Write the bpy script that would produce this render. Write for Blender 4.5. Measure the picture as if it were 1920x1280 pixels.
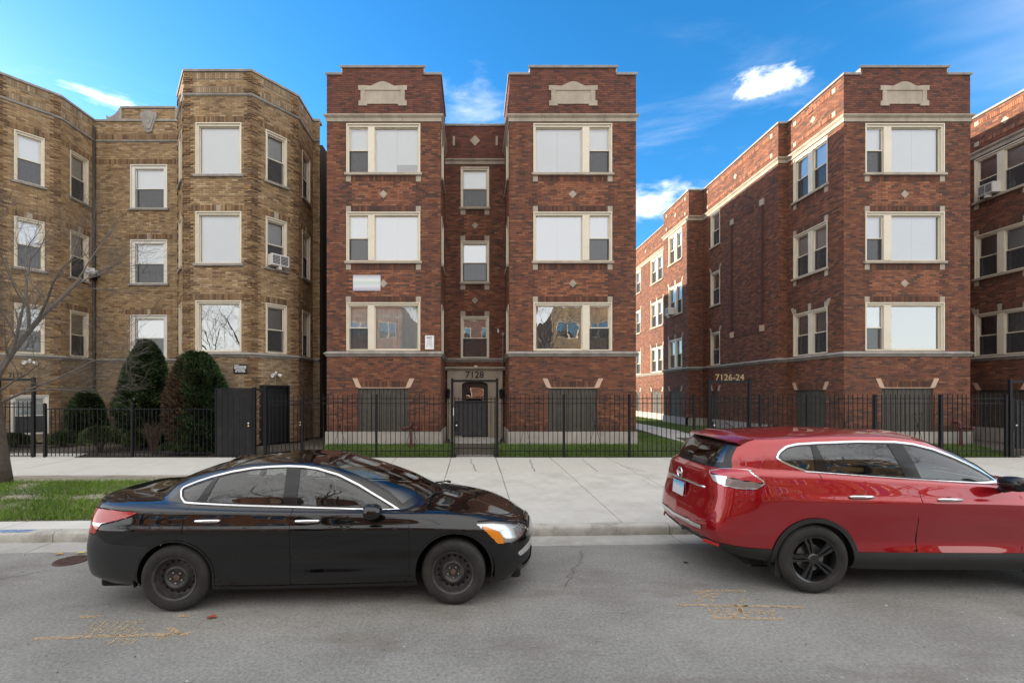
import bpy, bmesh, math, random
import numpy as np
from mathutils import Vector, Matrix
R = math.radians
SC = bpy.context.scene
COL = SC.collection
for o in list(bpy.data.objects): bpy.data.objects.remove(o, do_unlink=True)

# ------------------------------------------------------------------ camera, sky, sun, exposure
CAM_H = 2.17
FPX = 853.33          # focal length in pixels of the 1920 px wide photograph (16 mm lens)
VPX, VPY = 890.0, 738.0
cd = bpy.data.cameras.new('camera'); cam = bpy.data.objects.new('camera', cd); COL.objects.link(cam)
cam.location = (0, 0, CAM_H); cam.rotation_euler = (R(90), 0, 0)
cd.sensor_width = 36; cd.lens = 16.0
cd.shift_x = (960 - VPX) / 1920; cd.shift_y = (VPY - 640) / 1920
cd.clip_start = 0.05; cd.clip_end = 6000
SC.camera = cam

SUN_EL, SUN_AZ = 12.0, -60.0      # azimuth in degrees from +Y towards +X
w = bpy.data.worlds.new('World'); SC.world = w; w.use_nodes = True
nt = w.node_tree; nt.nodes.clear()
def WN(t): return nt.nodes.new(t)
sky = WN('ShaderNodeTexSky'); sky.sky_type = 'NISHITA'; sky.sun_disc = False
sky.sun_elevation = R(SUN_EL); sky.sun_rotation = R(SUN_AZ)
sky.air_density = 1.0; sky.dust_density = 0.35; sky.ozone_density = 4.0; sky.altitude = 200
bg = WN('ShaderNodeBackground'); wo = WN('ShaderNodeOutputWorld')
# clouds live in the direction of the sky itself
tc = WN('ShaderNodeTexCoord')
sep = WN('ShaderNodeSeparateXYZ'); nt.links.new(tc.outputs['Generated'], sep.inputs[0])
def wmath(op, a, b=None, c=None, clamp=False):
    n = WN('ShaderNodeMath'); n.operation = op; n.use_clamp = clamp
    for i, v in enumerate((a, b, c)):
        if v is None: continue
        if isinstance(v, (int, float)): n.inputs[i].default_value = v
        else: nt.links.new(v, n.inputs[i])
    return n.outputs[0]
zc = wmath('MAXIMUM', sep.outputs['Z'], 0.03)
px_ = wmath('DIVIDE', sep.outputs['X'], zc); py_ = wmath('DIVIDE', sep.outputs['Y'], zc)
cmb = WN('ShaderNodeCombineXYZ'); nt.links.new(px_, cmb.inputs[0]); nt.links.new(py_, cmb.inputs[1])
def wnoise(vec, scale, detail, rough, dist=0.0):
    n = WN('ShaderNodeTexNoise'); n.inputs['Scale'].default_value = scale; n.inputs['Detail'].default_value = detail
    n.inputs['Roughness'].default_value = rough; n.inputs['Distortion'].default_value = dist
    nt.links.new(vec, n.inputs['Vector']); return n.outputs['Fac']
def wramp(v, a, b):
    n = WN('ShaderNodeMapRange'); n.interpolation_type = 'SMOOTHSTEP'
    n.inputs['From Min'].default_value = a; n.inputs['From Max'].default_value = b
    nt.links.new(v, n.inputs['Value']); return n.outputs['Result']
mp = WN('ShaderNodeMapping'); nt.links.new(cmb.outputs[0], mp.inputs['Vector']); mp.inputs['Scale'].default_value = (0.55, 1.0, 1); mp.inputs['Location'].default_value = (3.1, 1.7, 0)
wisp = wramp(wnoise(mp.outputs[0], 1.6, 9, 0.62, 0.6), 0.53, 0.83)
low = wramp(sep.outputs['Z'], 0.62, 0.10)          # more cloud towards the horizon
wisp = wmath('MULTIPLY', wisp, wmath('MULTIPLY_ADD', low, 0.42, 0.10))
def puff(dirv, rx, rz, seed, soft=0.5):
    """a single cumulus around one direction of the sky"""
    d = Vector(dirv).normalized()
    rgt = Vector((d.y, -d.x, 0)).normalized(); up = rgt.cross(d)
    def dot(v):
        n = WN('ShaderNodeVectorMath'); n.operation = 'DOT_PRODUCT'; nt.links.new(tc.outputs['Generated'], n.inputs[0]); n.inputs[1].default_value = v; return n.outputs['Value']
    f = wmath('MAXIMUM', dot(d), 0.01)
    a = wmath('DIVIDE', wmath('DIVIDE', dot(rgt), f), rx); b = wmath('DIVIDE', wmath('DIVIDE', dot(up), f), rz)
    c2 = WN('ShaderNodeCombineXYZ'); nt.links.new(a, c2.inputs[0]); nt.links.new(b, c2.inputs[1]); c2.inputs[2].default_value = seed
    nz = wnoise(c2.outputs[0], 1.7, 8, 0.58, 0.25)
    bb = wmath('MULTIPLY', b, wmath('MULTIPLY_ADD', wramp(b, 0.15, -0.15), 0.5, 1.0))
    r = wmath('SQRT', wmath('ADD', wmath('MULTIPLY', a, a), wmath('MULTIPLY', bb, bb)))
    return wramp(wmath('SUBTRACT', wmath('MULTIPLY_ADD', nz, 2.0, -0.35), r), -0.12, soft)
def pdir(px, py): return ((px - VPX) / FPX, 1.0, (VPY - py) / FPX)
c_all = wisp
for (px, py, rx, rz, sd, st) in ((1440, 158, .080, .045, 1.3, .75), (215, 192, .085, .022, 4.2, 1.0), (1225, 392, .13, .07, 7.7, .9), (880, 205, .16, .07, 11.0, 1.5)):
    k = puff(pdir(px, py), rx, rz, sd, st)
    if st > 1: k = wmath('MULTIPLY', k, 0.55)
    c_all = wmath('MAXIMUM', c_all, k)
# broken cloud veil, thickened out of view to whiten and brighten the light
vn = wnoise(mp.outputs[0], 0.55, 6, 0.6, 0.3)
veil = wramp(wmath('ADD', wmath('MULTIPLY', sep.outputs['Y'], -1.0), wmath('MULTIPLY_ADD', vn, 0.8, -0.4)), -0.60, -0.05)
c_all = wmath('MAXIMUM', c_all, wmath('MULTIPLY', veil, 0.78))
hs = WN('ShaderNodeHueSaturation'); hs.inputs['Saturation'].default_value = 1.2; hs.inputs['Value'].default_value = 1.22; hs.inputs['Hue'].default_value = 0.497
nt.links.new(sky.outputs[0], hs.inputs['Color'])
mixc = WN('ShaderNodeMix'); mixc.data_type = 'RGBA'
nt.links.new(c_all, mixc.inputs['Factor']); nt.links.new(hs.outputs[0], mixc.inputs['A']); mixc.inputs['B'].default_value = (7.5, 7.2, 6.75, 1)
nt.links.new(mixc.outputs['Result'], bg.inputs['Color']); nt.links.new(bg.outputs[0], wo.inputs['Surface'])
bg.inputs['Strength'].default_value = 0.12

sl = bpy.data.lights.new('sun', 'SUN'); sl.energy = 4.6; sl.angle = R(0.5); sl.color = (1.0, 0.86, 0.68)
so = bpy.data.objects.new('sun', sl); COL.objects.link(so)
SUN_DIR = Vector((math.sin(R(SUN_AZ)) * math.cos(R(SUN_EL)), math.cos(R(SUN_AZ)) * math.cos(R(SUN_EL)), math.sin(R(SUN_EL))))
so.rotation_euler = SUN_DIR.to_track_quat('Z', 'Y').to_euler(); so.location = (-20, 40, 30)
SC.view_settings.view_transform = 'Standard'; SC.view_settings.look = 'None'
SC.view_settings.gamma = 1.0; SC.view_settings.use_curve_mapping = False
SC.view_settings.exposure = 1.42
SC.cycles.max_bounces = 7; SC.cycles.diffuse_bounces = 3; SC.cycles.glossy_bounces = 4; SC.cycles.transmission_bounces = 4; SC.cycles.transparent_max_bounces = 14
SC.cycles.caustics_reflective = False; SC.cycles.caustics_refractive = False

# ------------------------------------------------------------------ helpers
rng = random.Random(7)
nrg = np.random.default_rng(11)
def P(px, py, Y):
    """point of the photograph's pixel (px, py) at depth Y"""
    return Vector(((px - VPX) * Y / FPX, Y, CAM_H - (py - VPY) * Y / FPX))
def tag(o, label=None, cat=None, group=None, kind=None):
    if label: o['label'] = label
    if cat: o['category'] = cat
    if group: o['group'] = group
    if kind: o['kind'] = kind
    return o
def thing(name, label, cat, loc=(0, 0, 0), rz=0.0, group=None):
    o = bpy.data.objects.new(name, None); COL.objects.link(o)
    o.location = loc; o.rotation_euler = (0, 0, rz); o.empty_display_size = 0.2
    return tag(o, label, cat, group)
BASE = {}
def thing_at(name, label, cat, loc, group=None):
    """a thing whose Empty stands at its base while its parts are written in world coordinates"""
    o = thing(name, label, cat, loc, 0.0, group); BASE[o.name] = Matrix.Translation(-Vector(loc)); return o
def link(name, mesh, parent=None, loc=None, rz=None):
    o = bpy.data.objects.new(name, mesh); COL.objects.link(o)
    if parent is not None:
        o.parent = parent
        if parent.name in BASE: o.matrix_parent_inverse = BASE[parent.name]
    if loc is not None: o.location = loc
    if rz is not None: o.rotation_euler = (0, 0, rz)
    return o
def copy_tree(o, parent=None):
    c = o.copy(); COL.objects.link(c); c.parent = parent
    for ch in list(o.children): copy_tree(ch, c)
    return c

class MB:
    """collects polygons; build() links them as one mesh object"""
    def __init__(s): s.v = []; s.f = []; s.c = []
    def add(s, vs, fs, col=None):
        b = len(s.v); s.v.extend(vs); s.f.extend([tuple(i + b for i in f) for f in fs])
        if col is not None: s.c.extend([col] * len(vs))
    def box(s, x0, x1, y0, y1, z0, z1, M=None, col=None):
        vs = [(x, y, z) for z in (z0, z1) for y in (y0, y1) for x in (x0, x1)]
        if M is not None: vs = [tuple(M @ Vector(p)) for p in vs]
        s.add(vs, [(0, 2, 3, 1), (4, 5, 7, 6), (0, 1, 5, 4), (2, 6, 7, 3), (0, 4, 6, 2), (1, 3, 7, 5)], col)
    def tube(s, pts, rad, n=8, cap=True):
        """swept tube; rad is a number or one radius per point"""
        pts = [Vector(p) for p in pts]; m = len(pts)
        if not hasattr(rad, '__len__'): rad = [rad] * m
        b = len(s.v); up = None
        for i, p in enumerate(pts):
            t = (pts[min(i + 1, m - 1)] - pts[max(i - 1, 0)])
            t = t.normalized() if t.length > 1e-9 else Vector((0, 0, 1))
            if up is None:
                up = Vector((0, 0, 1)) if abs(t.z) < 0.9 else Vector((1, 0, 0))
            a = t.cross(up)
            if a.length < 1e-6: a = t.cross(Vector((1, 0, 0)))
            a.normalize(); bb = a.cross(t); up = bb
            for k in range(n):
                an = 2 * math.pi * k / n
                s.v.append(tuple(p + (a * math.cos(an) + bb * math.sin(an)) * rad[i]))
        for i in range(m - 1):
            for k in range(n):
                k2 = (k + 1) % n
                s.f.append((b + i * n + k, b + i * n + k2, b + (i + 1) * n + k2, b + (i + 1) * n + k))
        if cap:
            s.f.append(tuple(b + k for k in range(n))[::-1]); s.f.append(tuple(b + (m - 1) * n + k for k in range(n)))
    def prism(s, poly, d0, d1, fn):
        """polygon [(a,b)] extruded from d0 to d1; fn(a,b,d) gives the point"""
        n = len(poly)
        vs = [tuple(fn(a, b, d0)) for a, b in poly] + [tuple(fn(a, b, d1)) for a, b in poly]
        fs = [tuple(range(n)), tuple(range(n, 2 * n))[::-1]] + [(i, i + n, (i + 1) % n + n, (i + 1) % n) for i in range(n)]
        s.add(vs, fs)
    def lathe(s, prof, n=32, axis='y', closed=False):
        """profile [(r, h)] turned round an axis"""
        b = len(s.v); m = len(prof)
        for (r, h) in prof:
            for k in range(n):
                a = 2 * math.pi * k / n; c, d = r * math.cos(a), r * math.sin(a)
                s.v.append((c, h, d) if axis == 'y' else ((c, d, h) if axis == 'z' else (h, c, d)))
        for i in range(m - 1 + (1 if closed else 0)):
            i2 = (i + 1) % m
            for k in range(n):
                k2 = (k + 1) % n
                s.f.append((b + i * n + k, b + i2 * n + k, b + i2 * n + k2, b + i * n + k2))
    def mesh(s, name, mat=None, smooth=False, autos=None, fix=True):
        me = bpy.data.meshes.new(name); me.from_pydata(s.v, [], s.f)
        if s.c and len(s.c) == len(s.v):
            at = me.color_attributes.new('bcol', 'FLOAT_COLOR', 'POINT')
            at.data.foreach_set('color', np.asarray([(c[0], c[1], c[2], 1.0) for c in s.c], dtype=np.float32).ravel())
        if mat is not None: me.materials.append(mat)
        if fix:
            bm = bmesh.new(); bm.from_mesh(me); bmesh.ops.recalc_face_normals(bm, faces=bm.faces); bm.to_mesh(me); bm.free()
        if smooth or autos:
            me.polygons.foreach_set('use_smooth', [True] * len(me.polygons))
            if autos: me.set_sharp_from_angle(angle=R(autos))
        return me
    def build(s, name, mat=None, parent=None, smooth=False, autos=None, loc=None, rz=None, fix=True):
        return link(name, s.mesh(name, mat, smooth, autos, fix), parent, loc, rz)

# ------------------------------------------------------------------ materials
MATS = {}
def nodes_of(m):
    m.use_nodes = True; t = m.node_tree; b = t.nodes.get('Principled BSDF'); return t, b
def mat(name, col, rough=0.6, metal=0.0, var=0.0, vscale=4.0, bump=0.0, bscale=60.0, attr=False, dirt=0.0, dscale=0.6, coat=0.0, spec=None, dirtcol=(0.05, 0.045, 0.04), detail=6, streak=0.0):
    """principled surface with noise variation, a soft dirt layer and fine relief"""
    if name in MATS: return MATS[name]
    m = bpy.data.materials.new(name); t, b = nodes_of(m); L = t.links
    def N(k): return t.nodes.new(k)
    tcn = N('ShaderNodeTexCoord'); geo = N('ShaderNodeNewGeometry'); src = geo.outputs['Position']
    if attr:
        a = N('ShaderNodeAttribute'); a.attribute_name = 'bcol'; c = a.outputs['Color']
    else:
        rgb = N('ShaderNodeRGB'); rgb.outputs[0].default_value = (*col, 1); c = rgb.outputs[0]
    if var > 0:
        n = N('ShaderNodeTexNoise'); n.inputs['Scale'].default_value = vscale; n.inputs['Detail'].default_value = detail; n.inputs['Roughness'].default_value = 0.65
        L.new(src, n.inputs['Vector'])
        mr = N('ShaderNodeMapRange'); mr.inputs['From Min'].default_value = 0.28; mr.inputs['From Max'].default_value = 0.72
        mr.inputs['To Min'].default_value = 1 - var; mr.inputs['To Max'].default_value = 1 + var; L.new(n.outputs['Fac'], mr.inputs['Value'])
        mx = N('ShaderNodeVectorMath'); mx.operation = 'SCALE'; L.new(c, mx.inputs[0]); L.new(mr.outputs[0], mx.inputs['Scale']); c = mx.outputs[0]
    if dirt > 0:
        n = N('ShaderNodeTexNoise'); n.inputs['Scale'].default_value = dscale; n.inputs['Detail'].default_value = 9; n.inputs['Roughness'].default_value = 0.7
        L.new(src, n.inputs['Vector'])
        mr = N('ShaderNodeMapRange'); mr.inputs['From Min'].default_value = 0.48; mr.inputs['From Max'].default_value = 0.75
        mr.inputs['To Min'].default_value = 0; mr.inputs['To Max'].default_value = dirt; L.new(n.outputs['Fac'], mr.inputs['Value'])
        mx = N('ShaderNodeMix'); mx.data_type = 'RGBA'; L.new(mr.outputs[0], mx.inputs['Factor']); L.new(c, mx.inputs['A']); mx.inputs['B'].default_value = (*dirtcol, 1); c = mx.outputs['Result']
    if streak > 0:
        mpn = N('ShaderNodeMapping'); mpn.inputs['Scale'].default_value = (3.2, 3.2, .22); L.new(src, mpn.inputs['Vector'])
        n = N('ShaderNodeTexNoise'); n.inputs['Scale'].default_value = 1.0; n.inputs['Detail'].default_value = 7; n.inputs['Roughness'].default_value = 0.65; L.new(mpn.outputs[0], n.inputs['Vector'])
        mr = N('ShaderNodeMapRange'); mr.inputs['From Min'].default_value = 0.35; mr.inputs['From Max'].default_value = 0.72; mr.inputs['To Min'].default_value = 1 + streak * .45; mr.inputs['To Max'].default_value = 1 - streak; L.new(n.outputs['Fac'], mr.inputs['Value'])
        mx = N('ShaderNodeVectorMath'); mx.operation = 'SCALE'; L.new(c, mx.inputs[0]); L.new(mr.outputs[0], mx.inputs['Scale']); c = mx.outputs[0]
    L.new(c, b.inputs['Base Color'])
    b.inputs['Roughness'].default_value = rough; b.inputs['Metallic'].default_value = metal
    if coat: b.inputs['Coat Weight'].default_value = coat; b.inputs['Coat Roughness'].default_value = 0.03
    if spec is not None: b.inputs['Specular IOR Level'].default_value = spec
    if bump > 0:
        n = N('ShaderNodeTexNoise'); n.inputs['Scale'].default_value = bscale; n.inputs['Detail'].default_value = 5; L.new(src, n.inputs['Vector'])
        bp = N('ShaderNodeBump'); bp.inputs['Strength'].default_value = bump; bp.inputs['Distance'].default_value = 0.02; L.new(n.outputs['Fac'], bp.inputs['Height']); L.new(bp.outputs[0], b.inputs['Normal'])
    MATS[name] = m; return m
def glass(name, tint=(0.8, 0.85, 0.85), base=0.10, rough=0.0, wav=0.0):
    """thin pane: see-through, with a mirror reflection that grows at grazing angles"""
    if name in MATS: return MATS[name]
    m = bpy.data.materials.new(name); m.use_nodes = True; t = m.node_tree; t.nodes.clear(); L = t.links
    def N(k): return t.nodes.new(k)
    out = N('ShaderNodeOutputMaterial'); tr = N('ShaderNodeBsdfTransparent'); tr.inputs[0].default_value = (*tint, 1)
    gl = N('ShaderNodeBsdfGlossy'); gl.inputs['Roughness'].default_value = rough; gl.inputs['Color'].default_value = (1, 1, 1, 1)
    fr = N('ShaderNodeFresnel'); fr.inputs['IOR'].default_value = 1.5
    mr = N('ShaderNodeMapRange'); mr.inputs['From Min'].default_value = 0.04; mr.inputs['From Max'].default_value = 1; mr.inputs['To Min'].default_value = base; mr.inputs['To Max'].default_value = 1
    L.new(fr.outputs[0], mr.inputs['Value'])
    mx = N('ShaderNodeMixShader'); L.new(mr.outputs[0], mx.inputs[0]); L.new(tr.outputs[0], mx.inputs[1]); L.new(gl.outputs[0], mx.inputs[2]); L.new(mx.outputs[0], out.inputs['Surface'])
    if wav > 0:
        g = N('ShaderNodeNewGeometry'); n = N('ShaderNodeTexNoise'); n.inputs['Scale'].default_value = 1.6; n.inputs['Detail'].default_value = 2; L.new(g.outputs['Position'], n.inputs['Vector'])
        bp = N('ShaderNodeBump'); bp.inputs['Strength'].default_value = wav; bp.inputs['Distance'].default_value = 0.05; L.new(n.outputs['Fac'], bp.inputs['Height'])
        L.new(bp.outputs[0], gl.inputs['Normal'])
    MATS[name] = m; return m
# ------------------------------------------------------------------ ground, road, kerb, pavement
KA = math.atan(0.04)
KE = Vector((math.cos(KA), math.sin(KA), 0)); KN = Vector((-math.sin(KA), math.cos(KA), 0)); KO = Vector((1.0, 6.92, 0))
def K(a, n, z=0.0): return tuple(KO + KE * a + KN * n + Vector((0, 0, z)))
def kerb_y(x): return 6.92 + (x - 1.0) * 0.04
def gz(y): return 0.15 + 0.0105 * max(0.0, y - 7.0)     # pavement fall towards the kerb
FENCE_Y, FRONT_Y = 13.98, 15.30

M_soil = mat('soil', (0.085, 0.07, 0.055), 0.95, var=0.35, vscale=5, bump=0.6, bscale=40)
def asphalt():
    m = mat('asphalt', (0.235, 0.230, 0.212), 0.85, var=0.26, vscale=0.55, bump=0.0, dirt=0.55, dscale=0.42, dirtcol=(0.13, 0.12, 0.105))
    t = m.node_tree; L = t.links; b = t.nodes['Principled BSDF']
    g = t.nodes.new('ShaderNodeNewGeometry')
    v = t.nodes.new('ShaderNodeTexVoronoi'); v.inputs['Scale'].default_value = 120; L.new(g.outputs['Position'], v.inputs['Vector'])
    n = t.nodes.new('ShaderNodeTexNoise'); n.inputs['Scale'].default_value = 34; n.inputs['Detail'].default_value = 8; n.inputs['Roughness'].default_value = 0.8; L.new(g.outputs['Position'], n.inputs['Vector'])
    mr = t.nodes.new('ShaderNodeMapRange'); mr.inputs['From Min'].default_value = 0.3; mr.inputs['From Max'].default_value = 0.7; mr.inputs['To Min'].default_value = 0.50; mr.inputs['To Max'].default_value = 1.5; L.new(n.outputs['Fac'], mr.inputs['Value'])
    old = b.inputs['Base Color'].links[0].from_socket
    sc = t.nodes.new('ShaderNodeVectorMath'); sc.operation = 'SCALE'; L.new(old, sc.inputs[0]); L.new(mr.outputs[0], sc.inputs['Scale']); L.new(sc.outputs[0], b.inputs['Base Color'])
    n2 = t.nodes.new('ShaderNodeTexNoise'); n2.inputs['Scale'].default_value = .75; n2.inputs['Detail'].default_value = 8; n2.inputs['Roughness'].default_value = .7; mp2 = t.nodes.new('ShaderNodeMapping'); mp2.inputs['Scale'].default_value = (.6, 1.6, 1); mp2.inputs['Location'].default_value = (4, 2, 0); L.new(g.outputs['Position'], mp2.inputs['Vector']); L.new(mp2.outputs[0], n2.inputs['Vector'])
    m2 = t.nodes.new('ShaderNodeMapRange'); m2.inputs['From Min'].default_value = .52; m2.inputs['From Max'].default_value = .74; m2.inputs['To Max'].default_value = .8; L.new(n2.outputs['Fac'], m2.inputs['Value'])
    x2 = t.nodes.new('ShaderNodeMix'); x2.data_type = 'RGBA'; L.new(m2.outputs[0], x2.inputs['Factor']); L.new(sc.outputs[0], x2.inputs['A']); x2.inputs['B'].default_value = (.125, .098, .075, 1); L.new(x2.outputs['Result'], b.inputs['Base Color'])
    bp = t.nodes.new('ShaderNodeBump'); bp.inputs['Strength'].default_value = 0.5; bp.inputs['Distance'].default_value = 0.006; L.new(v.outputs['Distance'], bp.inputs['Height']); L.new(bp.outputs[0], b.inputs['Normal'])
    return m
M_asph = asphalt()
M_conc = mat('concrete', (0.50, 0.487, 0.45), 0.85, var=0.10, vscale=2.5, bump=0.25, bscale=140, dirt=0.65, dscale=1.3, dirtcol=(0.29, 0.275, 0.245))
M_conc_new = mat('concrete_pale', (0.58, 0.567, 0.53), 0.85, var=0.07, vscale=2.0, bump=0.2, bscale=150, dirt=0.22, dscale=0.8, dirtcol=(0.46, 0.445, 0.41))
M_conc_agg = mat('concrete_aggregate', (0.50, 0.485, 0.44), 0.9, var=0.28, vscale=38, bump=0.5, bscale=90, dirt=0.3, dscale=0.8, dirtcol=(0.32, 0.305, 0.27))
M_gutter = mat('concrete_gutter', (0.36, 0.35, 0.32), 0.88, var=0.15, vscale=3, bump=0.3, bscale=120, dirt=0.5, dscale=1.3, dirtcol=(0.12, 0.115, 0.10))
M_kerb = mat('concrete_kerb', (0.44, 0.425, 0.385), 0.88, var=0.16, vscale=3, bump=0.4, bscale=60, dirt=0.85, dscale=2.6, dirtcol=(0.13, 0.12, 0.10))
M_crack = mat('crack', (0.05, 0.048, 0.042), 0.95)

def sheet(name, pts, m, kind='structure', parent=None):
    b = MB(); b.add([tuple(p) for p in pts], [tuple(range(len(pts)))])
    o = b.build(name, m, parent, fix=False)
    if kind and parent is None: o['kind'] = kind
    return o
sheet('ground', [(-900, -900, -0.06), (900, -900, -0.06), (900, 1500, -0.06), (-900, 1500, -0.06)], M_soil)
sheet('road', [K(-60, -13.2), K(60, -13.2), K(60, -0.40), K(-60, -0.40)], M_asph)
# soil under the pavement, parkway and gardens, sloping with them
b = MB()
for (y0, z0, y1, z1) in ((7.0, 0.10, FENCE_Y, 0.175), (FENCE_Y, 0.175, FRONT_Y, 0.40), (FRONT_Y, 0.40, 60, 0.42)):
    b.add([(-40, y0 - (1.55 if y0 == 7.0 else 0), z0), (40, y0 + (1.6 if y0 == 7.0 else 0), z0), (40, y1, z1), (-40, y1, z1)], [(0, 1, 2, 3)])
o = b.build('terrain', M_soil, fix=False); o['kind'] = 'structure'

# kerb and gutter in cast lengths
kerb = tag(thing('kerb', None, None), kind='structure'); gut = tag(thing('gutter', None, None), kind='structure')
a = -16.3; i = 0
while a < 20:
    ln = 3.05; g = 0.006
    b = MB(); sec = [(0.0, -0.05), (-0.008, 0.03), (-0.004, 0.115), (0.012, 0.14), (0.04, 0.15), (0.17, 0.153), (0.17, -0.05)]
    n = len(sec)
    b.add([K(a + g, s, z) for s, z in sec] + [K(a + ln - g, s, z) for s, z in sec], [(i_, i_ + n, (i_ + 1) % n + n, (i_ + 1) % n) for i_ in range(n)] + [tuple(range(n)), tuple(range(n, 2 * n))[::-1]])
    b.build('kerb_stone', M_kerb, kerb, autos=50)
    b = MB(); b.add([K(a + g, -0.43, 0.004), K(a + ln - g, -0.43, 0.004), K(a + ln - g, 0.0, 0.012), K(a + g, 0.0, 0.012)] + [K(a + g, -0.43, -0.1), K(a + ln - g, -0.43, -0.1), K(a + ln - g, 0, -0.1), K(a + g, 0, -0.1)],
          [(0, 1, 2, 3), (0, 4, 5, 1), (1, 5, 6, 2), (3, 7, 4, 0)])
    b.build('gutter_slab', M_gutter, gut)
    a += ln
# pavement slabs, each its own piece
walk = tag(thing('pavement', None, None), kind='structure')
def slab(pts, m, th=0.12, gap=0.012):
    """pts: four (x, y) corners; top follows the fall of the pavement"""
    c = Vector((sum(p[0] for p in pts) / 4, sum(p[1] for p in pts) / 4))
    q = []
    for p in pts:
        d = c - Vector(p[:2]); d.normalize(); q.append(Vector(p[:2]) + d * gap * 1.4)
    dz = rng.uniform(-0.003, 0.003); e = 0.008
    top = [(p.x + (c.x - p.x) / max((c - p).length, .01) * e, p.y + (c.y - p.y) / max((c - p).length, .01) * e, gz(p.y) + dz) for p in q]
    mid = [(p.x, p.y, gz(p.y) + dz - e) for p in q]; bot = [(p.x, p.y, gz(p.y) - th) for p in q]
    b = MB(); b.add(top + mid + bot, [(0, 1, 2, 3)] + [(i, 4 + i, 4 + (i + 1) % 4, (i + 1) % 4) for i in range(4)] + [(4 + i, 8 + i, 8 + (i + 1) % 4, 4 + (i + 1) % 4) for i in range(4)])
    return b.build('slab', m, walk)
def mid_y(x): return 11.35 + 0.012 * x
XJ = [-4.0, -2.35, -0.70, 0.66, 2.32, 4.05, 5.75, 7.45, 9.15, 10.85, 12.55, 14.25, 15.95, 17.65]
for x0, x1 in zip(XJ[:-1], XJ[1:]):
    slab([(x0, kerb_y(x0) + 0.18), (x1, kerb_y(x1) + 0.18), (x1, mid_y(x1)), (x0, mid_y(x0))], M_conc)
    m = M_conc_agg
    slab([(x0, mid_y(x0)), (x1, mid_y(x1)), (x1 - 0.02, FENCE_Y - 0.02), (x0 - 0.02, FENCE_Y - 0.02)], m)
x = -4.0
while x > -17:
    x1 = x - 1.55
    slab([(x1, mid_y(x1) - 0.12), (x, mid_y(x) - 0.12), (x - 0.3, FENCE_Y - 0.02), (x1 - 0.3, FENCE_Y - 0.02)], M_conc_new)
    slab([(x1, kerb_y(x1) + 0.18), (x, kerb_y(x) + 0.18), (x + .02, kerb_y(x) + 0.62), (x1 + .02, kerb_y(x1) + 0.62)], M_conc_new)
    x = x1
def crack(pts, w=0.009):
    b = MB(); n = len(pts); L_, R_ = [], []
    for i, (x, y) in enumerate(pts):
        d = Vector(pts[min(i + 1, n - 1)]) - Vector(pts[max(i - 1, 0)]); nn = Vector((-d.y, d.x)).normalized() * w * rng.uniform(0.6, 1.2) * 0.5
        L_.append((x + nn.x, y + nn.y, gz(y) + 0.0045)); R_.append((x - nn.x, y - nn.y, gz(y) + 0.0045))
    b.add(L_ + R_, [(i, i + 1, n + i + 1, n + i) for i in range(n - 1)])
    b.build('crack', M_crack, walk, fix=False)
M_tar = mat('tar_seam', (.035, .034, .032), .7, var=.3, vscale=6)
road_o = bpy.data.objects['road']
def road_crack(pts, w=.012, m=M_crack):
    b = MB(); n = len(pts); L_, R_ = [], []
    for i, (x, y) in enumerate(pts):
        d = Vector(pts[min(i + 1, n - 1)]) - Vector(pts[max(i - 1, 0)]); nn = Vector((-d.y, d.x)).normalized() * w * rng.uniform(.5, 1.3) * .5
        L_.append((x + nn.x, y + nn.y, .0035)); R_.append((x - nn.x, y - nn.y, .0035))
    b.add(L_ + R_, [(i, i + 1, n + i + 1, n + i) for i in range(n - 1)]); b.build('crack', m, road_o, fix=False)
def wander(x0, y0, x1, y1, k=14, amp=0.07):
    out = []; off = 0; k *= 2; amp *= .7
    for i in range(k + 1):
        t = i / k; off = off * 0.72 + rng.gauss(0, amp * .55); out.append((x0 + (x1 - x0) * t + off * (0 < i < k), y0 + (y1 - y0) * t + rng.uniform(-.02, .02)))
    return out
for (p0, p1, a_) in (((882, 860), (893, 884), .06), ((993, 860), (1003, 884), .06), ((1165, 872), (1212, 884), .03), ((1092, 861), (1121, 884), .02), ((700, 861), (690, 884), .05)):
    A_, B_ = P(p0[0], p0[1], 0), 0
    ya = (CAM_H - 0.22) * FPX / (p0[1] - VPY); yb = (CAM_H - 0.2) * FPX / (p1[1] - VPY)
    crack(wander((p0[0] - VPX) * ya / FPX, ya, (p1[0] - VPX) * yb / FPX, yb, 22, a_ * .6), 0.015)
for _ in range(5):
    xx = rng.uniform(3, 12); yy = rng.uniform(7.6, 13); crack(wander(xx, yy, xx + rng.uniform(-.5, .5), yy + rng.uniform(.6, 1.2), 10, .05), 0.007)

# paths behind the fence
def path(name, pts, m=M_conc, dz=0.0):
    b = MB(); n = len(pts)
    top = [(x, y, z + dz) for x, y, z in pts]; bot = [(x, y, z - 0.15) for x, y, z in pts]
    b.add(top + bot, [tuple(range(n))] + [(i, i + n, (i + 1) % n + n, (i + 1) % n) for i in range(n)])
    o = b.build(name, m); o['kind'] = 'structure'; return o
def lz(y): return 0.23 + (y - FENCE_Y) * 0.19 if y < FRONT_Y else 0.48     # lawn height
path('entry_path', [(-0.56, FENCE_Y - 0.01, 0.232), (0.60, FENCE_Y - 0.01, 0.232), (0.60, 16.2, 0.30), (-0.56, 16.2, 0.30)])
path('court_path', [(7.25, FENCE_Y - 0.01, 0.24), (8.75, FENCE_Y - 0.01, 0.24), (8.9, FRONT_Y, 0.42), (9.3, 21, 0.495), (9.3, 60, 0.495), (7.7, 60, 0.495), (7.7, 21, 0.495), (7.4, FRONT_Y, 0.42)], M_conc)
path('gangway_path', [(-6.35, FENCE_Y - 0.01, 0.235), (-4.98, FENCE_Y - 0.01, 0.235), (-4.98, 19.3, 0.40), (-6.35, 19.3, 0.40)], M_conc_new)
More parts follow.
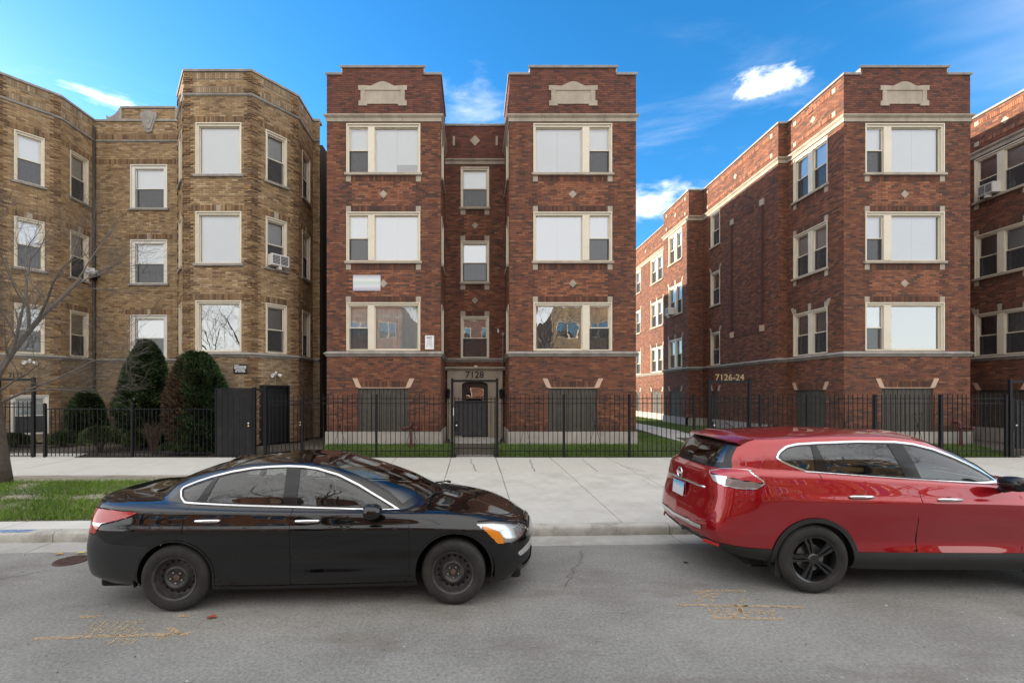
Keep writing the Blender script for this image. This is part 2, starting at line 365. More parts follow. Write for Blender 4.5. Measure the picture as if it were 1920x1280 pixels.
path('garden_path', [(-14.9, FENCE_Y - 0.01, 0.235), (-12.3, FENCE_Y - 0.01, 0.235), (-12.4, 15.0, 0.30), (-11.9, 16.0, 0.36), (-12.4, 18.0, 0.40), (-13.6, 18.0, 0.40), (-13.6, 16.2, 0.36), (-14.6, 15.0, 0.30)], M_conc_new)
path('gangway_path', [(16.8, FENCE_Y - 0.01, 0.235), (19.3, FENCE_Y - 0.01, 0.235), (19.3, 40, 0.42), (16.8, 40, 0.42)], M_conc)

for (xa, ya, xb, yb, w_) in ((-9, 3.1, -5.5, 3.35, .005), (2.6, 3.0, 5.0, 3.2, .005), (-7.0, 4.4, -5.2, 5.6, .006), (1.0, 5.1, 1.5, 6.3, .006)):
    road_crack(wander(xa, ya, xb, yb, 26, .05), w_)
# ------------------------------------------------------------------ brick buildings
BW, BH, JT = 0.203, 0.057, 0.0107           # brick length, height, joint
CH = BH + JT
M_brick = mat('brick', (0.2, 0.1, 0.05), 0.9, attr=True, var=0.16, vscale=22, bump=0.5, bscale=110, dirt=0.28, dscale=0.35, dirtcol=(0.055, 0.042, 0.036), streak=.26)
M_mortar_r = mat('mortar_red', (0.125, 0.078, 0.058), 0.95, var=0.2, vscale=6, bump=0.3, bscale=120)
M_mortar_t = mat('mortar_tan', (0.235, 0.18, 0.125), 0.95, var=0.2, vscale=6, bump=0.3, bscale=120)
M_stone = mat('limestone', (0.41, 0.345, 0.27), 0.85, var=0.14, vscale=3, bump=0.25, bscale=70, dirt=0.5, dscale=1.6, dirtcol=(0.22, 0.19, 0.16), streak=.2)
M_stone_grey = mat('limestone_weathered', (0.30, 0.275, 0.245), 0.88, var=0.2, vscale=4, bump=0.3, bscale=60, dirt=0.55, dscale=1.8, dirtcol=(0.12, 0.11, 0.10), streak=.22)
M_stone_pink = mat('limestone_pink', (0.54, 0.38, 0.28), 0.85, var=0.12, vscale=3, bump=0.2, bscale=70)
M_found = mat('foundation_concrete', (0.42, 0.38, 0.34), 0.9, var=0.16, vscale=2.5, bump=0.4, bscale=40, dirt=0.5, dscale=1.4, dirtcol=(0.22, 0.19, 0.165))
M_frame = mat('cream_paint', (0.70, 0.63, 0.50), 0.5, var=0.05, vscale=3, dirt=0.25, dscale=2.5, dirtcol=(0.42, 0.36, 0.27))
M_frame_w = mat('white_paint', (0.72, 0.69, 0.62), 0.5, var=0.05, vscale=3, dirt=0.25, dscale=2.5, dirtcol=(0.45, 0.40, 0.33))
M_sash_d = mat('dark_sash', (0.055, 0.05, 0.045), 0.5)
M_blind = mat('white_blind', (0.86, 0.87, 0.88), 0.8, var=0.04, vscale=1.2)
M_blind_g = mat('grey_curtain', (0.42, 0.42, 0.42), 0.85, var=0.22, vscale=9)
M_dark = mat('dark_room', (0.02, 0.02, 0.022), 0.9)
M_board = mat('grey_brown_board', (0.070, 0.060, 0.048), 0.75, var=0.25, vscale=7, dirt=0.3, dscale=2, dirtcol=(0.045, 0.04, 0.035))
M_glass = glass('window_glass', (0.90, 0.93, 0.93), 0.22, wav=0.04)
M_glass_r = glass('window_glass_mirror', (0.62, 0.66, 0.66), 0.34, wav=0.06)
M_roof = mat('roof_tar', (0.06, 0.058, 0.055), 0.95)
def screen_mat():
    m = bpy.data.materials.new('insect_screen'); m.use_nodes = True; t = m.node_tree; t.nodes.clear()
    o = t.nodes.new('ShaderNodeOutputMaterial'); a = t.nodes.new('ShaderNodeBsdfTransparent'); d = t.nodes.new('ShaderNodeBsdfDiffuse'); d.inputs[0].default_value = (0.07, 0.07, 0.075, 1)
    x = t.nodes.new('ShaderNodeMixShader'); x.inputs[0].default_value = 0.55; t.links.new(a.outputs[0], x.inputs[1]); t.links.new(d.outputs[0], x.inputs[2]); t.links.new(x.outputs[0], o.inputs[0]); return m
M_screen = screen_mat()

RED = [((0.209, 0.071, 0.034), 5), ((0.250, 0.090, 0.042), 4), ((0.168, 0.056, 0.029), 4), ((0.296, 0.120, 0.054), 2), ((0.117, 0.047, 0.030), 3), ((0.071, 0.038, 0.028), 2)]
PURP = [((0.153, 0.051, 0.035), 5), ((0.189, 0.065, 0.040), 4), ((0.117, 0.041, 0.032), 3), ((0.073, 0.035, 0.030), 1)]
MOTT = [((0.306, 0.112, 0.057), 5), ((0.357, 0.148, 0.077), 4), ((0.224, 0.080, 0.042), 3), ((0.087, 0.051, 0.039), 2), ((0.163, 0.059, 0.035), 2)]
SOLD = [((0.107, 0.045, 0.029), 5), ((0.153, 0.057, 0.032), 4), ((0.071, 0.037, 0.027), 3), ((0.224, 0.087, 0.042), 1)]
TAN = [((0.36, 0.235, 0.115), 5), ((0.42, 0.285, 0.15), 4), ((0.30, 0.19, 0.09), 4), ((0.235, 0.142, 0.068), 2), ((0.47, 0.34, 0.20), 1.5), ((0.16, 0.095, 0.05), 1)]
TAND = [((0.22, 0.128, 0.060), 5), ((0.28, 0.17, 0.082), 4), ((0.155, 0.088, 0.045), 4), ((0.34, 0.215, 0.105), 2), ((0.10, 0.06, 0.035), 1)]
TANP = [((0.30, 0.215, 0.125), 5), ((0.36, 0.265, 0.165), 4), ((0.245, 0.165, 0.09), 3), ((0.18, 0.115, 0.06), 2), ((0.42, 0.33, 0.22), 1)]
def tighten(pal, k=.30):
    w_ = sum(q for _, q in pal); m = [sum(c[i] * q for c, q in pal) / w_ for i in range(3)]
    return [(tuple(c[i] + (m[i] - c[i]) * k for i in range(3)), q) for c, q in pal]
RED, MOTT, SOLD, TAN, TAND, TANP = [tighten(p_, k_) for p_, k_ in ((RED, .14), (MOTT, .2), (SOLD, .1), (TAN, .15), (TAND, .1), (TANP, .2))]
RED = [((c[0] * .92, c[1] * .95, c[2] * 1.04), q) for c, q in RED]
def pick(pal):
    t = rng.random() * sum(w_ for _, w_ in pal)
    for c, w_ in pal:
        t -= w_
        if t <= 0: break
    k = rng.uniform(0.86, 1.14); return (c[0] * k, c[1] * k, c[2] * k)

class Wall:
    """a vertical brick wall: origin (x, y), direction u, courses from z0 to z1; outward normal is u turned right"""
    def __init__(s, ox, oy, ux, uy, length, z0, z1, pal=RED, mortar=None, parent=None):
        l = math.hypot(ux, uy); s.o = Vector((ox, oy)); s.u = Vector((ux / l, uy / l)); s.n = Vector((s.u.y, -s.u.x))
        s.len, s.z0, s.z1, s.pal, s.mortar, s.parent = length, z0, z1, pal, mortar, parent
        s.holes = []; s.skips = []; s.zones = []; s.pals = []; s.proj = None; s.ends = (0.006, 0.006); s.step = None
    def p(s, u, d, z):
        """u along, d outward"""
        q = s.o + s.u * u + s.n * d; return (q.x, q.y, z)
    def box(s, b, u0, u1, d0, d1, z0, z1, col=None):
        vs = [s.p(u, d, z) for z in (z0, z1) for d in (d1, d0) for u in (u0, u1)]
        b.add(vs, [(0, 2, 3, 1), (4, 5, 7, 6), (0, 1, 5, 4), (2, 6, 7, 3), (0, 4, 6, 2), (1, 3, 7, 5)], col)
    def angle(s): return math.atan2(s.u.y, s.u.x)
def brick_box(b, w, u0, u1, z0, z1, d, col):
    # five faces, no back
    c = 0.0025
    vs = [w.p(u0, -0.01, z0), w.p(u1, -0.01, z0), w.p(u1, -0.01, z1), w.p(u0, -0.01, z1), w.p(u0 + c, d, z0 + c), w.p(u1 - c, d, z0 + c), w.p(u1 - c, d, z1 - c), w.p(u0 + c, d, z1 - c)]
    b.add(vs, [(4, 5, 6, 7), (0, 1, 5, 4), (1, 2, 6, 5), (2, 3, 7, 6), (3, 0, 4, 7)], col)
def minus(iv, cuts):
    for a, c in cuts:
        out = []
        for x0, x1 in iv:
            if c <= x0 or a >= x1: out.append((x0, x1)); continue
            if a > x0: out.append((x0, a))
            if c < x1: out.append((c, x1))
        iv = out
    return iv
def lay(wall, mb, singles):
    """lay every course of a wall, leaving out openings, stones and soldier zones"""
    w = wall; k = 0; z = w.z0
    while z + BH <= w.z1 + 0.02:
        z1 = min(z + BH, w.z1); zm = (z + z1) / 2
        cuts = [(h[0], h[1]) for h in w.holes + w.skips + [q[:4] for q in w.zones] if h[2] - 0.012 < zm < h[3] + 0.012]
        off = (BW + JT) * (0.5 if k % 2 else 0.0)
        for a, c in minus([(-w.ends[0], w.len + w.ends[1])], cuts):
            if w.step and zm > w.step[0]:
                a, c = max(a, w.step[1]), min(c, w.step[2])
                if c - a < 0.03: continue
            n0 = math.floor((a - off) / (BW + JT)); x = off + n0 * (BW + JT)
            while x < c:
                x0, x1 = max(x, a + (0.0 if x < a else 0)), min(x + BW, c)
                if x1 - x0 > 0.022:
                    um = (x0 + x1) / 2; pal = w.pal
                    for (q0, q1, q2, q3, pp) in w.pals:
                        if q0 <= um <= q1 and q2 <= zm <= q3: pal = pp
                    d = 0.006 + rng.uniform(-0.0018, 0.0018) + (w.proj(um, k) if w.proj else 0.0)
                    full = x1 - x0 > BW - 0.001 and z1 - z > BH - 0.001 and not w.proj
                    if full and singles is not None: singles.append((w, x0, z, d, pal))
                    else: brick_box(mb, w, x0, x1, z, z1, d, pick(pal))
                x += BW + JT
        z += CH; k += 1
    for zone in w.zones:
        u0, u1, z0, z1, pal = zone[:5]; d0 = zone[5] if len(zone) > 5 else 0.008
        rows = max(1, round((z1 - z0) / 0.213)); hh = (z1 - z0) / rows; n = max(1, round((u1 - u0) / CH)); ww = (u1 - u0) / n
        for r in range(rows):
            for i in range(n):
                brick_box(mb, w, u0 + i * ww + JT * .3, u0 + (i + 1) * ww - JT * .3, z0 + r * hh + 0.004, z0 + (r + 1) * hh - 0.004, d0 + rng.uniform(-.0015, .0015), pick(pal))
def backing(wall, name='wall', thick=0.22):
    """mortar face with its openings and their reveals"""
    w = wall; b = MB()
    us = sorted({0.0, w.len, *[max(0, min(w.len, x)) for h in w.holes for x in h[:2]]}); zs = sorted({w.z0 - 0.005, w.z1, *[max(w.z0 - 0.005, min(w.z1, x)) for h in w.holes for x in h[2:4]]})
    if w.step: us = sorted({*us, w.step[1], w.step[2]}); zs = sorted({*zs, w.step[0]})
    for i in range(len(us) - 1):
        for j in range(len(zs) - 1):
            um, zm = (us[i] + us[i + 1]) / 2, (zs[j] + zs[j + 1]) / 2
            if any(h[0] < um < h[1] and h[2] < zm < h[3] for h in w.holes): continue
            if w.step and zm > w.step[0] and (um < w.step[1] or um > w.step[2]): continue
            b.add([w.p(us[i], 0, zs[j]), w.p(us[i + 1], 0, zs[j]), w.p(us[i + 1], 0, zs[j + 1]), w.p(us[i], 0, zs[j + 1])], [(0, 1, 2, 3)])
    for u0, u1, z0, z1 in [h[:4] for h in w.holes]:
        t = -thick
        b.add([w.p(u0, 0, z0), w.p(u0, t, z0), w.p(u0, t, z1), w.p(u0, 0, z1)], [(0, 1, 2, 3)]); b.add([w.p(u1, 0, z0), w.p(u1, 0, z1), w.p(u1, t, z1), w.p(u1, t, z0)], [(0, 1, 2, 3)])
        b.add([w.p(u0, 0, z1), w.p(u0, t, z1), w.p(u1, t, z1), w.p(u1, 0, z1)], [(0, 1, 2, 3)]); b.add([w.p(u0, 0, z0), w.p(u1, 0, z0), w.p(u1, t, z0), w.p(u0, t, z0)], [(0, 1, 2, 3)])
    return b.build(name, w.mortar, w.parent, fix=False)
STD = {}
def std_brick(pal):
    """a few shared single-brick meshes per colour range"""
    k = id(pal)
    if k not in STD:
        STD[k] = []
        for i in range(10):
            b = MB(); c = 0.0025
            vs = [(0, 0.01, 0), (BW, 0.01, 0), (BW, 0.01, BH), (0, 0.01, BH), (c, -0.006, c), (BW - c, -0.006, c), (BW - c, -0.006, BH - c), (c, -0.006, BH - c)]
            b.add(vs, [(4, 5, 6, 7), (0, 1, 5, 4), (1, 2, 6, 5), (2, 3, 7, 6), (3, 0, 4, 7)], pick(pal)); STD[k].append(b.mesh('brick', M_brick, fix=False))
    return rng.choice(STD[k])
def brickwork(parent, walls, nsingle=300):
    """bricks of a building: the ones that show largest as single pieces, the rest joined"""
    mb = MB(); singles = []
    for w in walls:
        back = backing(w); lay(w, mb, singles if getattr(w, 'near', False) else None); w.back = back
    singles.sort(key=lambda q: (q[0].o + q[0].u * q[1]).length + abs(q[2] - 2.0) * 1.5)
    for (w, u, z, d, pal) in singles[nsingle:]: brick_box(mb, w, u, u + BW, z, z + BH, d, pick(pal))
    for (w, u, z, d, pal) in singles[:nsingle]:
        q = w.p(u, d - 0.006, z); link('brick', std_brick(pal), w.back, q, w.angle())
    o = mb.build('brickwork', M_brick, parent, fix=False); o['kind'] = 'stuff'; return o

def stone(w, u0, u1, z0, z1, proj=0.012, m=None, name='stone_block', parent=None, bev=0.006, skip=True, back=-0.02):
    b = MB(); c = bev
    vs = [w.p(u0, back, z0), w.p(u1, back, z0), w.p(u1, back, z1), w.p(u0, back, z1), w.p(u0, proj - c, z0), w.p(u1, proj - c, z0), w.p(u1, proj - c, z1), w.p(u0, proj - c, z1),
          w.p(u0 + c, proj, z0 + c), w.p(u1 - c, proj, z0 + c), w.p(u1 - c, proj, z1 - c), w.p(u0 + c, proj, z1 - c)]
    b.add(vs, [(8, 9, 10, 11)] + [(i, (i + 1) % 4, (i + 1) % 4 + 4, i + 4) for i in range(4)] + [(i + 4, (i + 1) % 4 + 4, (i + 1) % 4 + 8, i + 8) for i in range(4)])
    if skip: w.skips.append((u0 - 0.004, u1 + 0.004, z0 - 0.002, z1 + 0.002))
    return b.build(name, m or M_stone, parent or w.parent)
def poly_stone(w, poly, proj=0.012, m=None, name='stone_block', parent=None, back=-0.02):
    b = MB(); b.prism(poly, proj, back, lambda u, z, d: w.p(u, d, z)); return b.build(name, m or M_stone, parent or w.parent)
def moulding(w, u0, u1, prof, m, name, m0=0.0, m1=0.0, seg=1.15, skip=True):
    """stone course of profile [(outward, z)] in cut lengths; m0, m1 mitre the ends"""
    n = max(1, round((u1 - u0) / seg)); np_ = len(prof)
    for i in range(n):
        a, c = u0 + (u1 - u0) * i / n, u0 + (u1 - u0) * (i + 1) / n; g = 0.003
        b = MB()
        va = [w.p(a + (g if i else -d * m0), d, z) for d, z in prof]; vb = [w.p(c - (g if i < n - 1 else -d * m1), d, z) for d, z in prof]
        b.add(va + vb, [(k, k + np_, (k + 1) % np_ + np_, (k + 1) % np_) for k in range(np_)] + [tuple(range(np_)), tuple(range(np_, 2 * np_))[::-1]])
        b.build(name, m, w.parent)
    if skip:
        zs = [z for _, z in prof]; w.skips.append((u0 - 0.01, u1 + 0.01, min(zs), max(zs)))
def coping(z, t=0.085, p=0.045, back=0.30): return [(-back, z), (p, z), (p + 0.006, z + t * 0.75), (p - 0.01, z + t), (-back, z + t)]
def cornice(z, h=0.23): return [(-0.03, z), (0.03, z), (0.035, z + h * .52), (0.06, z + h * .60), (0.095, z + h * .78), (0.10, z + h * .93), (0.085, z + h), (-0.03, z + h)]
def belt(z, h=0.16): return [(-0.03, z), (0.03, z), (0.045, z + h * .25), (0.085, z + h * .45), (0.09, z + h * .62), (-0.01, z + h), (-0.03, z + h)]

# ---- windows: frame, sashes, panes and blinds, all in the wall's own coordinates
def pane(w, par, u0, u1, z0, z1, d, m):
    b = MB(); b.add([w.p(u0, d, z0), w.p(u1, d, z0), w.p(u1, d, z1), w.p(u0, d, z1)], [(0, 1, 2, 3)]); return b.build('pane', m, par, fix=False)
def blind(w, par, u0, u1, z0, z1, d, m, folds=0, split=False):
    b = MB(); n = max(2, int((u1 - u0) / 0.03)) if folds else 1
    us = [u0 + (u1 - u0) * i / n for i in range(n + 1)]
    ds = [d + (folds * math.sin(i * 1.35 + z0) * (0.7 + 0.3 * math.sin(i * .37)) if folds else 0) for i in range(n + 1)]
    b.add([w.p(u, q, z0) for u, q in zip(us, ds)] + [w.p(u, q, z1) for u, q in zip(us, ds)], [(i, i + 1, n + 2 + i, n + 1 + i) for i in range(n)])
    o = b.build('blind', m, par, smooth=bool(folds), fix=False)
    return o
def rect_frame(b, w, u0, u1, z0, z1, f, d0, d1, fb=None, ft=None):
    fb = f if fb is None else fb; ft = f if ft is None else ft
    w.box(b, u0, u0 + f, d0, d1, z0, z1); w.box(b, u1 - f, u1, d0, d1, z0, z1)
    w.box(b, u0 + f, u1 - f, d0, d1 - 0.001, z0, z0 + fb); w.box(b, u0 + f, u1 - f, d0, d1 - 0.001, z1 - ft, z1)
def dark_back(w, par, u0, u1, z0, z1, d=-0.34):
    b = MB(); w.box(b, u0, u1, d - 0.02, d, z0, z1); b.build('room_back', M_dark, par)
def hung(w, par, u0, u1, z0, z1, fm, upper=None, lower=None, gl=None, low_screen=True, dsash=None, frac=0.5):
    """double hung sashes in the clear opening"""
    gl = gl or M_glass; zm = z0 + (z1 - z0) * frac; f = 0.038
    b = MB(); rect_frame(b, w, u0, u1, zm - 0.018, z1, f, -0.115, -0.085, fb=0.034); b.build('sash', fm, par)
    b = MB(); rect_frame(b, w, u0, u1, z0, zm + 0.016, f, -0.150, -0.118, fb=0.05, ft=0.034); b.build('sash', dsash or fm, par)
    pane(w, par, u0 + f, u1 - f, zm + 0.016, z1 - f, -0.10, gl); pane(w, par, u0 + f, u1 - f, z0 + 0.05, zm - 0.018, -0.134, gl)
    if low_screen:
        q = MB(); q.add([w.p(u0 + .01, -0.098, z0 + 0.01), w.p(u1 - .01, -0.098, z0 + .01), w.p(u1 - .01, -0.098, zm - .02), w.p(u0 + .01, -0.098, zm - .02)], [(0, 1, 2, 3)]); q.build('insect_screen', M_screen, par, fix=False)
    if upper: blind(w, par, u0 + .01, u1 - .01, zm - 0.05, z1, -0.19, upper[0], upper[1])
    if lower: blind(w, par, u0 + .01, u1 - .01, z0, zm - 0.05, -0.20, lower[0], lower[1])
    dark_back(w, par, u0 - .05, u1 + .05, z0 - .05, z1 + .05)
def picture(w, par, u0, u1, z0, z1, fm, bl=None, gl=None, split=0.5, clear_low=None):
    gl = gl or M_glass; f = 0.03
    b = MB(); rect_frame(b, w, u0, u1, z0, z1, f, -0.13, -0.095); b.build('sash', fm, par)
    pane(w, par, u0 + f, u1 - f, z0 + f, z1 - f, -0.11, gl)
    if bl:
        us = u0 + (u1 - u0) * split
        z0b = clear_low if clear_low else z0
        blind(w, par, u0 + .005, us - 0.004, z0, z1, -0.19, bl[0], bl[1]); blind(w, par, us + 0.004, u1 - .005, z0b, z1, -0.195, bl[0], bl[1])
    dark_back(w, par, u0 - .05, u1 + .05, z0 - .05, z1 + .05)
def outer_frame(w, u0, u1, z0, z1, fm, f=0.075, ft=0.10, mull=None, proud=0.0):
    b = MB()
    w.box(b, u0, u0 + f, -0.14, proud - 0.02, z0, z1); w.box(b, u1 - f, u1, -0.14, proud - 0.02, z0, z1)
    w.box(b, u0 + f, u1 - f, -0.14, proud - 0.024, z1 - ft, z1); w.box(b, u0 + f, u1 - f, -0.14, proud - 0.03, z0, z0 + 0.045)
    # brick mould: a thin outer bead standing out
    w.box(b, u0 - 0.004, u0 + 0.028, -0.03, proud + 0.022, z0, z1 + 0.004); w.box(b, u1 - 0.028, u1 + 0.004, -0.03, proud + 0.022, z0, z1 + 0.004); w.box(b, u0 + 0.028, u1 - 0.028, -0.03, proud + 0.021, z1 - 0.03, z1 + 0.004)
    for a, c in (mull or []): w.box(b, a, c, -0.14, proud - 0.014, z0 + 0.045, z1 - ft)
    o = b.build('window', fm, w.parent)
    w.holes.append((u0, u1, z0, z1)); return o
def sill(w, u0, u1, z, m=None, h=0.085): return stone(w, u0, u1, z - h, z, 0.075, m or M_stone, 'sill', bev=0.008, back=-0.12)
def splay(w, u0, u1, z, h=0.30, m=None, wd=0.16, slant=0.13):
    """pair of slanted stones at the ends of a flat brick arch"""
    for sgn, ue in ((-1, u0), (1, u1)):
        a = ue - sgn * 0.10; poly = [(a, z), (a + sgn * wd, z), (a + sgn * (wd + slant), z + h), (a + sgn * slant, z + h)]
        if sgn < 0: poly = poly[::-1]
        poly_stone(w, poly, 0.016, m or M_stone_pink, 'keystone')
    w.zones.append((u0 + 0.06 + 0.04, u1 - 0.10, z, z + 0.213, SOLD))
def boarded(w, u0, u1, z0, z1):
    """opening closed with vertical boards"""
    w.holes.append((u0, u1, z0, z1)); root = None
    n = max(3, round((u1 - u0) / 0.142)); ww = (u1 - u0) / n
    fr = MB(); w.box(fr, u0, u1, -0.16, -0.12, z0, z1); root = fr.build('boarded_window', M_board, w.parent)
    for i in range(n):
        b = MB(); d = -0.045 + rng.uniform(-.010, .010); w.box(b, u0 + i * ww + 0.007, u0 + (i + 1) * ww - 0.007, -0.118, d, z0 + .004, z1 - .004); b.build('board', M_board, root)
FLOORS = [(3.615, 5.235), (6.62, 8.27), (9.58, 11.24)]
M_black = mat('black_iron', (0.009, 0.009, 0.010), 0.5, var=0.2, vscale=6, spec=.25)
M_text = mat('black_letter', (0.012, 0.012, 0.013), 0.4)
def text_mesh(txt, size, depth, m, name='lettering', align='CENTER', bold=0.0):
    cu = bpy.data.curves.new(name, 'FONT'); cu.body = txt; cu.size = size; cu.extrude = depth / 2; cu.align_x = align; cu.align_y = 'CENTER'; cu.offset = bold; cu.resolution_u = 3
    ob = bpy.data.objects.new(name, cu); COL.objects.link(ob)
    me = bpy.data.meshes.new_from_object(ob.evaluated_get(bpy.context.evaluated_depsgraph_get()))
    bpy.data.objects.remove(ob, do_unlink=True); bpy.data.curves.remove(cu)
    me.name = name; me.materials.clear(); me.materials.append(m); return me
def text_on(w, par, txt, u, z, size, d, m, bold=0.0, depth=0.006):
    me = text_mesh(txt, size, depth, m, bold=bold)
    o = link('lettering', me, par); q = w.p(u, d, z)
    o.location = q; o.rotation_euler = (R(90), 0, w.angle()); return o

# ---- one three-storey wing front of the red buildings
def wing_front(par, X0, width, raised, frame, mull, base, panel_c, zf, looks, gnd=0.50):
    w = Wall(X0, FRONT_Y, 1, 0, width, 0.91, 13.10, RED, M_mortar_r, par); w.near = True
    w.step = (12.86, raised[0], raised[1])
    w.pals = [(-1, 99, 11.5, 14, PURP)]
    u0, u1 = frame
    narrow_left = mull[0] - u0 < u1 - mull[1]
    for fl, (z0, z1) in enumerate(FLOORS):
        lk = looks[fl]
        win = outer_frame(w, u0, u1, z0, z1, M_frame, mull=[mull])
        a, c = (u0 + .075, mull[0]); d_, e_ = (mull[1], u1 - .075)
        zt = z1 - 0.10; zb = z0 + 0.045
        if narrow_left: hung(w, win, a, c, zb, zt, M_frame, lk[0], lk[1], gl=lk[3], dsash=M_sash_d if fl else M_frame); picture(w, win, d_, e_, zb, zt, M_frame, lk[2], lk[3], 0.5, lk[4] if len(lk) > 4 else None)
        else: picture(w, win, a, c, zb, zt, M_frame, lk[2], lk[3], 0.48, lk[4] if len(lk) > 4 else None); hung(w, win, d_, e_, zb, zt, M_frame, lk[0], lk[1], gl=lk[3], dsash=M_sash_d)
        if fl: sill(w, u0 - .06, u1 + .06, z0)
        if fl:
            zs = z0 - 0.085; zp = FLOORS[fl - 1][1]            # spandrel between sill and the window head below
            sb = 0.165
            for ua, ub in ((u0 - .02, u0 - .02 + sb), (u1 + .02 - sb, u1 + .02)):
                stone(w, ua, ub, zs - 0.203, zs, 0.014); stone(w, ua, ub, zp + 0.004, zp + 0.20, 0.014)
                w.pals.append((ua, ub, zp, zs, SOLD))
            w.zones.append((u0 + sb - .016, u1 - sb + .016, zs - 0.203, zs, SOLD)); w.zones.append((u0 + sb - .016, u1 - sb + .016, zp + 0.004, zp + 0.203, SOLD))
            w.pals.append((u0 + sb, u1 - sb, zp + .2, zs - .2, MOTT))
            uc, zc_ = (u0 + u1) / 2, (zp + zs) / 2 - 0.01; r = 0.135
            poly_stone(w, [(uc - r, zc_), (uc, zc_ - r), (uc + r, zc_), (uc, zc_ + r)], 0.014, M_stone, 'diamond_stone')
    moulding(w, 0, width, cornice(11.30), M_stone, 'cornice_stone', 1, 1)
    moulding(w, 0, width, belt(3.425, 0.175), M_stone_grey, 'belt_stone', 1, 1)
    for a, c, z in ((0, raised[0] + .02, 12.86), (raised[0], raised[1], 13.10), (raised[1] - .02, width, 12.86)):
        moulding(w, a, c, coping(z), M_stone_grey, 'coping_stone', 1 if z > 13 or a == 0 else 0, 1 if z > 13 or c == width else 0, 1.4, skip=False)
    for ua in (raised[0], raised[1]):
        stone(w, ua - (0.0 if ua == raised[0] else .03), ua + (.03 if ua == raised[0] else 0), 12.945, 13.10, 0.02, M_stone, 'step_stone', skip=False, back=-.28)
    # name stone
    c = panel_c; z0 = zf
    B = lambda pts, pr, nm='name_stone': poly_stone(w, pts, pr, M_stone, nm)
    arc = [(c + 0.42 - 0.84 * i / 12, z0 + 0.66 + 0.15 * math.sin(math.pi * i / 12) ** 1.4) for i in range(13)]
    B([(c - .74, z0 + .52), (c + .74, z0 + .52), (c + .82, z0 + .52), (c + .82, z0 + .68), (c + .60, z0 + .68)] + arc + [(c - .60, z0 + .68), (c - .82, z0 + .68), (c - .82, z0 + .52)], 0.035)
    for sg in (-1, 1):
        q = [(c + sg * .60, z0 + .13), (c + sg * .74, z0 + .13), (c + sg * .74, z0 + .52), (c + sg * .60, z0 + .52)]
        B(q if sg > 0 else q[::-1], 0.030)
        q = [(c + sg * .52, z0), (c + sg * .81, z0), (c + sg * .81, z0 + .16), (c + sg * .74, z0 + .19), (c + sg * .74, z0 + .13), (c + sg * .52, z0 + .13)]
        B(q if sg > 0 else q[::-1], 0.035)
    B([(c - .52, z0 + .06), (c + .52, z0 + .06), (c + .52, z0 + .13), (c - .52, z0 + .13)], 0.030); B([(c - .60, z0 + .13), (c + .60, z0 + .13), (c + .60, z0 + .52), (c - .60, z0 + .52)], 0.012, 'name_panel')
    # basement
    boarded(w, base[0], base[1], 0.905, 2.37)
    w.skips.append((base[0], base[1], 2.37, 2.40)); splay(w, base[0], base[1], 2.385)
    poly_stone(w, [(base[0], 2.36), (base[1], 2.36), (base[1], 2.385), (base[0], 2.385)], 0.02, M_stone_pink, 'lintel')
    w.zones.append((0, base[0] - .005, 0.915, 1.11, SOLD)); w.zones.append((base[1] + .005, width, 0.915, 1.11, SOLD))
    f = Wall(X0, FRONT_Y, 1, 0, width, 0.2, 0.91, RED, M_mortar_r, par)
    b = MB(); f.box(b, -0.04, width + 0.04, -0.3, 0.05, 0.15, 0.90); b.build('foundation', M_found, par, autos=40)
    return w
def plain(par, pts, name='rear_wall'):
    b = MB(); b.add([tuple(p) for p in pts], [tuple(range(len(pts)))]); return b.build(name, M_plain_red, par, fix=False)
def plain_mat(name, c1, c2, mo):
    m = bpy.data.materials.new(name); t, b = nodes_of(m); L = t.links
    g = t.nodes.new('ShaderNodeNewGeometry'); sp = t.nodes.new('ShaderNodeSeparateXYZ'); L.new(g.outputs['Position'], sp.inputs[0])
    ad = t.nodes.new('ShaderNodeMath'); L.new(sp.outputs[0], ad.inputs[0]); L.new(sp.outputs[1], ad.inputs[1]); cb = t.nodes.new('ShaderNodeCombineXYZ'); L.new(ad.outputs[0], cb.inputs[0]); L.new(sp.outputs[2], cb.inputs[1])
    br = t.nodes.new('ShaderNodeTexBrick'); br.inputs['Scale'].default_value = 1; br.inputs['Brick Width'].default_value = 0.213; br.inputs['Row Height'].default_value = CH; br.inputs['Mortar Size'].default_value = 0.005
    br.inputs['Color1'].default_value = (*c1, 1); br.inputs['Color2'].default_value = (*c2, 1); br.inputs['Mortar'].default_value = (*mo, 1); L.new(cb.outputs[0], br.inputs['Vector'])
    n = t.nodes.new('ShaderNodeTexNoise'); n.inputs['Scale'].default_value = 1.3; n.inputs['Detail'].default_value = 7; L.new(g.outputs['Position'], n.inputs['Vector'])
    mr = t.nodes.new('ShaderNodeMapRange'); mr.inputs['From Min'].default_value = .3; mr.inputs['From Max'].default_value = .7; mr.inputs['To Min'].default_value = .72; mr.inputs['To Max'].default_value = 1.25; L.new(n.outputs['Fac'], mr.inputs['Value'])
    sc = t.nodes.new('ShaderNodeVectorMath'); sc.operation = 'SCALE'; L.new(br.outputs['Color'], sc.inputs[0]); L.new(mr.outputs[0], sc.inputs['Scale']); L.new(sc.outputs[0], b.inputs['Base Color']); b.inputs['Roughness'].default_value = 0.9
    MATS[name] = m; return m
M_plain_red = plain_mat('plain_red_brick', (0.20, 0.072, 0.045), (0.12, 0.05, 0.038), (0.15, 0.1, 0.08))
M_plain_tan = plain_mat('plain_tan_brick', (0.34, 0.22, 0.11), (0.24, 0.15, 0.075), (0.25, 0.19, 0.13))
M_foil = mat('crinkled_film', (0.74, 0.72, 0.68), 0.25, var=0.2, vscale=7, bump=1.0, bscale=6)

WB, GC = (M_blind, 0.0), (M_blind_g, 0.012)
FOIL = (M_foil, 0.012)
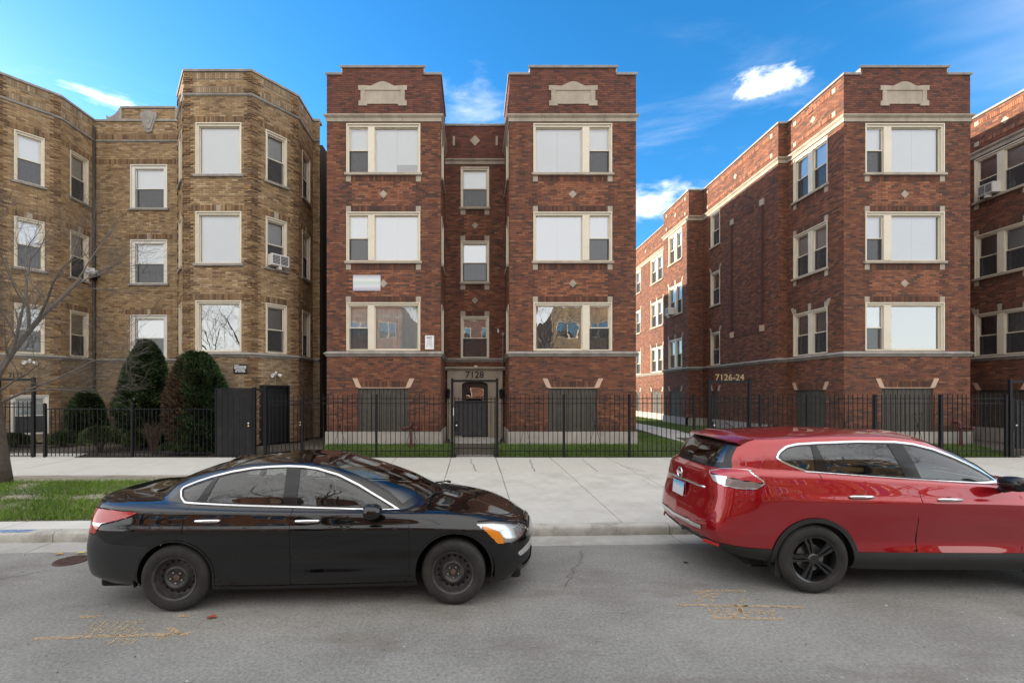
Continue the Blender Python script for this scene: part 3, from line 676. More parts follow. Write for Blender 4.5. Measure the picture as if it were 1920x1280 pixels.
# ================= central building
C7 = thing_at('apartment_building', 'dark red brick three storey apartment building with door number 7128', 'building', (0.2, FRONT_Y, 0.3))
LW = wing_front(C7, -4.97, 3.82, (0.50, 3.28), (0.664, 3.139), (1.38, 1.60), (1.06, 2.75), 1.88, 11.83,
    [(FOIL, FOIL, (M_blind, 0.010), M_glass), (WB, GC, WB, M_glass_r), (WB, GC, WB, M_glass, 9.95)])
RW = wing_front(C7, 1.17, 4.25, (0.665, 3.60), (0.807, 3.444), (2.457, 2.69), (1.305, 2.955), 2.14, 11.83,
    [(GC, GC, (M_blind_g, 0.0), M_glass_r), (WB, GC, WB, M_glass_r), (WB, GC, WB, M_glass)])
RECY = 17.6
rw = Wall(-1.15, RECY, 1, 0, 2.32, 0.5, 12.5, RED, M_mortar_r, C7); rw.pals = [(-1, 99, 11.2, 14, PURP)]
RF = [(3.56, 5.16), (6.48, 8.07), (9.37, 10.92)]
for fl, (z0, z1) in enumerate(RF):
    win = outer_frame(rw, 0.615, 1.705, z0, z1, M_frame, f=0.085)
    hung(rw, win, 0.70, 1.62, z0 + .045, z1 - .10, M_frame, (M_foil, 0.01) if fl == 0 else WB, GC, gl=M_glass_r if fl < 2 else M_glass, dsash=M_frame if fl == 2 else M_sash_d)
    if fl:
        sill(rw, 0.57, 1.75, z0); zs = z0 - .085; zp = RF[fl - 1][1]
        for ua, ub in ((0.60, 0.79), (1.53, 1.72)): stone(rw, ua, ub, zs - .2, zs, .014); stone(rw, ua, ub, zp + .004, zp + .2, .014)
        rw.zones += [(0.79, 1.53, zs - .2, zs, SOLD), (0.79, 1.53, zp + .004, zp + .2, SOLD)]
        r = .125; uc, zc_ = 1.16, (zp + zs) / 2; poly_stone(rw, [(uc - r, zc_), (uc, zc_ - r), (uc + r, zc_), (uc, zc_ + r)], .014, M_stone, 'diamond_stone')
        rw.pals.append((0.79, 1.53, zp + .2, zs - .2, MOTT))
uc, zc_, r = 1.16, 11.95, .20; poly_stone(rw, [(uc - r, zc_), (uc, zc_ - r), (uc + r, zc_), (uc, zc_ + r)], .014, M_stone, 'diamond_stone')
for ua in (0.30, 1.96): stone(rw, ua, ua + .085, 11.76, 12.12, .014)
moulding(rw, 0, 2.32, cornice(11.03, .19), M_stone, 'cornice_stone'); moulding(rw, 0, 2.32, belt(3.40, .16), M_stone_grey, 'belt_stone'); moulding(rw, 0, 2.32, coping(12.5), M_stone_grey, 'coping_stone', skip=False)
rw.holes.append((0.63, 1.66, 0.5, 2.70))
lr = Wall(-1.15, FRONT_Y, 0, 1, RECY - FRONT_Y, 0.91, 12.86, RED, M_mortar_r, C7); rr = Wall(1.17, RECY, 0, -1, RECY - FRONT_Y, 0.91, 12.86, RED, M_mortar_r, C7)
for w_, a, c in ((lr, 0.35, 1.35), (rr, 0.95, 1.95)):
    w_.pals = [(-1, 99, 11.3, 14, PURP)]
    for fl, (z0, z1) in enumerate(FLOORS):
        win = outer_frame(w_, a, c, z0, z1, M_frame); hung(w_, win, a + .075, c - .075, z0 + .045, z1 - .1, M_frame, WB, GC, dsash=M_sash_d)
        if fl: sill(w_, a - .06, c + .06, z0)
    moulding(w_, 0.0, w_.len, cornice(11.30), M_stone, 'cornice_stone', 1 if w_ is lr else 0, 0 if w_ is lr else 1)
    moulding(w_, 0.0, w_.len, belt(3.425, .175), M_stone_grey, 'belt_stone', 1 if w_ is lr else 0, 0 if w_ is lr else 1)
    moulding(w_, 0.0, w_.len, coping(12.86), M_stone_grey, 'coping_stone', skip=False)
    b = MB(); w_.box(b, 0, w_.len, -.3, .05, .15, .90); b.build('foundation', M_found, C7)
sw = Wall(-6.15, 19.4, 1, 0, 1.18, 0.4, 13.2, PURP, M_mortar_r, C7); moulding(sw, 0, 1.18, cornice(12.1, .2), M_stone, 'cornice_stone'); moulding(sw, 0, 1.18, belt(3.3, .16), M_stone_grey, 'belt_stone'); moulding(sw, 0, 1.18, coping(13.2), M_stone_grey, 'coping_stone', skip=False)
brickwork(C7, [LW, RW, rw, lr, rr, sw])
b = MB(); b.box(-4.9, 5.35, 17.95, 27.6, 0, 12.2); b.box(-6.1, -4.9, 19.8, 27.6, 0, 12.9); b.box(-4.6, -1.5, 15.75, 17.95, 0, 12.1); b.box(1.5, 5.1, 15.75, 17.95, 0, 12.1); b.build('roof', M_roof, C7)
plain(C7, [(5.42, 15.3, 0.3), (5.42, 27.6, 0.3), (5.42, 27.6, 12.86), (5.42, 15.3, 12.86)]); plain(C7, [(-4.97, 19.4, 0.3), (-4.97, 15.3, 0.3), (-4.97, 15.3, 12.86), (-4.97, 19.4, 12.86)])
# entrance: stone surround, arched door, steps
pw = Wall(-1.15, RECY - 0.10, 1, 0, 2.32, 0.4, 3.2, RED, M_mortar_r, C7)
def arch(c, hw, z0, zs, rise, n=10): return [(c - hw, z0)] + [(c - hw * math.cos(math.pi * i / n), zs + rise * math.sin(math.pi * i / n) ** .7) for i in range(n + 1)] + [(c + hw, z0)]
op = arch(1.16, .50, .42, 2.50, .14)
b = MB()
for pts in ([(0.10, .42), (0.66, .42), (0.66, 2.50), (0.10, 2.50)], [(1.66, .42), (2.22, .42), (2.22, 2.50), (1.66, 2.50)], [(0.10, 2.50)] + op[1:-1] + [(2.22, 2.50), (2.22, 3.06), (0.10, 3.06)]):
    b.prism(pts, .03, -.25, lambda u, z, d: pw.p(u, d, z))
portal = b.build('door_surround', M_stone, C7)
moulding(pw, 0.03, 2.29, [(-.1, 3.06), (.05, 3.06), (.09, 3.10), (.13, 3.14), (.13, 3.19), (-.1, 3.22)], M_stone, 'door_cornice', 1, 1, 3)
M_door = mat('dark_varnished_wood', (0.035, 0.022, 0.014), 0.35, var=0.3, vscale=8)
b = MB(); ip = arch(1.16, .34, 1.35, 2.30, .12)
full = arch(1.16, .51, .42, 2.50, .15); nn = len(full)
b.prism([(0.64, .42), (1.68, .42), (1.68, 1.35), (0.64, 1.35)], -.17, -.22, lambda u, z, d: pw.p(u, d, z))
b.prism([(0.64, 1.35), (0.82, 1.35)] + ip[1:7] + [(1.16, 2.68), (0.64, 2.68)], -.17, -.22, lambda u, z, d: pw.p(u, d, z))
b.prism([(1.50, 1.35), (1.68, 1.35), (1.68, 2.68), (1.16, 2.68)] + ip[6:-1], -.17, -.22, lambda u, z, d: pw.p(u, d, z))
door = b.build('door', M_door, C7)
b = MB(); b.prism(ip, -.19, -.2, lambda u, z, d: pw.p(u, d, z)); b.build('pane', M_glass_r, door)
b = MB(); b.lathe([(0.0, -.03), (.028, -.03), (.032, -.01), (.018, 0.0), (.012, .03)], 12, 'y'); k_ = b.build('door_handle', mat('steel_knob', (.5, .48, .44), .3, 1.0), door, smooth=True); k_.location = pw.p(1.56, -.15, 1.35)
dark_back(pw, door, .5, 1.8, .4, 2.8, -.5)
b = MB(); b.box(-.9, .92, 16.75, 17.42, .2, .52); b.box(-.75, .78, 16.2, 16.75, .2, .41); b.build('doorstep', M_conc, C7)
text_on(pw, C7, '7128', 1.15, 2.89, .36, .045, M_text, .004, .02)
M_pipe = mat('grey_conduit', (.30, .27, .24), .5, var=.1)
b = MB(); q = lambda px, py: tuple(P(px, py, RECY - .06)); b.tube([q(943, 628), q(943, 688)], .016, 6); b.tube([q(838, 718), q(834, 712), q(834, 695), q(837, 688), q(944, 688), q(950, 693), q(950, 722), q(943, 730)], .014, 6); b.build('conduit', M_pipe, C7, smooth=True)
b = MB(); c_ = P(943, 627, RECY - .07); b.box(c_.x - .05, c_.x + .05, c_.y - .04, c_.y + .04, c_.z - .04, c_.z + .07); b.build('junction_box', M_pipe, C7)
b = MB(); c_ = P(892, 687, RECY - .15); b.box(c_.x - .06, c_.x + .06, c_.y - .03, c_.y + .03, c_.z - .04, c_.z + .04); b.build('doorbell_camera', mat('white_plastic', (.75, .74, .72), .4), C7)
b = MB(); c_ = P(934, 620, RECY - .03); b.box(c_.x - .03, c_.x + .03, c_.y - .02, c_.y + .02, c_.z - .07, c_.z + .07); b.build('sensor', MATS['white_plastic'], C7)
for sx in (-1, 1):
    b = MB(); cx, cy, cz = sx * 1.02, RECY - .20, 2.10
    b.lathe([(.0, .28), (.05, .25), (.10, .19), (.085, .17), (.075, -.05), (.05, -.09), (.0, -.12)], 6, 'z'); o = b.build('wall_lantern', M_black, C7, loc=(cx, cy, cz))
    b = MB(); b.box(-.015, .015, 0, .14, .10, .13); b.box(-.05, .05, .10, .13, .0, .22); b.build('lantern_bracket', M_black, o)

# ================= right building (court building) and its twin
def court_building(X0, label, full=True):
    B_ = thing_at('apartment_building', label, 'building', (X0 + 2.0, FRONT_Y, 0.3))
    M2 = (M_blind, 0.0)
    fw = wing_front(B_, X0, 4.24, (0.54, 3.48), (0.717, 3.372), (1.363, 1.614), (1.26, 3.0), 2.03, 11.83,
        [(FOIL, GC, None, M_glass_r), (M2, GC, M2, M_glass), (M2, GC, M2, M_glass)])
    X1, X2 = X0 - .36, X0 - 1.12
    secs = [(X0, 18.06, FRONT_Y, [('pair', .36, 2.06)])]
    if full: secs += [(X1, 24.0, 18.06, [('one', .80, 1.65), ('panel', 2.6, 5.07)]), (X2, 27.2, 24.0, [('pair', .74, 2.44)]), (X1, 37.0, 27.2, [('one', 2.9, 4.0), ('pair', 5.9, 7.9)])]
    else: secs += [(X1, 24.0, 18.06, [('one', .8, 1.65)])]
    walls = [fw]
    for si, (X, Yf, Yn, feats) in enumerate(secs):
        s = Wall(X, Yf, 0, -1, Yf - Yn, 0.91, 12.86, RED, M_mortar_r, B_); walls.append(s); s.near = si == 0 and full
        for ft in feats:
            a, c = ft[1], ft[2]
            if ft[0] == 'panel':
                z0, z1 = 4.78, 10.3
                for ua in (a, c - .26): stone(s, ua, ua + .26, z0, z0 + .26, .06, M_stone_pink); stone(s, ua, ua + .26, z1 - .26, z1, .06)
                s.zones += [(a + .2, c - .2, z0, z0 + .2, SOLD, .02), (a + .2, c - .2, z1 - .2, z1, SOLD, .02)]
                b = MB()
                for ua in (a + .05, c - .15): s.box(b, ua, ua + .10, -.01, .055, z0 + .22, z1 - .22)
                b.build('panel_border', mat('dark_brick_border', (.075, .034, .026), .9, var=.3, vscale=14), B_); continue
            for fl, (z0, z1) in enumerate(FLOORS):
                mu = [((a + c) / 2 - .11, (a + c) / 2 + .11)] if ft[0] == 'pair' else []
                win = outer_frame(s, a, c, z0, z1, M_frame, mull=mu)
                ops = [(a + .075, mu[0][0]), (mu[0][1], c - .075)] if mu else [(a + .075, c - .075)]
                for q0, q1 in ops: hung(s, win, q0, q1, z0 + .045, z1 - .1, M_frame, (M_blind, 0) if (si + fl) % 3 else GC, GC, dsash=M_sash_d)
                sill(s, a - .06, c + .06, z0) if fl else None
                if fl and si == 0:
                    zs = z0 - .085; zp = FLOORS[fl - 1][1]
                    for ua, ub in ((a - .02, a + .145), (c - .145, c + .02)): stone(s, ua, ub, zs - .2, zs, .014); stone(s, ua, ub, zp + .004, zp + .2, .014)
                    s.zones += [(a + .145, c - .145, zs - .2, zs, SOLD), (a + .145, c - .145, zp + .004, zp + .2, SOLD)]
                elif fl < 2:
                    for ua in ([a, c] if c - a < 1.2 else [a, (a + c) / 2, c]):
                        sg = -1 if ua == a else (1 if ua == c else 0)
                        pts = [(ua - .06 - sg * .03, z1 + .01), (ua + .06 - sg * .03, z1 + .01), (ua + .07 + sg * .08, z1 + .27), (ua - .07 + sg * .08, z1 + .27)]
                        poly_stone(s, pts, .018, M_stone, 'keystone')
                    s.zones.append((a + .1, c - .1, z1 + .01, z1 + .21, SOLD))
            boarded(s, a + .12, c - .12, 0.92, 2.30); splay(s, a + .12, c - .12, 2.32, .28)
        for zz in ((12.55, .16), (11.75, .16)):
            if si < 3:
                for ua in (.35, s.len - .5): stone(s, ua, ua + .16, zz[0] - .02, zz[0] + .15, .018)
        r = .13; um = s.len / 2; poly_stone(s, [(um - r, 12.2), (um, 12.2 - r), (um + r, 12.2), (um, 12.2 + r)], .016, M_stone, 'diamond_stone')
        s.zones.append((.55, s.len - .55, 12.53, 12.69, MOTT, .02)); s.zones.append((.55, s.len - .55, 11.74, 11.9, MOTT, .02))
        prev_out = si > 0 and secs[si - 1][0] > X; next_out = si < len(secs) - 1 and secs[si + 1][0] < X
        m1 = 1 if (si == 0 or prev_out) else -1; m0 = -1 if next_out else (1 if si < len(secs) - 1 else 0)
        moulding(s, 0, s.len, cornice(11.30), M_stone, 'cornice_stone', m0, m1); moulding(s, 0, s.len, belt(3.425, .175), M_stone_grey, 'belt_stone', m0, m1); moulding(s, 0, s.len, coping(12.86), M_stone_grey, 'coping_stone', m0, m1, 1.4, skip=False)
        b = MB(); s.box(b, 0, s.len + (.0 if si == 0 else .04), -.3, .05, .15, .90); b.build('foundation', M_found, B_)
        if si < len(secs) - 1 and secs[si + 1][0] < X:
            r_ = Wall(secs[si + 1][0], Yf, 1, 0, X - secs[si + 1][0], 0.91, 12.86, RED, M_mortar_r, B_); walls.append(r_)
            moulding(r_, 0, r_.len, cornice(11.30), M_stone, 'cornice_stone', 1, -1); moulding(r_, 0, r_.len, belt(3.425, .175), M_stone_grey, 'belt_stone', 1, -1); moulding(r_, 0, r_.len, coping(12.86), M_stone_grey, 'coping_stone', 1, -1, skip=False)
            b = MB(); r_.box(b, -.05, r_.len, -.3, .049, .15, .90); b.build('foundation', M_found, B_)
    brickwork(B_, walls, 300 if full else 60)
    b = MB(); b.box(X0 + .45, X0 + 4.15, 15.75, 40, 0, 12.1); b.build('roof', M_roof, B_)
    plain(B_, [(X0 + 4.24, 15.3, .3), (X0 + 4.24, 40, .3), (X0 + 4.24, 40, 12.86), (X0 + 4.24, 15.3, 12.86)])
    return B_, walls
CB, cbw = court_building(12.41, 'deep red brick court apartment building beside the wide side lawn')
TB, tbw = court_building(19.45, 'red brick apartment building beyond the narrow passage with window air conditioner', False)

# ================= tan building with two octagonal bays
TN = thing_at('apartment_building', 'tan brick apartment building with angled bays behind evergreen shrubs', 'building', (-12.9, FRONT_Y, 0.3))
YB, YM = 18.1, 16.6
bays = [(-8.635, 1.135, 2.195), (-17.295, 1.135, 2.195)]
twalls = []
def tproj(L_): return lambda u, k: 0.026 if ((u < .23 or u > L_ - .23) and k % 6 < 3) else 0.0
def tan_wall(x0, y0, x1, y1, kind, z1=12.98, near=False):
    L_ = math.hypot(x1 - x0, y1 - y0); w_ = Wall(x0, y0, x1 - x0, y1 - y0, L_, 0.45, z1, TAN, M_mortar_t, TN); w_.near = near
    if kind in ('front', 'angle'):
        w_.proj = tproj(L_); w_.pals = [(-.1, .23, 0, 13.5, TAND), (L_ - .23, L_ + .1, 0, 13.5, TAND)]
    w_.pals.insert(0, (-1, 99, 0, 3.4, TANP))
    twalls.append(w_); return w_
def tan_trim(w_, m0, m1, wide=True):
    L_ = w_.len
    moulding(w_, 0, L_, [(-.03, 12.16), (.02, 12.16), (.05, 12.19), (.055, 12.235), (.03, 12.25), (-.03, 12.25)], M_stone_grey, 'string_stone', m0, m1, 1.6)
    moulding(w_, 0, L_, coping(12.98, .085, .04), M_stone_grey, 'coping_stone', m0, m1, 1.6, skip=False); moulding(w_, 0, L_, belt(3.41, .16), M_stone_grey, 'belt_stone', m0, m1, 1.6)
    if wide:
        e = .23 if w_.proj else .0
        w_.zones += [(e + .05, L_ - e - .05, 12.74, 12.95, TANP), (e + .05, L_ - e - .05, 12.28, 12.48, TANP)]
def tan_win(w_, a, c, kind, look=None, base=True):
    for fl, (z0, z1) in enumerate(FLOORS):
        z0 = (3.58, 6.54, 9.53)[fl]; z1 = (5.30, 8.29, 11.27)[fl]
        fm = M_frame_w if kind == 'stair' else M_frame
        win = outer_frame(w_, a, c, z0, z1, fm, f=.16 if kind == 'stair' else .08, ft=.15 if kind == 'stair' else .10)
        f = .16 if kind == 'stair' else .08; ft = .15 if kind == 'stair' else .10
        if kind == 'pic': picture(w_, win, a + f, c - f, z0 + .045, z1 - ft, fm, (M_blind, 0.0) if fl else (M_foil, .005), M_glass if fl else M_glass_r, .97)
        else: hung(w_, win, a + f, c - f, z0 + .045, z1 - ft, fm, (M_blind, 0), GC, gl=M_glass if fl else M_glass_r, dsash=fm if kind != 'side' else M_sash_d, low_screen=True)
        if fl: sill(w_, a - .07, c + .07, z0, M_stone_grey)
        e = .24 if w_.proj else .02
        za, zb_ = z1 + .015, z1 + .22
        if fl == 2: w_.zones.append((e, w_.len - e, za, zb_, TAND))
        elif fl == 1 or kind == 'stair':
            k = (a + c) / 2; stone(w_, k - .075, k + .075, za, zb_, .016, M_stone)
            w_.zones += [(max(e, a - .2), k - .08, za, zb_, TAND), (k + .08, min(w_.len - e, c + .2), za, zb_, TAND)]
        else: w_.zones.append((max(e, a - .2), min(w_.len - e, c + .2), za, zb_, TAND))
for bi, (cx, hf, hb) in enumerate(bays):
    T_ = math.tan(R(25))
    f_ = tan_wall(cx - hf, FRONT_Y, cx + hf, FRONT_Y, 'front', near=bi == 0); tan_win(f_, .40, 1.93, 'pic'); tan_trim(f_, T_, T_)
    ra = tan_wall(cx + hf, FRONT_Y, cx + hb, YM, 'angle', near=bi == 0); tan_win(ra, .48, 1.24, 'ang'); tan_trim(ra, T_, .40)
    la = tan_wall(cx - hb, YM, cx - hf, FRONT_Y, 'angle'); tan_win(la, .44, 1.20, 'ang'); tan_trim(la, .40, T_)
    rs = tan_wall(cx + hb, YM, cx + hb, YB, 'side'); tan_win(rs, .38, 1.18, 'side'); tan_trim(rs, .40, -1)
    ls = tan_wall(cx - hb, YB, cx - hb, YM, 'side'); tan_win(ls, .32, 1.12, 'side'); tan_trim(ls, -1, .40)
    if bi == 0: RA, FR = ra, f_
    else:
        z0, z1 = 0.75, 2.12; win = outer_frame(ra, .40, 1.35, z0, z1, M_frame_w, f=.1); hung(ra, win, .5, 1.25, z0 + .045, z1 - .1, M_frame_w, (M_blind, 0), (M_blind_g, 0), dsash=M_sash_d)
        ra.zones.append((.3, 1.4, z1 + .015, z1 + .22, TAND))
rc = tan_wall(-15.10, YB, -10.83, YB, 'wall'); tan_win(rc, 1.415, 2.88, 'stair'); tan_trim(rc, 0, 0, False); rc.zones.append((0, rc.len, 12.27, 12.47, TAND))
# raised centre of the recess with shield and scrolls
cp = tan_wall(-14.02, YB - .001, -11.9, YB - .001, 'wall', 13.50); cp.z0 = 13.07
moulding(cp, 0, cp.len, coping(13.50, .085, .04), M_stone_grey, 'coping_stone', 1, 1, 2, skip=False)
for sg, ux in ((-1, 0.0), (1, cp.len)):
    pts = [(ux, 13.07), (ux, 13.56)] + [(ux + sg * (.10 + .42 * t), 13.50 - .34 * math.sin(t * math.pi / 2) ** .8) for t in [i / 8 for i in range(9)]] + [(ux + sg * .62, 13.24), (ux + sg * .60, 13.07)]
    poly_stone(cp, pts if sg < 0 else pts[::-1], .03, M_stone_grey, 'scroll_stone', back=-.2)
shield = [(.0, -.46), (.14, -.40), (.20, -.15), (.34, .22), (.30, .36), (.16, .36), (.10, .44), (-.10, .44), (-.16, .36), (-.30, .36), (-.34, .22), (-.20, -.15), (-.14, -.40)]
poly_stone(rc, [(2.15 + a, 12.98 + z) for a, z in shield], .05, M_stone_grey, 'shield_stone'); poly_stone(rc, [(2.15 + a * .72, 12.99 + z * .74) for a, z in shield], .07, M_stone_grey, 'shield_stone')
poly_stone(rc, [(2.15 + .09 * math.cos(i * math.pi / 6), 13.02 + .15 * math.sin(i * math.pi / 6)) for i in range(12)], .09, M_stone_grey, 'shield_boss')
es = tan_wall(-6.44, YB, -6.16, YB, 'wall', 13.1); tan_trim(es, -1, 0, False)
# entrance in the recess, steel door in the angled bay
rc.holes.append((1.70, 2.60, 0.45, 2.55)); b = MB(); rc.box(b, 1.35, 2.95, -.1, .10, 2.62, 2.95); rc.box(b, 1.25, 3.05, -.1, .16, 2.95, 3.06); b.build('door_surround', M_stone_grey, TN)
b = MB(); rc.box(b, 1.52, 1.70, -.1, .05, .45, 2.62); rc.box(b, 2.60, 2.78, -.1, .05, .45, 2.62); b.build('door_surround', M_frame_w, TN)
b = MB(); rc.box(b, 1.70, 2.60, -.2, -.15, .45, 2.55); dr = b.build('door', M_door, TN); b = MB(); rc.box(b, 1.9, 2.4, -.149, -.14, 1.3, 2.3); b.build('pane', M_glass_r, dr)
RA.holes.append((.30, 1.30, 0.45, 2.42)); b = MB(); rect_frame(b, RA, .26, 1.34, .45, 2.47, .06, -.1, .03, fb=.01); RA.box(b, .32, 1.28, -.12, -.06, .46, 2.41); b.build('steel_door', M_black, TN)
brickwork(TN, twalls)
b = MB(); b.box(-19.4, -6.2, YB + .45, 38, 0, 12.3)
for cx, hf, hb in bays: b.box(cx - 1.0, cx + 1.0, 15.8, YB + .45, 0, 12.2); b.box(cx - 1.7, cx + 1.7, 17.1, YB + .44, 0, 12.19)
b.build('roof', M_roof, TN)
b = MB(); b.tube([P(176, 238, 18.02), P(176, 700, 18.02), P(176, 830, 18.02)], .055, 8); b.build('downspout', mat('dark_pipe', (.035, .032, .03), .5), TN, smooth=True)

# ================= buildings beyond and across the street
def far_block(name, label, x0, x1, y0, y1, h, m, face, nx=4, floors=3, par_h=.9):
    """plain brick block with framed windows on the street face; face = +1 looks to +Y"""
    B_ = thing_at(name, label, 'building', ((x0 + x1) / 2, y0 if face < 0 else y1, 0.0))
    w_ = Wall(x1, y1, -1, 0, x1 - x0, 0.0, h, RED, m, B_) if face > 0 else Wall(x0, y0, 1, 0, x1 - x0, 0.0, h, RED, m, B_)
    pitch = (x1 - x0) / nx
    for i in range(nx):
        for f in range(floors):
            a = pitch * (i + .5) - pitch * .32; c = pitch * (i + .5) + pitch * .32; z0 = 1.3 + f * 3.0 + (0.6 if floors == 3 else 0)
            win = outer_frame(w_, a, c, z0, z0 + 1.7, M_frame, mull=[((a + c) / 2 - .07, (a + c) / 2 + .07)])
            pane(w_, win, a + .08, c - .08, z0 + .05, z0 + 1.6, -.1, M_glass_r); blind(w_, win, a + .05, c - .05, z0 + .3, z0 + 1.65, -.16, M_blind)
            dark_back(w_, win, a, c, z0, z0 + 1.7, -.3)
    backing(w_); moulding(w_, 0, w_.len, cornice(h - 1.5), M_stone, 'cornice_stone', seg=4); moulding(w_, 0, w_.len, coping(h), M_stone, 'coping_stone', seg=4)
    b = MB(); b.box(x0 + .02, x1 - .02, (y0 if face > 0 else y0 + .4), (y1 - .4 if face > 0 else y1), 0, h - .3); b.build('rear_wall', m, B_)
    return B_
far_block('apartment_building', 'sunlit orange brick apartment building across the street seen mirrored in glass', -22, -7.5, -30, -16, 11.5, plain_mat('plain_orange_brick', (.34, .14, .07), (.24, .09, .05), (.25, .18, .13)), 1, 5)
far_block('apartment_building', 'sunlit red brick apartment building across the street seen mirrored in car paint', -6, 6.5, -30, -16, 12, M_plain_red, 1, 4)
far_block('apartment_building', 'sunlit tan brick apartment building across the street seen mirrored in car paint', 8, 24, -30, -16, 11, M_plain_tan, 1, 5)
far_block('apartment_building', 'tan brick rear building rising beyond the court building', 14.5, 24, 46, 56, 16.5, M_plain_tan, -1, 3, 4)

far_block('apartment_building', 'unseen brown brick block past the tan building, added to shade the street', -41, -20.2, FRONT_Y, 32, 12.6, M_plain_tan, -1, 6)  # out-of-view block added to keep the low sun off the street
far_block('apartment_building', 'unseen red brick block at the far end, added to shade the street', -66, -42.5, FRONT_Y, 32, 12.6, M_plain_red, -1, 6)  # second added block, also out of view, carrying on the street's shade
# ------------------------------------------------------------------ fences, gates and small fittings
M_iron = mat('fence_iron', (0.009, 0.009, 0.011), 0.5, var=0.25, vscale=8, spec=0.22)
M_brass = mat('brass', (0.75, 0.52, 0.2), 0.25, 1.0)
M_steel = mat('steel_fitting', (0.6, 0.6, 0.58), 0.3, 1.0)
def picket_mesh(h, tip=True):
    b = MB(); r = .0085; b.box(-r, r, -r, r, 0, h - (.055 if tip else 0))
    if tip:
        z = h - .055; b.lathe([(.0, z), (.014, z + .004), (.014, z + .012), (.006, z + .018), (.012, z + .030), (.009, z + .040), (.0, h)], 6, 'z')
    return b.mesh('picket', M_iron)
def bar_mesh(sx, sy, sz, name, cap=0.0):
    b = MB(); b.box(-sx / 2, sx / 2, -sy / 2, sy / 2, 0, sz)
    if cap: b.box(-sx / 2 - .008, sx / 2 + .008, -sy / 2 - .008, sy / 2 + .008, sz, sz + .012); b.lathe([(sx * .5, sz + .012), (sx * .25, sz + .03), (.0, sz + .035)], 4, 'z')
    return b.mesh(name, M_iron)
def curl(b, cx, cz, r, a0, turns, sg, rad=.0055, y=0.0):
    n = 12; b.tube([(cx + sg * r * (1 - .6 * i / n) * math.cos(a0 + turns * 2 * math.pi * i / n), y, cz + r * (1 - .6 * i / n) * math.sin(a0 + turns * 2 * math.pi * i / n)) for i in range(n + 1)], rad, 5)
def scroll_mesh():
    b = MB()
    for sg in (-1, 1):
        b.tube([(sg * .17, 0, .36), (sg * .10, 0, .62), (sg * .02, 0, .90), (sg * .015, 0, .98), (sg * .06, 0, 1.13), (sg * .13, 0, 1.30)], .006, 5)
        curl(b, sg * .10, .36, .07, 0, -.9, sg); curl(b, sg * .09, 1.30, .045, 0, .9, sg)
    b.box(-.025, .025, -.012, .012, .88, .96)
    return b.mesh('scroll', M_iron, smooth=False)
SCROLL = scroll_mesh(); PK = {}
def fence(label, x0, x1, posts, top, rails, scrolls=(), gap=.1437, post_h=None, base=.223, Y=FENCE_Y):
    F = thing('iron_fence', label, 'fence', ((x0 + x1) / 2, Y, base)); cx = (x0 + x1) / 2
    if (top, base) not in PK: PK[(top, base)] = (picket_mesh(top - base - .03), bar_mesh(.065, .065, (post_h or top - .04) - base + .15, 'post', 1))
    pk, po = PK[(top, base)]
    for z in rails:
        b = MB(); b.box(x0 - cx, x1 - cx, -.014, .014, z - base - .012, z - base + .012); b.build('rail', M_iron, F)
    for x in posts: link('post', po, F, (x - cx, 0, -.15))
    n = int((x1 - x0) / gap)
    for i in range(n):
        x = x0 + (i + .5) * (x1 - x0) / n
        if any(abs(x - p_) < .05 for p_ in posts): continue
        o = link('picket', pk, F, (x - cx, rng.uniform(-.002, .002), .03)); o.rotation_euler = (rng.uniform(-.006, .006), rng.uniform(-.008, .008), 0)
    for x in scrolls: link('scroll', SCROLL, F, (x - cx, -.012, .03))
    return F
HR = (2.025, 1.875, .42)
fence('black iron picket fence before the left wing of the 7128 building', -5.30, -.74, (-5.30, -3.02), 2.17, HR, (-4.14, -1.93))
fence('black iron picket fence before the right wing of the 7128 building', .74, 7.12, (2.74, 4.75, 6.74), 2.17, HR, (1.55, 3.70))
fence('black iron picket fence before the deep red court building', 8.52, 16.35, (8.77, 10.22, 12.30, 14.32, 16.32), 2.17, HR, (9.05, 11.35, 13.6))
fence('black iron picket fence of the twin building past the passage gate', 17.85, 22.5, (17.9, 19.9, 21.9), 2.17, HR)
fence('lower black iron fence along the garden of the tan building', -13.20, -8.02, (-13.20, -10.52), 1.745, (1.70, .36), gap=.128, post_h=1.86)
fence('short length of black iron fence beside the 7132 gate', -17.5, -14.72, (-16.6,), 1.90, (1.85, .36), gap=.128)
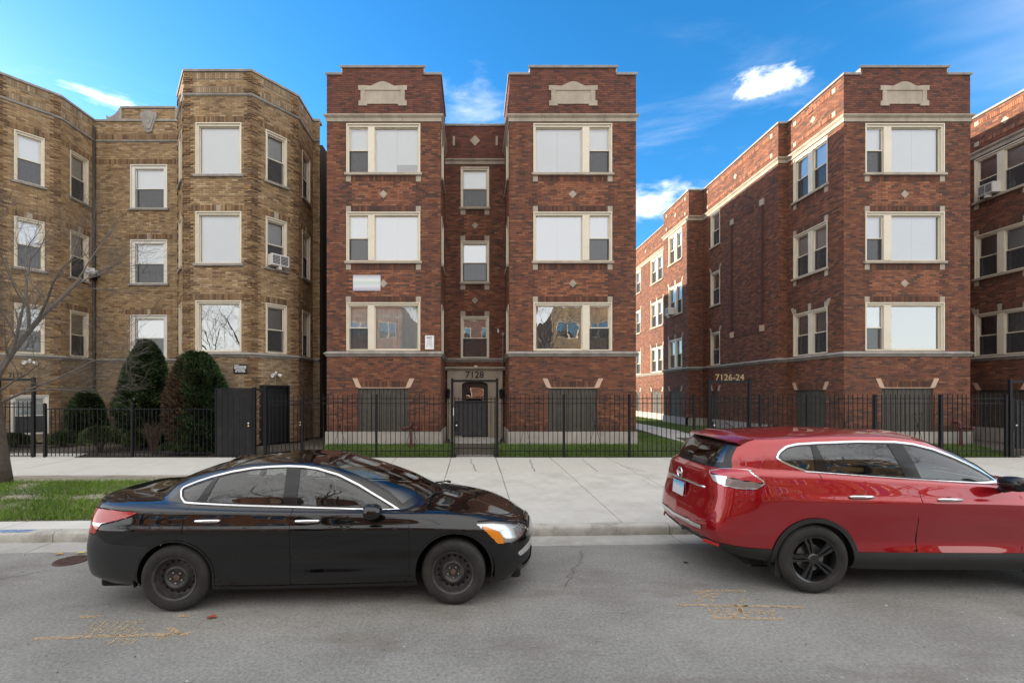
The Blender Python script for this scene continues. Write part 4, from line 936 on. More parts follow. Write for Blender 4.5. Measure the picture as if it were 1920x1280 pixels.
def arch_gate(label, x0, x1, top, number, txt_m, sheet_=None, pk_top=2.0, knob=None, nsz=.2):
    cx = (x0 + x1) / 2; G = thing('iron_gate', label, 'gate', (cx, FENCE_Y, .223)); z0 = .223
    po = bar_mesh(.075, .075, top - z0 + .1, 'gate_post', 1)
    for x in (x0, x1): link('gate_post', po, G, (x - cx, 0, -.1))
    b = MB(); b.box(x0 - cx + .0375, x1 - cx - .0375, -.03, .03, top - z0 - .09, top - z0 - .02); b.build('top_bar', M_iron, G)
    if number: o = link('number', text_mesh(number, nsz, .012, txt_m, bold=.003), G, (0, -.02, top - z0 + .065)); o.rotation_euler = (R(90), 0, 0)
    b = MB(); a, c = x0 - cx + .06, x1 - cx - .05
    for z in (pk_top - .08, pk_top - .19, .50, .27): b.box(a, c, -.012, .012, z - z0 - .012, z - z0 + .012)
    b.box(a, a + .03, -.015, .015, .04, pk_top - z0 - .02); b.box(c - .03, c, -.015, .015, .04, pk_top - z0 - .02)
    leaf = b.build('gate_leaf', M_iron, G)
    pk = picket_mesh(pk_top - z0 - .04); n = int((c - a) / .13)
    for i in range(1, n): link('picket', pk, leaf, (a + (c - a) * i / n, 0, .04))
    if sheet_:
        b = MB(); b.box(sheet_[0] - cx, sheet_[1] - cx, .014, .019, sheet_[2] - z0, sheet_[3] - z0); b.build('sheet_panel', mat('black_sheet', (.012, .012, .013), .55, var=.5, vscale=5, dirt=.25, dscale=4, dirtcol=(.06, .06, .06)), leaf)
    b = MB(); b.box(a - .005, a + .07, -.03, .012, .80, 1.10); b.build('latch_plate', M_iron, leaf)
    if knob: b = MB(); b.lathe([(0, -.075), (.022, -.07), (.03, -.05), (.02, -.03), (.012, -.01)], 12, 'y'); o = b.build('knob', knob, leaf, smooth=True); o.location = (a + .075, 0, .98)
    return G
g7 = arch_gate('black iron entry gate framed below the number 7128', -.69, .69, 2.62, None, None, (-.60, .34, .88, 1.96), 2.10, M_steel)
b = MB(); b.box(-.655, -.64, -.045, -.038, 1.28, 1.52); b.build('keypad_strip', mat('white_enamel', (.75, .75, .73), .4), g7)
arch_gate('black iron gate with the glint-coloured number 7126-24 over it', 7.20, 8.44, 2.60, '7126-24', mat('iron_sun_glint', (.30, .23, .12), .4, .6), None, 2.10, M_steel, .27)  # black numerals; the golden glint of reflected sun is put into their colour
arch_gate('black iron gate under the number 7132 beside the tree', -14.62, -13.55, 2.66, '7132', M_iron, None, 1.95, M_brass, .22)
arch_gate('dark iron passage gate at the corner of the court building', 16.45, 17.75, 2.60, None, None, (16.6, 17.6, .5, 1.95), 2.05, M_steel)
# tall boarded security gate
SG = thing('security_gate', 'tall solid black security gate of upright steel boards with brass knob', 'gate', (-7.38, FENCE_Y - .02, .21))
b = MB(); W_, H_ = 1.16, 2.14
for x in (-W_ / 2, W_ / 2 - .045): b.box(x, x + .045, -.022, .022, 0, H_)
for z in (0.0, H_ - .045): b.box(-W_ / 2 + .045, W_ / 2 - .045, -.022, .021, z, z + .045)
b.build('gate_frame', M_iron, SG)
M_sheet2 = mat('scuffed_black_steel', (.012, .012, .014), .5, spec=.25, var=.5, vscale=3, dirt=.4, dscale=2.5, dirtcol=(.045, .045, .05))
for i in range(6):
    b = MB(); ww = (W_ - .09) / 6; x = -W_ / 2 + .045 + i * ww; b.box(x + .006, x + ww - .006, -.012, .004, .05, H_ - .05); b.build('board', M_sheet2, SG)
for dz, m_ in ((.98, M_brass), (1.06, M_steel)):
    b = MB(); b.lathe([(0, -.085), (.022, -.08), (.032, -.06), (.02, -.035), (.025, -.022)], 12, 'y'); o = b.build('knob', m_, SG, smooth=True); o.location = (.47, 0, dz)
GP = thing('gate_frame', 'black steel gate posts with braced lintel beside the tall solid gate', 'gate frame', (-6.55, FENCE_Y, .21))
for x, h in ((-.22, 2.16), (.12, 2.18)):
    b = MB(); b.box(x - .045, x + .045, -.045, .045, -.1, h); b.build('post', M_iron, GP)
b = MB(); b.box(-.175, .075, -.03, .03, 2.05, 2.12); b.tube([(-.17, 0, 1.75), (.08, 0, 2.05)], .014, 6); b.build('lintel', M_iron, GP)
OG = thing('iron_gate', 'open black picket gate swung back toward the narrow gangway', 'gate', (-6.36, FENCE_Y + .06, .223), R(42))
b = MB(); Lg = 1.02
for z in (1.72, 1.60, .12): b.box(.03, Lg - .03, -.013, .013, z - .013, z + .013)
b.box(0, .035, -.017, .017, .03, 1.76); b.box(Lg - .035, Lg, -.017, .017, .03, 1.76); b.build('gate_leaf', M_iron, OG)
pk = picket_mesh(1.90)
for i in range(1, 8): link('picket', pk, OG, (Lg * i / 8, 0, .04))
for dz, m_ in ((.94, M_steel), (1.03, M_brass)):
    b = MB(); b.lathe([(0, -.075), (.02, -.07), (.03, -.05), (.02, -.03), (.022, -.017)], 12, 'y'); o = b.build('knob', m_, OG, smooth=True); o.location = (Lg - .06, 0, dz)

# signs
def board_sign(label, wx, wy, z0, x0, x1, m, lines, tm, h, name='sign'):
    S = thing(name, label, 'sign', ((x0 + x1) / 2, wy, z0))
    b = MB(); b.box(-(x1 - x0) / 2, (x1 - x0) / 2, -.008, .004, 0, h); b.build('sign_board', m, S)
    for (t, z, sz, bo) in lines:
        o = link('lettering', text_mesh(t, sz, .002, tm, bold=bo), S, (0, -.0105, z)); o.rotation_euler = (R(90), 0, 0)
    return S
M_wsign = mat('white_sign', (.78, .77, .76), .45, var=.03)
board_sign('white NO notice sign on the brick beside the left wing window', 0, FRONT_Y - .02, 3.66, -1.665, -1.365, M_wsign, [('NO', .385, .115, .003)], mat('grey_letter', (.14, .13, .16), .5), .465)
ns = [o for o in bpy.data.objects if o.name.startswith('sign') and o.type == 'EMPTY'][0]
for z, words in ((.285, ((-.08, .085),)), (.22, ((-.09, .09),)), (.155, ((-.10, .105),)), (.085, ((-.115, -.055), (-.03, .0), (.025, .115)))):
    for a_, c_ in words: b = MB(); b.box(a_, c_, -.0105, -.0082, z, z + .024); b.build('print_line', mat('grey_print', (.40, .39, .44), .6), ns)
fs = thing('sign', 'pale frosted white plate with a faint green band above the ground floor window', 'sign', (-3.62, FRONT_Y - .02, 5.62))
m = bpy.data.materials.new('blurred_print'); t, bb = nodes_of(m); L = t.links; tcn = t.nodes.new('ShaderNodeTexCoord'); sp = t.nodes.new('ShaderNodeSeparateXYZ'); L.new(tcn.outputs['Object'], sp.inputs[0])
cr = t.nodes.new('ShaderNodeValToRGB'); mr = t.nodes.new('ShaderNodeMapRange'); mr.inputs['From Min'].default_value = 0; mr.inputs['From Max'].default_value = .53; L.new(sp.outputs['Z'], mr.inputs['Value']); L.new(mr.outputs[0], cr.inputs[0])
e = cr.color_ramp.elements; e[0].position = 0; e[0].color = (.38, .36, .42, 1); e[1].position = 1; e[1].color = (.42, .42, .48, 1)
for p_, c_ in ((.3, (.68, .67, .72, 1)), (.5, (.52, .62, .55, 1)), (.7, (.72, .73, .74, 1))): q = e.new(p_); q.color = c_
L.new(cr.outputs[0], bb.inputs['Base Color']); bb.inputs['Roughness'].default_value = .6
b = MB(); b.box(-.46, .46, -.012, .004, 0, .53); b.build('sign_board', m, fs)
ts = thing('sign', 'small black notice board with white lettering on the tan bay', 'sign', (-7.86, FRONT_Y - .035, 2.86))
b = MB(); b.box(-.23, .23, -.008, .004, 0, .30); b.build('sign_board', M_text, ts)
for z, h_, words in ((.262, .018, ((-.205, -.04),)), (.205, .034, ((-.205, .205),)), (.148, .030, ((-.205, -.07), (-.055, .10), (.115, .195))), (.098, .028, ((-.155, -.015), (0, .15))), (.038, .036, ((-.175, -.095), (-.075, .03), (.05, .17)))):
    for a_, c_ in words:
        b = MB(); b.box(a_, c_, -.0105, -.0082, z, z + h_); b.build('print_line', M_wsign, ts)
# flood lights, air conditioners, fire connections
M_wplast = MATS['white_plastic']
def flood(label, loc, rz=0.0):
    F = thing('flood_light', label, 'lamp', loc, rz)
    b = MB(); b.lathe([(.0, .03), (.05, .03), (.05, -.0), (.0, -.01)], 12, 'y'); b.build('base_plate', M_wplast, F, smooth=False)
    for sg in (-1, 1):
        b = MB(); b.lathe([(.0, .0), (.035, .0), (.05, -.06), (.062, -.12), (.055, -.125), (.0, -.10)], 14, 'y'); o = b.build('lamp_head', M_wplast, F, autos=50); o.location = (sg * .09, -.03, -.02); o.rotation_euler = (R(25), 0, R(sg * 40))
    b = MB(); b.lathe([(.0, .05), (.035, .04), (.04, .0), (.03, -.03), (.0, -.04)], 10, 'z'); b.build('motion_sensor', M_wplast, F, smooth=True).location = (0, -.05, .04)
    return F
q = RA.p(.80, .04, 2.86); fl_ = flood('white twin flood light over the black steel door', q, RA.angle()); b = MB(); b.tube([(0, 0, -.03), (0, 0, -.40)], .009, 6); b.build('conduit', M_pipe, fl_)
flood('white twin flood light under the stone course of the tan bay', (-15.6, 15.95, 3.30), R(50))
bl = thing('flood_light', 'flood light wrapped in crumpled plastic on the tan building downspout', 'lamp', tuple(P(172, 512, 17.85)))
bm = bmesh.new(); bmesh.ops.create_icosphere(bm, subdivisions=3, radius=.2)
for v in bm.verts: v.co *= 1 + rng.uniform(-.22, .22); v.co.z *= .75
me = bpy.data.meshes.new('plastic_wrap'); bm.to_mesh(me); bm.free(); me.materials.append(mat('crumpled_plastic', (.6, .6, .6), .25, bump=.5, bscale=20)); link('plastic_wrap', me, bl, (0, 0, .04))
b = MB(); b.box(-.05, .05, -.05, .2, -.22, -.12); b.box(.2, .3, -.04, .04, -.16, -.08); b.build('lamp_head', M_black, bl)
def aircon(label, w_, u, z, width=.62):
    q = w_.p(u, .0, z); A_ = thing('air_conditioner', label, 'air conditioner', q, w_.angle())
    b = MB(); b.box(-width / 2, width / 2, -.30, .14, 0, .38); b.build('casing', mat('ac_white', (.68, .66, .62), .5, dirt=.3, dscale=6, dirtcol=(.3, .28, .25)), A_)
    for i in range(2):
        b = MB(); x0 = -width / 2 + .03 + i * (width / 2 - .02); b.box(x0, x0 + width / 2 - .05, -.304, -.299, .04, .34); g_ = b.build('grille', mat('ac_grille', (.05, .05, .055), .6), A_)
        for k in range(6):
            b = MB(); b.box(x0, x0 + width / 2 - .05, -.309, -.3045, .06 + k * .05, .07 + k * .05); b.build('fin', MATS['ac_white'], g_)
    b = MB(); b.box(-.05, .05, -.28, -.1, -.12, 0); b.build('bracket', MATS['ac_white'], A_)
aircon('white window air conditioner in the second floor window of the tan bay', RA, .86, 6.60)
aircon('white window air conditioner in the top window past the passage', tbw[1], .98, 9.65, .5)
aircon('small white air conditioner in a second floor window of the sunlit court bay', cbw[5], 1.15, 6.68, .5)
M_fire = mat('dark_red_paint', (.10, .022, .022), .45, var=.3, vscale=9)
def siamese(label, x, y, z):
    S = thing('fire_connection', label, 'fire connection', (x, y, z))
    b = MB(); b.tube([(0, .25, .75), (0, .05, .75), (0, 0, .72), (0, 0, .0)], .045, 10); b.lathe([(.0, .30), (.03, .29), (.045, .24), (.05, .10), (.05, 0)], 10, 'z'); b.build('standpipe', M_fire, S, autos=50)
    for sg in (-1, 1):
        b = MB(); b.tube([(0, 0, .62), (sg * .12, -.07, .60), (sg * .20, -.13, .58)], .045, 10); n_ = b.build('hose_inlet', M_fire, S, smooth=True)
        b = MB(); b.tube([(sg * .19, -.122, .583), (sg * .25, -.165, .57)], .062, 10); b.build('cap', M_fire, n_, autos=40)
    b = MB(); b.lathe([(.0, .02), (.09, .02), (.10, 0), (.10, -.02)], 12, 'z'); b.build('flange', M_fire, S)
siamese('dark red twin fire hose connection before the 7128 left wing', -2.10, FRONT_Y - .28, .46)
siamese('dark red twin fire hose connection before the court building front', 16.05, FRONT_Y - .28, .46)
# ------------------------------------------------------------------ cars: a smooth shell from feature lines, cut into panels
def pchip(xk, yk, x):
    """monotone cubic through the key values (no overshoot); yk may be (n, d)"""
    xk = np.asarray(xk, float); yk = np.asarray(yk, float); h = np.diff(xk)
    d = np.diff(yk, axis=0) / (h[:, None] if yk.ndim > 1 else h)
    m = np.zeros_like(yk); m[0], m[-1] = d[0], d[-1]
    for i in range(1, len(xk) - 1):
        w1, w2 = 2 * h[i] + h[i - 1], h[i] + 2 * h[i - 1]
        a, b_ = d[i - 1], d[i]
        ok = (a * b_) > 0
        with np.errstate(divide='ignore', invalid='ignore'): v = (w1 + w2) / (w1 / a + w2 / b_)
        m[i] = np.where(ok, v, 0.5 * (a + b_) * 0.35)
    i = np.clip(np.searchsorted(xk, x, 'right') - 1, 0, len(xk) - 2); t = (x - xk[i]) / h[i]
    if yk.ndim > 1: t = t[:, None]; hh = h[i][:, None]
    else: hh = h[i]
    return (2 * t**3 - 3 * t**2 + 1) * yk[i] + (t**3 - 2 * t**2 + t) * hh * m[i] + (-2 * t**3 + 3 * t**2) * yk[i + 1] + (t**3 - t**2) * hh * m[i + 1]
class Shell:
    """triangles with positions, normals, arc length along the side and row number"""
    def __init__(s, V, N, A, T): s.V, s.N, s.A, s.T = V, N, A, T
    def split(s, f):
        """parts with f < 0 and f >= 0, cut exactly along f = 0"""
        f = np.where(np.abs(f) < 1e-7, 1e-7, f); V, N, A, T = s.V, s.N, s.A, s.T
        F = f[T]; neg = F < 0; cnt = neg.sum(1)
        Ti, To = [T[cnt == 3]], [T[cnt == 0]]
        nV, nN, nA = [V], [N], [A]; base = len(V)
        for want, keep, other in ((1, Ti, To), (2, To, Ti)):
            q = T[cnt == want]
            if not len(q): continue
            ng = neg[cnt == want] if want == 1 else ~neg[cnt == want]
            k = ng.argmax(1); r = np.arange(len(q)); a = q[r, k]; b_ = q[r, (k + 1) % 3]; c = q[r, (k + 2) % 3]
            def cutp(p, o):
                t = (f[p] / (f[p] - f[o]))[:, None]; return V[p] + (V[o] - V[p]) * t, N[p] + (N[o] - N[p]) * t, A[p] + (A[o] - A[p]) * t
            v1, n1, a1 = cutp(a, b_); v2, n2, a2 = cutp(a, c); m = len(q)
            i1 = base + np.arange(m); i2 = base + m + np.arange(m); base += 2 * m
            nV += [v1, v2]; nN += [n1, n2]; nA += [a1, a2]
            keep.append(np.stack([a, i1, i2], 1)); other.append(np.stack([i1, b_, c], 1)); other.append(np.stack([i1, c, i2], 1))
        V2, N2, A2 = np.concatenate(nV), np.concatenate(nN), np.concatenate(nA)
        return Shell(V2, N2, A2, np.concatenate(Ti)).clean(), Shell(V2, N2, A2, np.concatenate(To)).clean()
    def clean(s):
        if not len(s.T): return Shell(s.V[:0], s.N[:0], s.A[:0], s.T)
        u, inv = np.unique(s.T.ravel(), return_inverse=True); return Shell(s.V[u], s.N[u], s.A[u], inv.reshape(-1, 3))
    def join(s, o): return Shell(np.concatenate([s.V, o.V]), np.concatenate([s.N, o.N]), np.concatenate([s.A, o.A]), np.concatenate([s.T, o.T + len(s.V)]))
    def mirror(s): k = np.array([1, -1, 1]); return Shell(s.V * k, s.N * k, s.A, s.T[:, ::-1])
    def push(s, d): return Shell(s.V + s.N / np.maximum(np.linalg.norm(s.N, axis=1, keepdims=True), 1e-9) * d, s.N, s.A, s.T)
    def build(s, name, m, parent, thick=0.0):
        if not len(s.T): return None
        me = bpy.data.meshes.new(name); V, T, N = s.V, s.T, s.N
        me.from_pydata(V.tolist(), [], T.tolist()); me.materials.append(m)
        me.polygons.foreach_set('use_smooth', [True] * len(T))
        nn = N / np.maximum(np.linalg.norm(N, axis=1, keepdims=True), 1e-9); me.normals_split_custom_set_from_vertices(nn.tolist())
        return link(name, me, parent)
def sdf(poly, a, z, r=0.0):
    """signed distance to a polygon, negative inside, corners rounded by r"""
    P_ = np.asarray(poly, float); p = np.stack([a, z], 1); d = np.full(len(p), 1e9); ins = np.zeros(len(p), bool)
    for i in range(len(P_)):
        A_, B_ = P_[i], P_[(i + 1) % len(P_)]; e = B_ - A_; w_ = p - A_
        t = np.clip((w_ @ e) / max(e @ e, 1e-12), 0, 1); d = np.minimum(d, np.linalg.norm(w_ - t[:, None] * e, axis=1))
        c = (A_[1] <= p[:, 1]) != (B_[1] <= p[:, 1]); xi = A_[0] + (p[:, 1] - A_[1]) / (e[1] if abs(e[1]) > 1e-12 else 1e-12) * e[0]
        ins ^= c & (p[:, 0] < xi)
    return np.where(ins, -d, d) - r
def smooth_poly(pts, n=6):
    """closed Catmull-Rom through points"""
    P_ = [np.array(p, float) for p in pts]; out = []; m = len(P_)
    for i in range(m):
        p0, p1, p2, p3 = P_[i - 1], P_[i], P_[(i + 1) % m], P_[(i + 2) % m]
        for k in range(n):
            t = k / n; out.append(0.5 * ((2 * p1) + (-p0 + p2) * t + (2 * p0 - 5 * p1 + 4 * p2 - p3) * t * t + (-p0 + 3 * p1 - 3 * p2 + p3) * t**3))
    return out
def car_shell(rows, nu=15, nv=9):
    """rows: list of feature lines, each with the same number of (x, y, z) key points from rear to front centre"""
    Rw = np.array(rows, float); nr, nc = Rw.shape[:2]
    ds = np.linalg.norm(np.diff(Rw, axis=1), axis=2)[2:8].mean(0); s = np.concatenate([[0], np.cumsum(np.sqrt(ds))])
    su = np.unique(np.concatenate([np.linspace(s[i], s[i + 1], nu + 1) for i in range(nc - 1)]))
    G = np.stack([pchip(s, Rw[r], su) for r in range(nr)])           # rows x samples x 3
    dv = np.linalg.norm(np.diff(Rw, axis=0), axis=2).mean(1); v = np.concatenate([[0], np.cumsum(np.sqrt(dv + .01))])
    sv = np.unique(np.concatenate([np.linspace(v[i], v[i + 1], nv + 1) for i in range(nr - 1)]))
    H = np.stack([pchip(v, G[:, j], sv) for j in range(len(su))], 1)  # rows' x samples x 3
    H[:, 0, 1] = 0; H[:, -1, 1] = 0; H[-1, :, 1] = 0
    n1, n2 = H.shape[:2]
    du = np.gradient(H, axis=1); dw = np.gradient(H, axis=0)
    for j in (0, -1): du[:, j, 0] = 0; du[:, j, 2] = 0; du[:, j, 1] = np.where(np.abs(du[:, j, 1]) < 1e-6, 1e-3 if j == 0 else -1e-3, du[:, j, 1])
    N = np.cross(du, dw); N[-1] = [0, 0, 1]; N[-2] = N[-3]
    ln = np.linalg.norm(N, axis=2, keepdims=True); N = N / np.maximum(ln, 1e-9)
    # outward: y positive on the side
    if N[n1 // 4, n2 // 2, 1] < 0: N = -N
    N[-1] = [0, 0, 1]; N[-2] = [0, 0, 1]
    arc = np.concatenate([[0], np.cumsum(np.linalg.norm(np.diff(G[3], axis=0), axis=1))])
    rowv = np.interp(sv, v, np.arange(nr))
    A_ = np.stack([np.broadcast_to(arc, (n1, n2)), np.broadcast_to(rowv[:, None], (n1, n2))], 2).reshape(-1, 2)
    idx = np.arange(n1 * n2).reshape(n1, n2); a, b_, c, d = idx[:-1, :-1].ravel(), idx[:-1, 1:].ravel(), idx[1:, 1:].ravel(), idx[1:, :-1].ravel()
    T = np.concatenate([np.stack([a, b_, c], 1), np.stack([a, c, d], 1)])
    V = H.reshape(-1, 3); tn = np.cross(V[T[:, 1]] - V[T[:, 0]], V[T[:, 2]] - V[T[:, 0]]); Nm = N.reshape(-1, 3)[T].mean(1)
    fl = (tn * Nm).sum(1) < 0; T[fl] = T[fl][:, ::-1]
    return Shell(V, N.reshape(-1, 3), A_, T)
def paint(name, col, metal=0.0, rough=0.32, flake=0.0):
    m = mat(name, col, rough, metal, coat=1.0); b_ = m.node_tree.nodes['Principled BSDF']; b_.inputs['Coat Roughness'].default_value = 0.015; b_.inputs['Coat IOR'].default_value = 1.62; b_.inputs['Specular IOR Level'].default_value = 0.03
    return m
M_rubber = mat('tyre_rubber', (.022, .021, .020), .85, var=.3, vscale=9, dirt=.5, dscale=5, dirtcol=(.07, .06, .05))
M_chrome = mat('chrome', (.72, .72, .73), .14, 1.0)
M_trim = mat('black_trim', (.012, .012, .013), .45)
M_gloss = mat('gloss_black_trim', (.008, .008, .009), .12)
M_gap = mat('shut_line', (.004, .004, .004), .9)
M_int = mat('cabin_grey', (.045, .044, .042), .8, var=.2, vscale=6)
M_int2 = mat('seat_cloth', (.10, .097, .09), .9, var=.2, vscale=10)
M_cglass = glass('car_glass', (.46, .49, .48), .09)
M_cglass_d = glass('car_glass_tinted', (.22, .235, .235), .11)
M_lens = glass('clear_lens', (.9, .92, .92), .10)
def lens_mat(name, col, rough=.08, emit=0.0):
    m = mat(name, col, rough, 0.0, coat=1.0); return m
M_red_l = lens_mat('red_lens', (.42, .012, .01)); M_amb_l = lens_mat('amber_lens', (.75, .24, .01)); M_wht_l = lens_mat('reflector_silver', (.72, .73, .74), .15); M_smk = lens_mat('smoked_lens', (.20, .16, .15), .1)
for m_ in (M_wht_l,): m_.node_tree.nodes['Principled BSDF'].inputs['Metallic'].default_value = .7

def rbox(b, x0, x1, y0, y1, z0, z1, r=.04, M=None):
    """box with chamfered edges"""
    bm = bmesh.new(); bmesh.ops.create_cube(bm, size=1.0)
    for v in bm.verts: v.co = ((x0 + x1) / 2 + v.co.x * (x1 - x0), (y0 + y1) / 2 + v.co.y * (y1 - y0), (z0 + z1) / 2 + v.co.z * (z1 - z0))
    bmesh.ops.bevel(bm, geom=list(bm.edges), offset=r, segments=3, profile=.6, affect='EDGES')
    bm.verts.index_update(); b.add([tuple(M @ v.co) if M is not None else tuple(v.co) for v in bm.verts], [tuple(v.index for v in f.verts) for f in bm.faces]); bm.free()
def tyre_prof(r, w_, rr):
    h = w_ / 2; return [(rr, -h * .78), (rr + .012, -h * .92), (rr + (r - rr) * .35, -h), (rr + (r - rr) * .62, -h * 1.0), (r - .028, -h * .93), (r - .010, -h * .80), (r - .002, -h * .55), (r - .012, -h * .38), (r - .012, -h * .34), (r, -h * .30), (r, -h * .06), (r - .012, -h * .04), (r - .012, h * .04), (r, h * .06), (r, h * .30), (r - .012, h * .34), (r - .012, h * .38), (r - .002, h * .55), (r - .010, h * .80), (r - .028, h * .93), (rr + (r - rr) * .62, h), (rr + (r - rr) * .35, h), (rr + .012, h * .92), (rr, h * .78)]
def steel_wheel(par, loc, steer, r=.332, rim=.212, side=-1):
    """stamped steel wheel: dished disc with round holes, bare hub and nuts; outer face at -y"""
    m_st = mat('black_steel_wheel', (.042, .041, .040), .45, var=.35, vscale=12, dirt=.6, dscale=6, dirtcol=(.12, .095, .075))
    W_ = MB(); W_.lathe([(rim, .09), (rim - .014, .07), (rim - .02, -.03), (rim - .012, -.088), (rim + .006, -.098), (rim + .008, -.088), (rim - .004, -.07), (rim - .018, -.045), (rim - .030, -.020), (.165, -.012), (.150, -.014), (.125, -.035), (.112, -.062), (.098, -.068), (.088, -.050), (.066, -.038), (.036, -.040), (.034, -.055), (.0, -.056)], 40, 'y')
    wh = W_.build('wheel', m_st, par, autos=35); wh.location = loc; wh.rotation_euler = (0, rng.uniform(0, 6), steer + (math.pi if side > 0 else 0))
    t_ = MB(); t_.lathe(tyre_prof(r, .21, rim), 64, 'y', True); t_.build('tyre', M_rubber, wh, autos=40)
    hb = MB(); hb.lathe([(.0, .008), (.0105, .008), (.014, .0)], 14, 'y'); hb.lathe([(.0, .006), (.016, .006), (.018, -.004)], 14, 'y'); hole = None
    for k in range(16):
        a_ = 2 * math.pi * k / 16; h_ = MB(); h_.lathe([(.0, -.001), (.0135, -.001), (.0145, .004)], 12, 'y'); o = h_.build('vent_hole', M_gap, wh); o.location = (.158 * math.cos(a_), -.0165, .158 * math.sin(a_))
    for k in range(5):
        a_ = 2 * math.pi * k / 5 + .3; h_ = MB(); h_.lathe([(.0, -.024), (.007, -.022), (.0115, -.012), (.0125, .006)], 6, 'y'); o = h_.build('lug_nut', mat('nut_chrome', (.8, .8, .78), .2, 1.0), wh); o.location = (.057 * math.cos(a_), -.042, .057 * math.sin(a_))
    h_ = MB(); h_.lathe([(.0, -.004), (.025, -.002), (.032, .006)], 20, 'y'); o = h_.build('hub', mat('rusty_hub', (.12, .075, .05), .8, var=.4, vscale=30), wh); o.location = (0, -.0555, 0)
    return wh
def alloy_wheel(par, loc, r=.37, rim=.248, side=-1):
    """black alloy with five pairs of forked spokes; outer face at -y"""
    m_al = mat('black_alloy', (.012, .012, .013), .28, coat=.6)
    W_ = MB(); W_.lathe([(rim, .10), (rim - .018, .08), (rim - .024, -.06), (rim - .012, -.096), (rim + .006, -.104), (rim + .009, -.094)], 48, 'y')
    def pt(a_, rad, y): return (rad * math.cos(a_), y, rad * math.sin(a_))
    for k in range(10):
        a0 = 2 * math.pi * k / 10 + (.10 if k % 2 else -.10)
        prof = [(.045, .022, -.078), (.10, .017, -.086), (.16, .020, -.088), (rim - .012, .030, -.084)]
        vs = []
        for rad, hw, y in prof:
            da = hw / rad; sk = (.10 if k % 2 else -.10) * (rad - .05) / .18
            vs += [pt(a0 + sk - da, rad, y + .022), pt(a0 + sk - da * .55, rad, y), pt(a0 + sk + da * .55, rad, y), pt(a0 + sk + da, rad, y + .022), pt(a0 + sk, rad, y + .05)]
        n = len(prof); fs = []
        for i in range(n - 1):
            for j in range(5): fs.append((i * 5 + j, i * 5 + (j + 1) % 5, (i + 1) * 5 + (j + 1) % 5, (i + 1) * 5 + j))
        W_.add(vs, fs)
    W_.lathe([(.062, -.03), (.060, -.080), (.048, -.092), (.030, -.090), (.0, -.088)], 24, 'y')
    wh = W_.build('wheel', m_al, par, autos=35); wh.location = loc; wh.rotation_euler = (0, .35, math.pi if side > 0 else 0)
    t_ = MB(); t_.lathe(tyre_prof(r, .235, rim), 72, 'y', True); t_.build('tyre', M_rubber, wh, autos=40)
    h_ = MB(); h_.lathe([(.0, .0), (.15, .0), (.15, .02), (.0, .02)], 32, 'y'); h_.build('brake_disc', mat('brake_steel', (.28, .27, .26), .35, .9), wh).location = (0, -.02, 0)
    h_ = MB(); h_.lathe([(rim - .02, .02), (.0, .03)], 24, 'y'); h_.build('wheel_back', M_gap, wh)
    return wh
def arch_liner(par, x, z, r, y0, y1):
    n = 20
    for sg in (-1, 1):
        b = MB(); vs = []
        for i in range(n + 1):
            a_ = math.pi * (1.15 * i / n - .075)
            for y in (y0, y1): vs.append((x + r * math.cos(a_), sg * y, z + r * math.sin(a_)))
        b.add(vs, [(2 * i, 2 * i + 1, 2 * i + 3, 2 * i + 2) for i in range(n)])
        b.add([(x + r * math.cos(math.pi * i / 10), sg * y0, z + r * math.sin(math.pi * i / 10)) for i in range(11)] + [(x - r, sg * y0, .15), (x + r, sg * y0, .15)], [tuple(range(13))])
        b.build('wheel_arch_liner', M_gap, par)
def seat(par, x, y, z, rec, wd=.50, hb=.60):
    b = MB(); rbox(b, -.25, .27, -wd / 2, wd / 2, -.12, .06, .05)
    Mr = Matrix.Translation((-.22, 0, .02)) @ Matrix.Rotation(R(-rec), 4, 'Y'); rbox(b, -.07, .07, -wd / 2, wd / 2, 0, hb, .05, Mr); rbox(b, -.05, .05, -.13, .13, hb + .03, hb + .20, .04, Mr)
    b.tube([tuple(Mr @ Vector((0, .06, hb - .02))), tuple(Mr @ Vector((0, .06, hb + .06)))], .008, 6); b.tube([tuple(Mr @ Vector((0, -.06, hb - .02))), tuple(Mr @ Vector((0, -.06, hb + .06)))], .008, 6)
    b.build('seat', M_int2, par, autos=45, loc=(x, y, z))
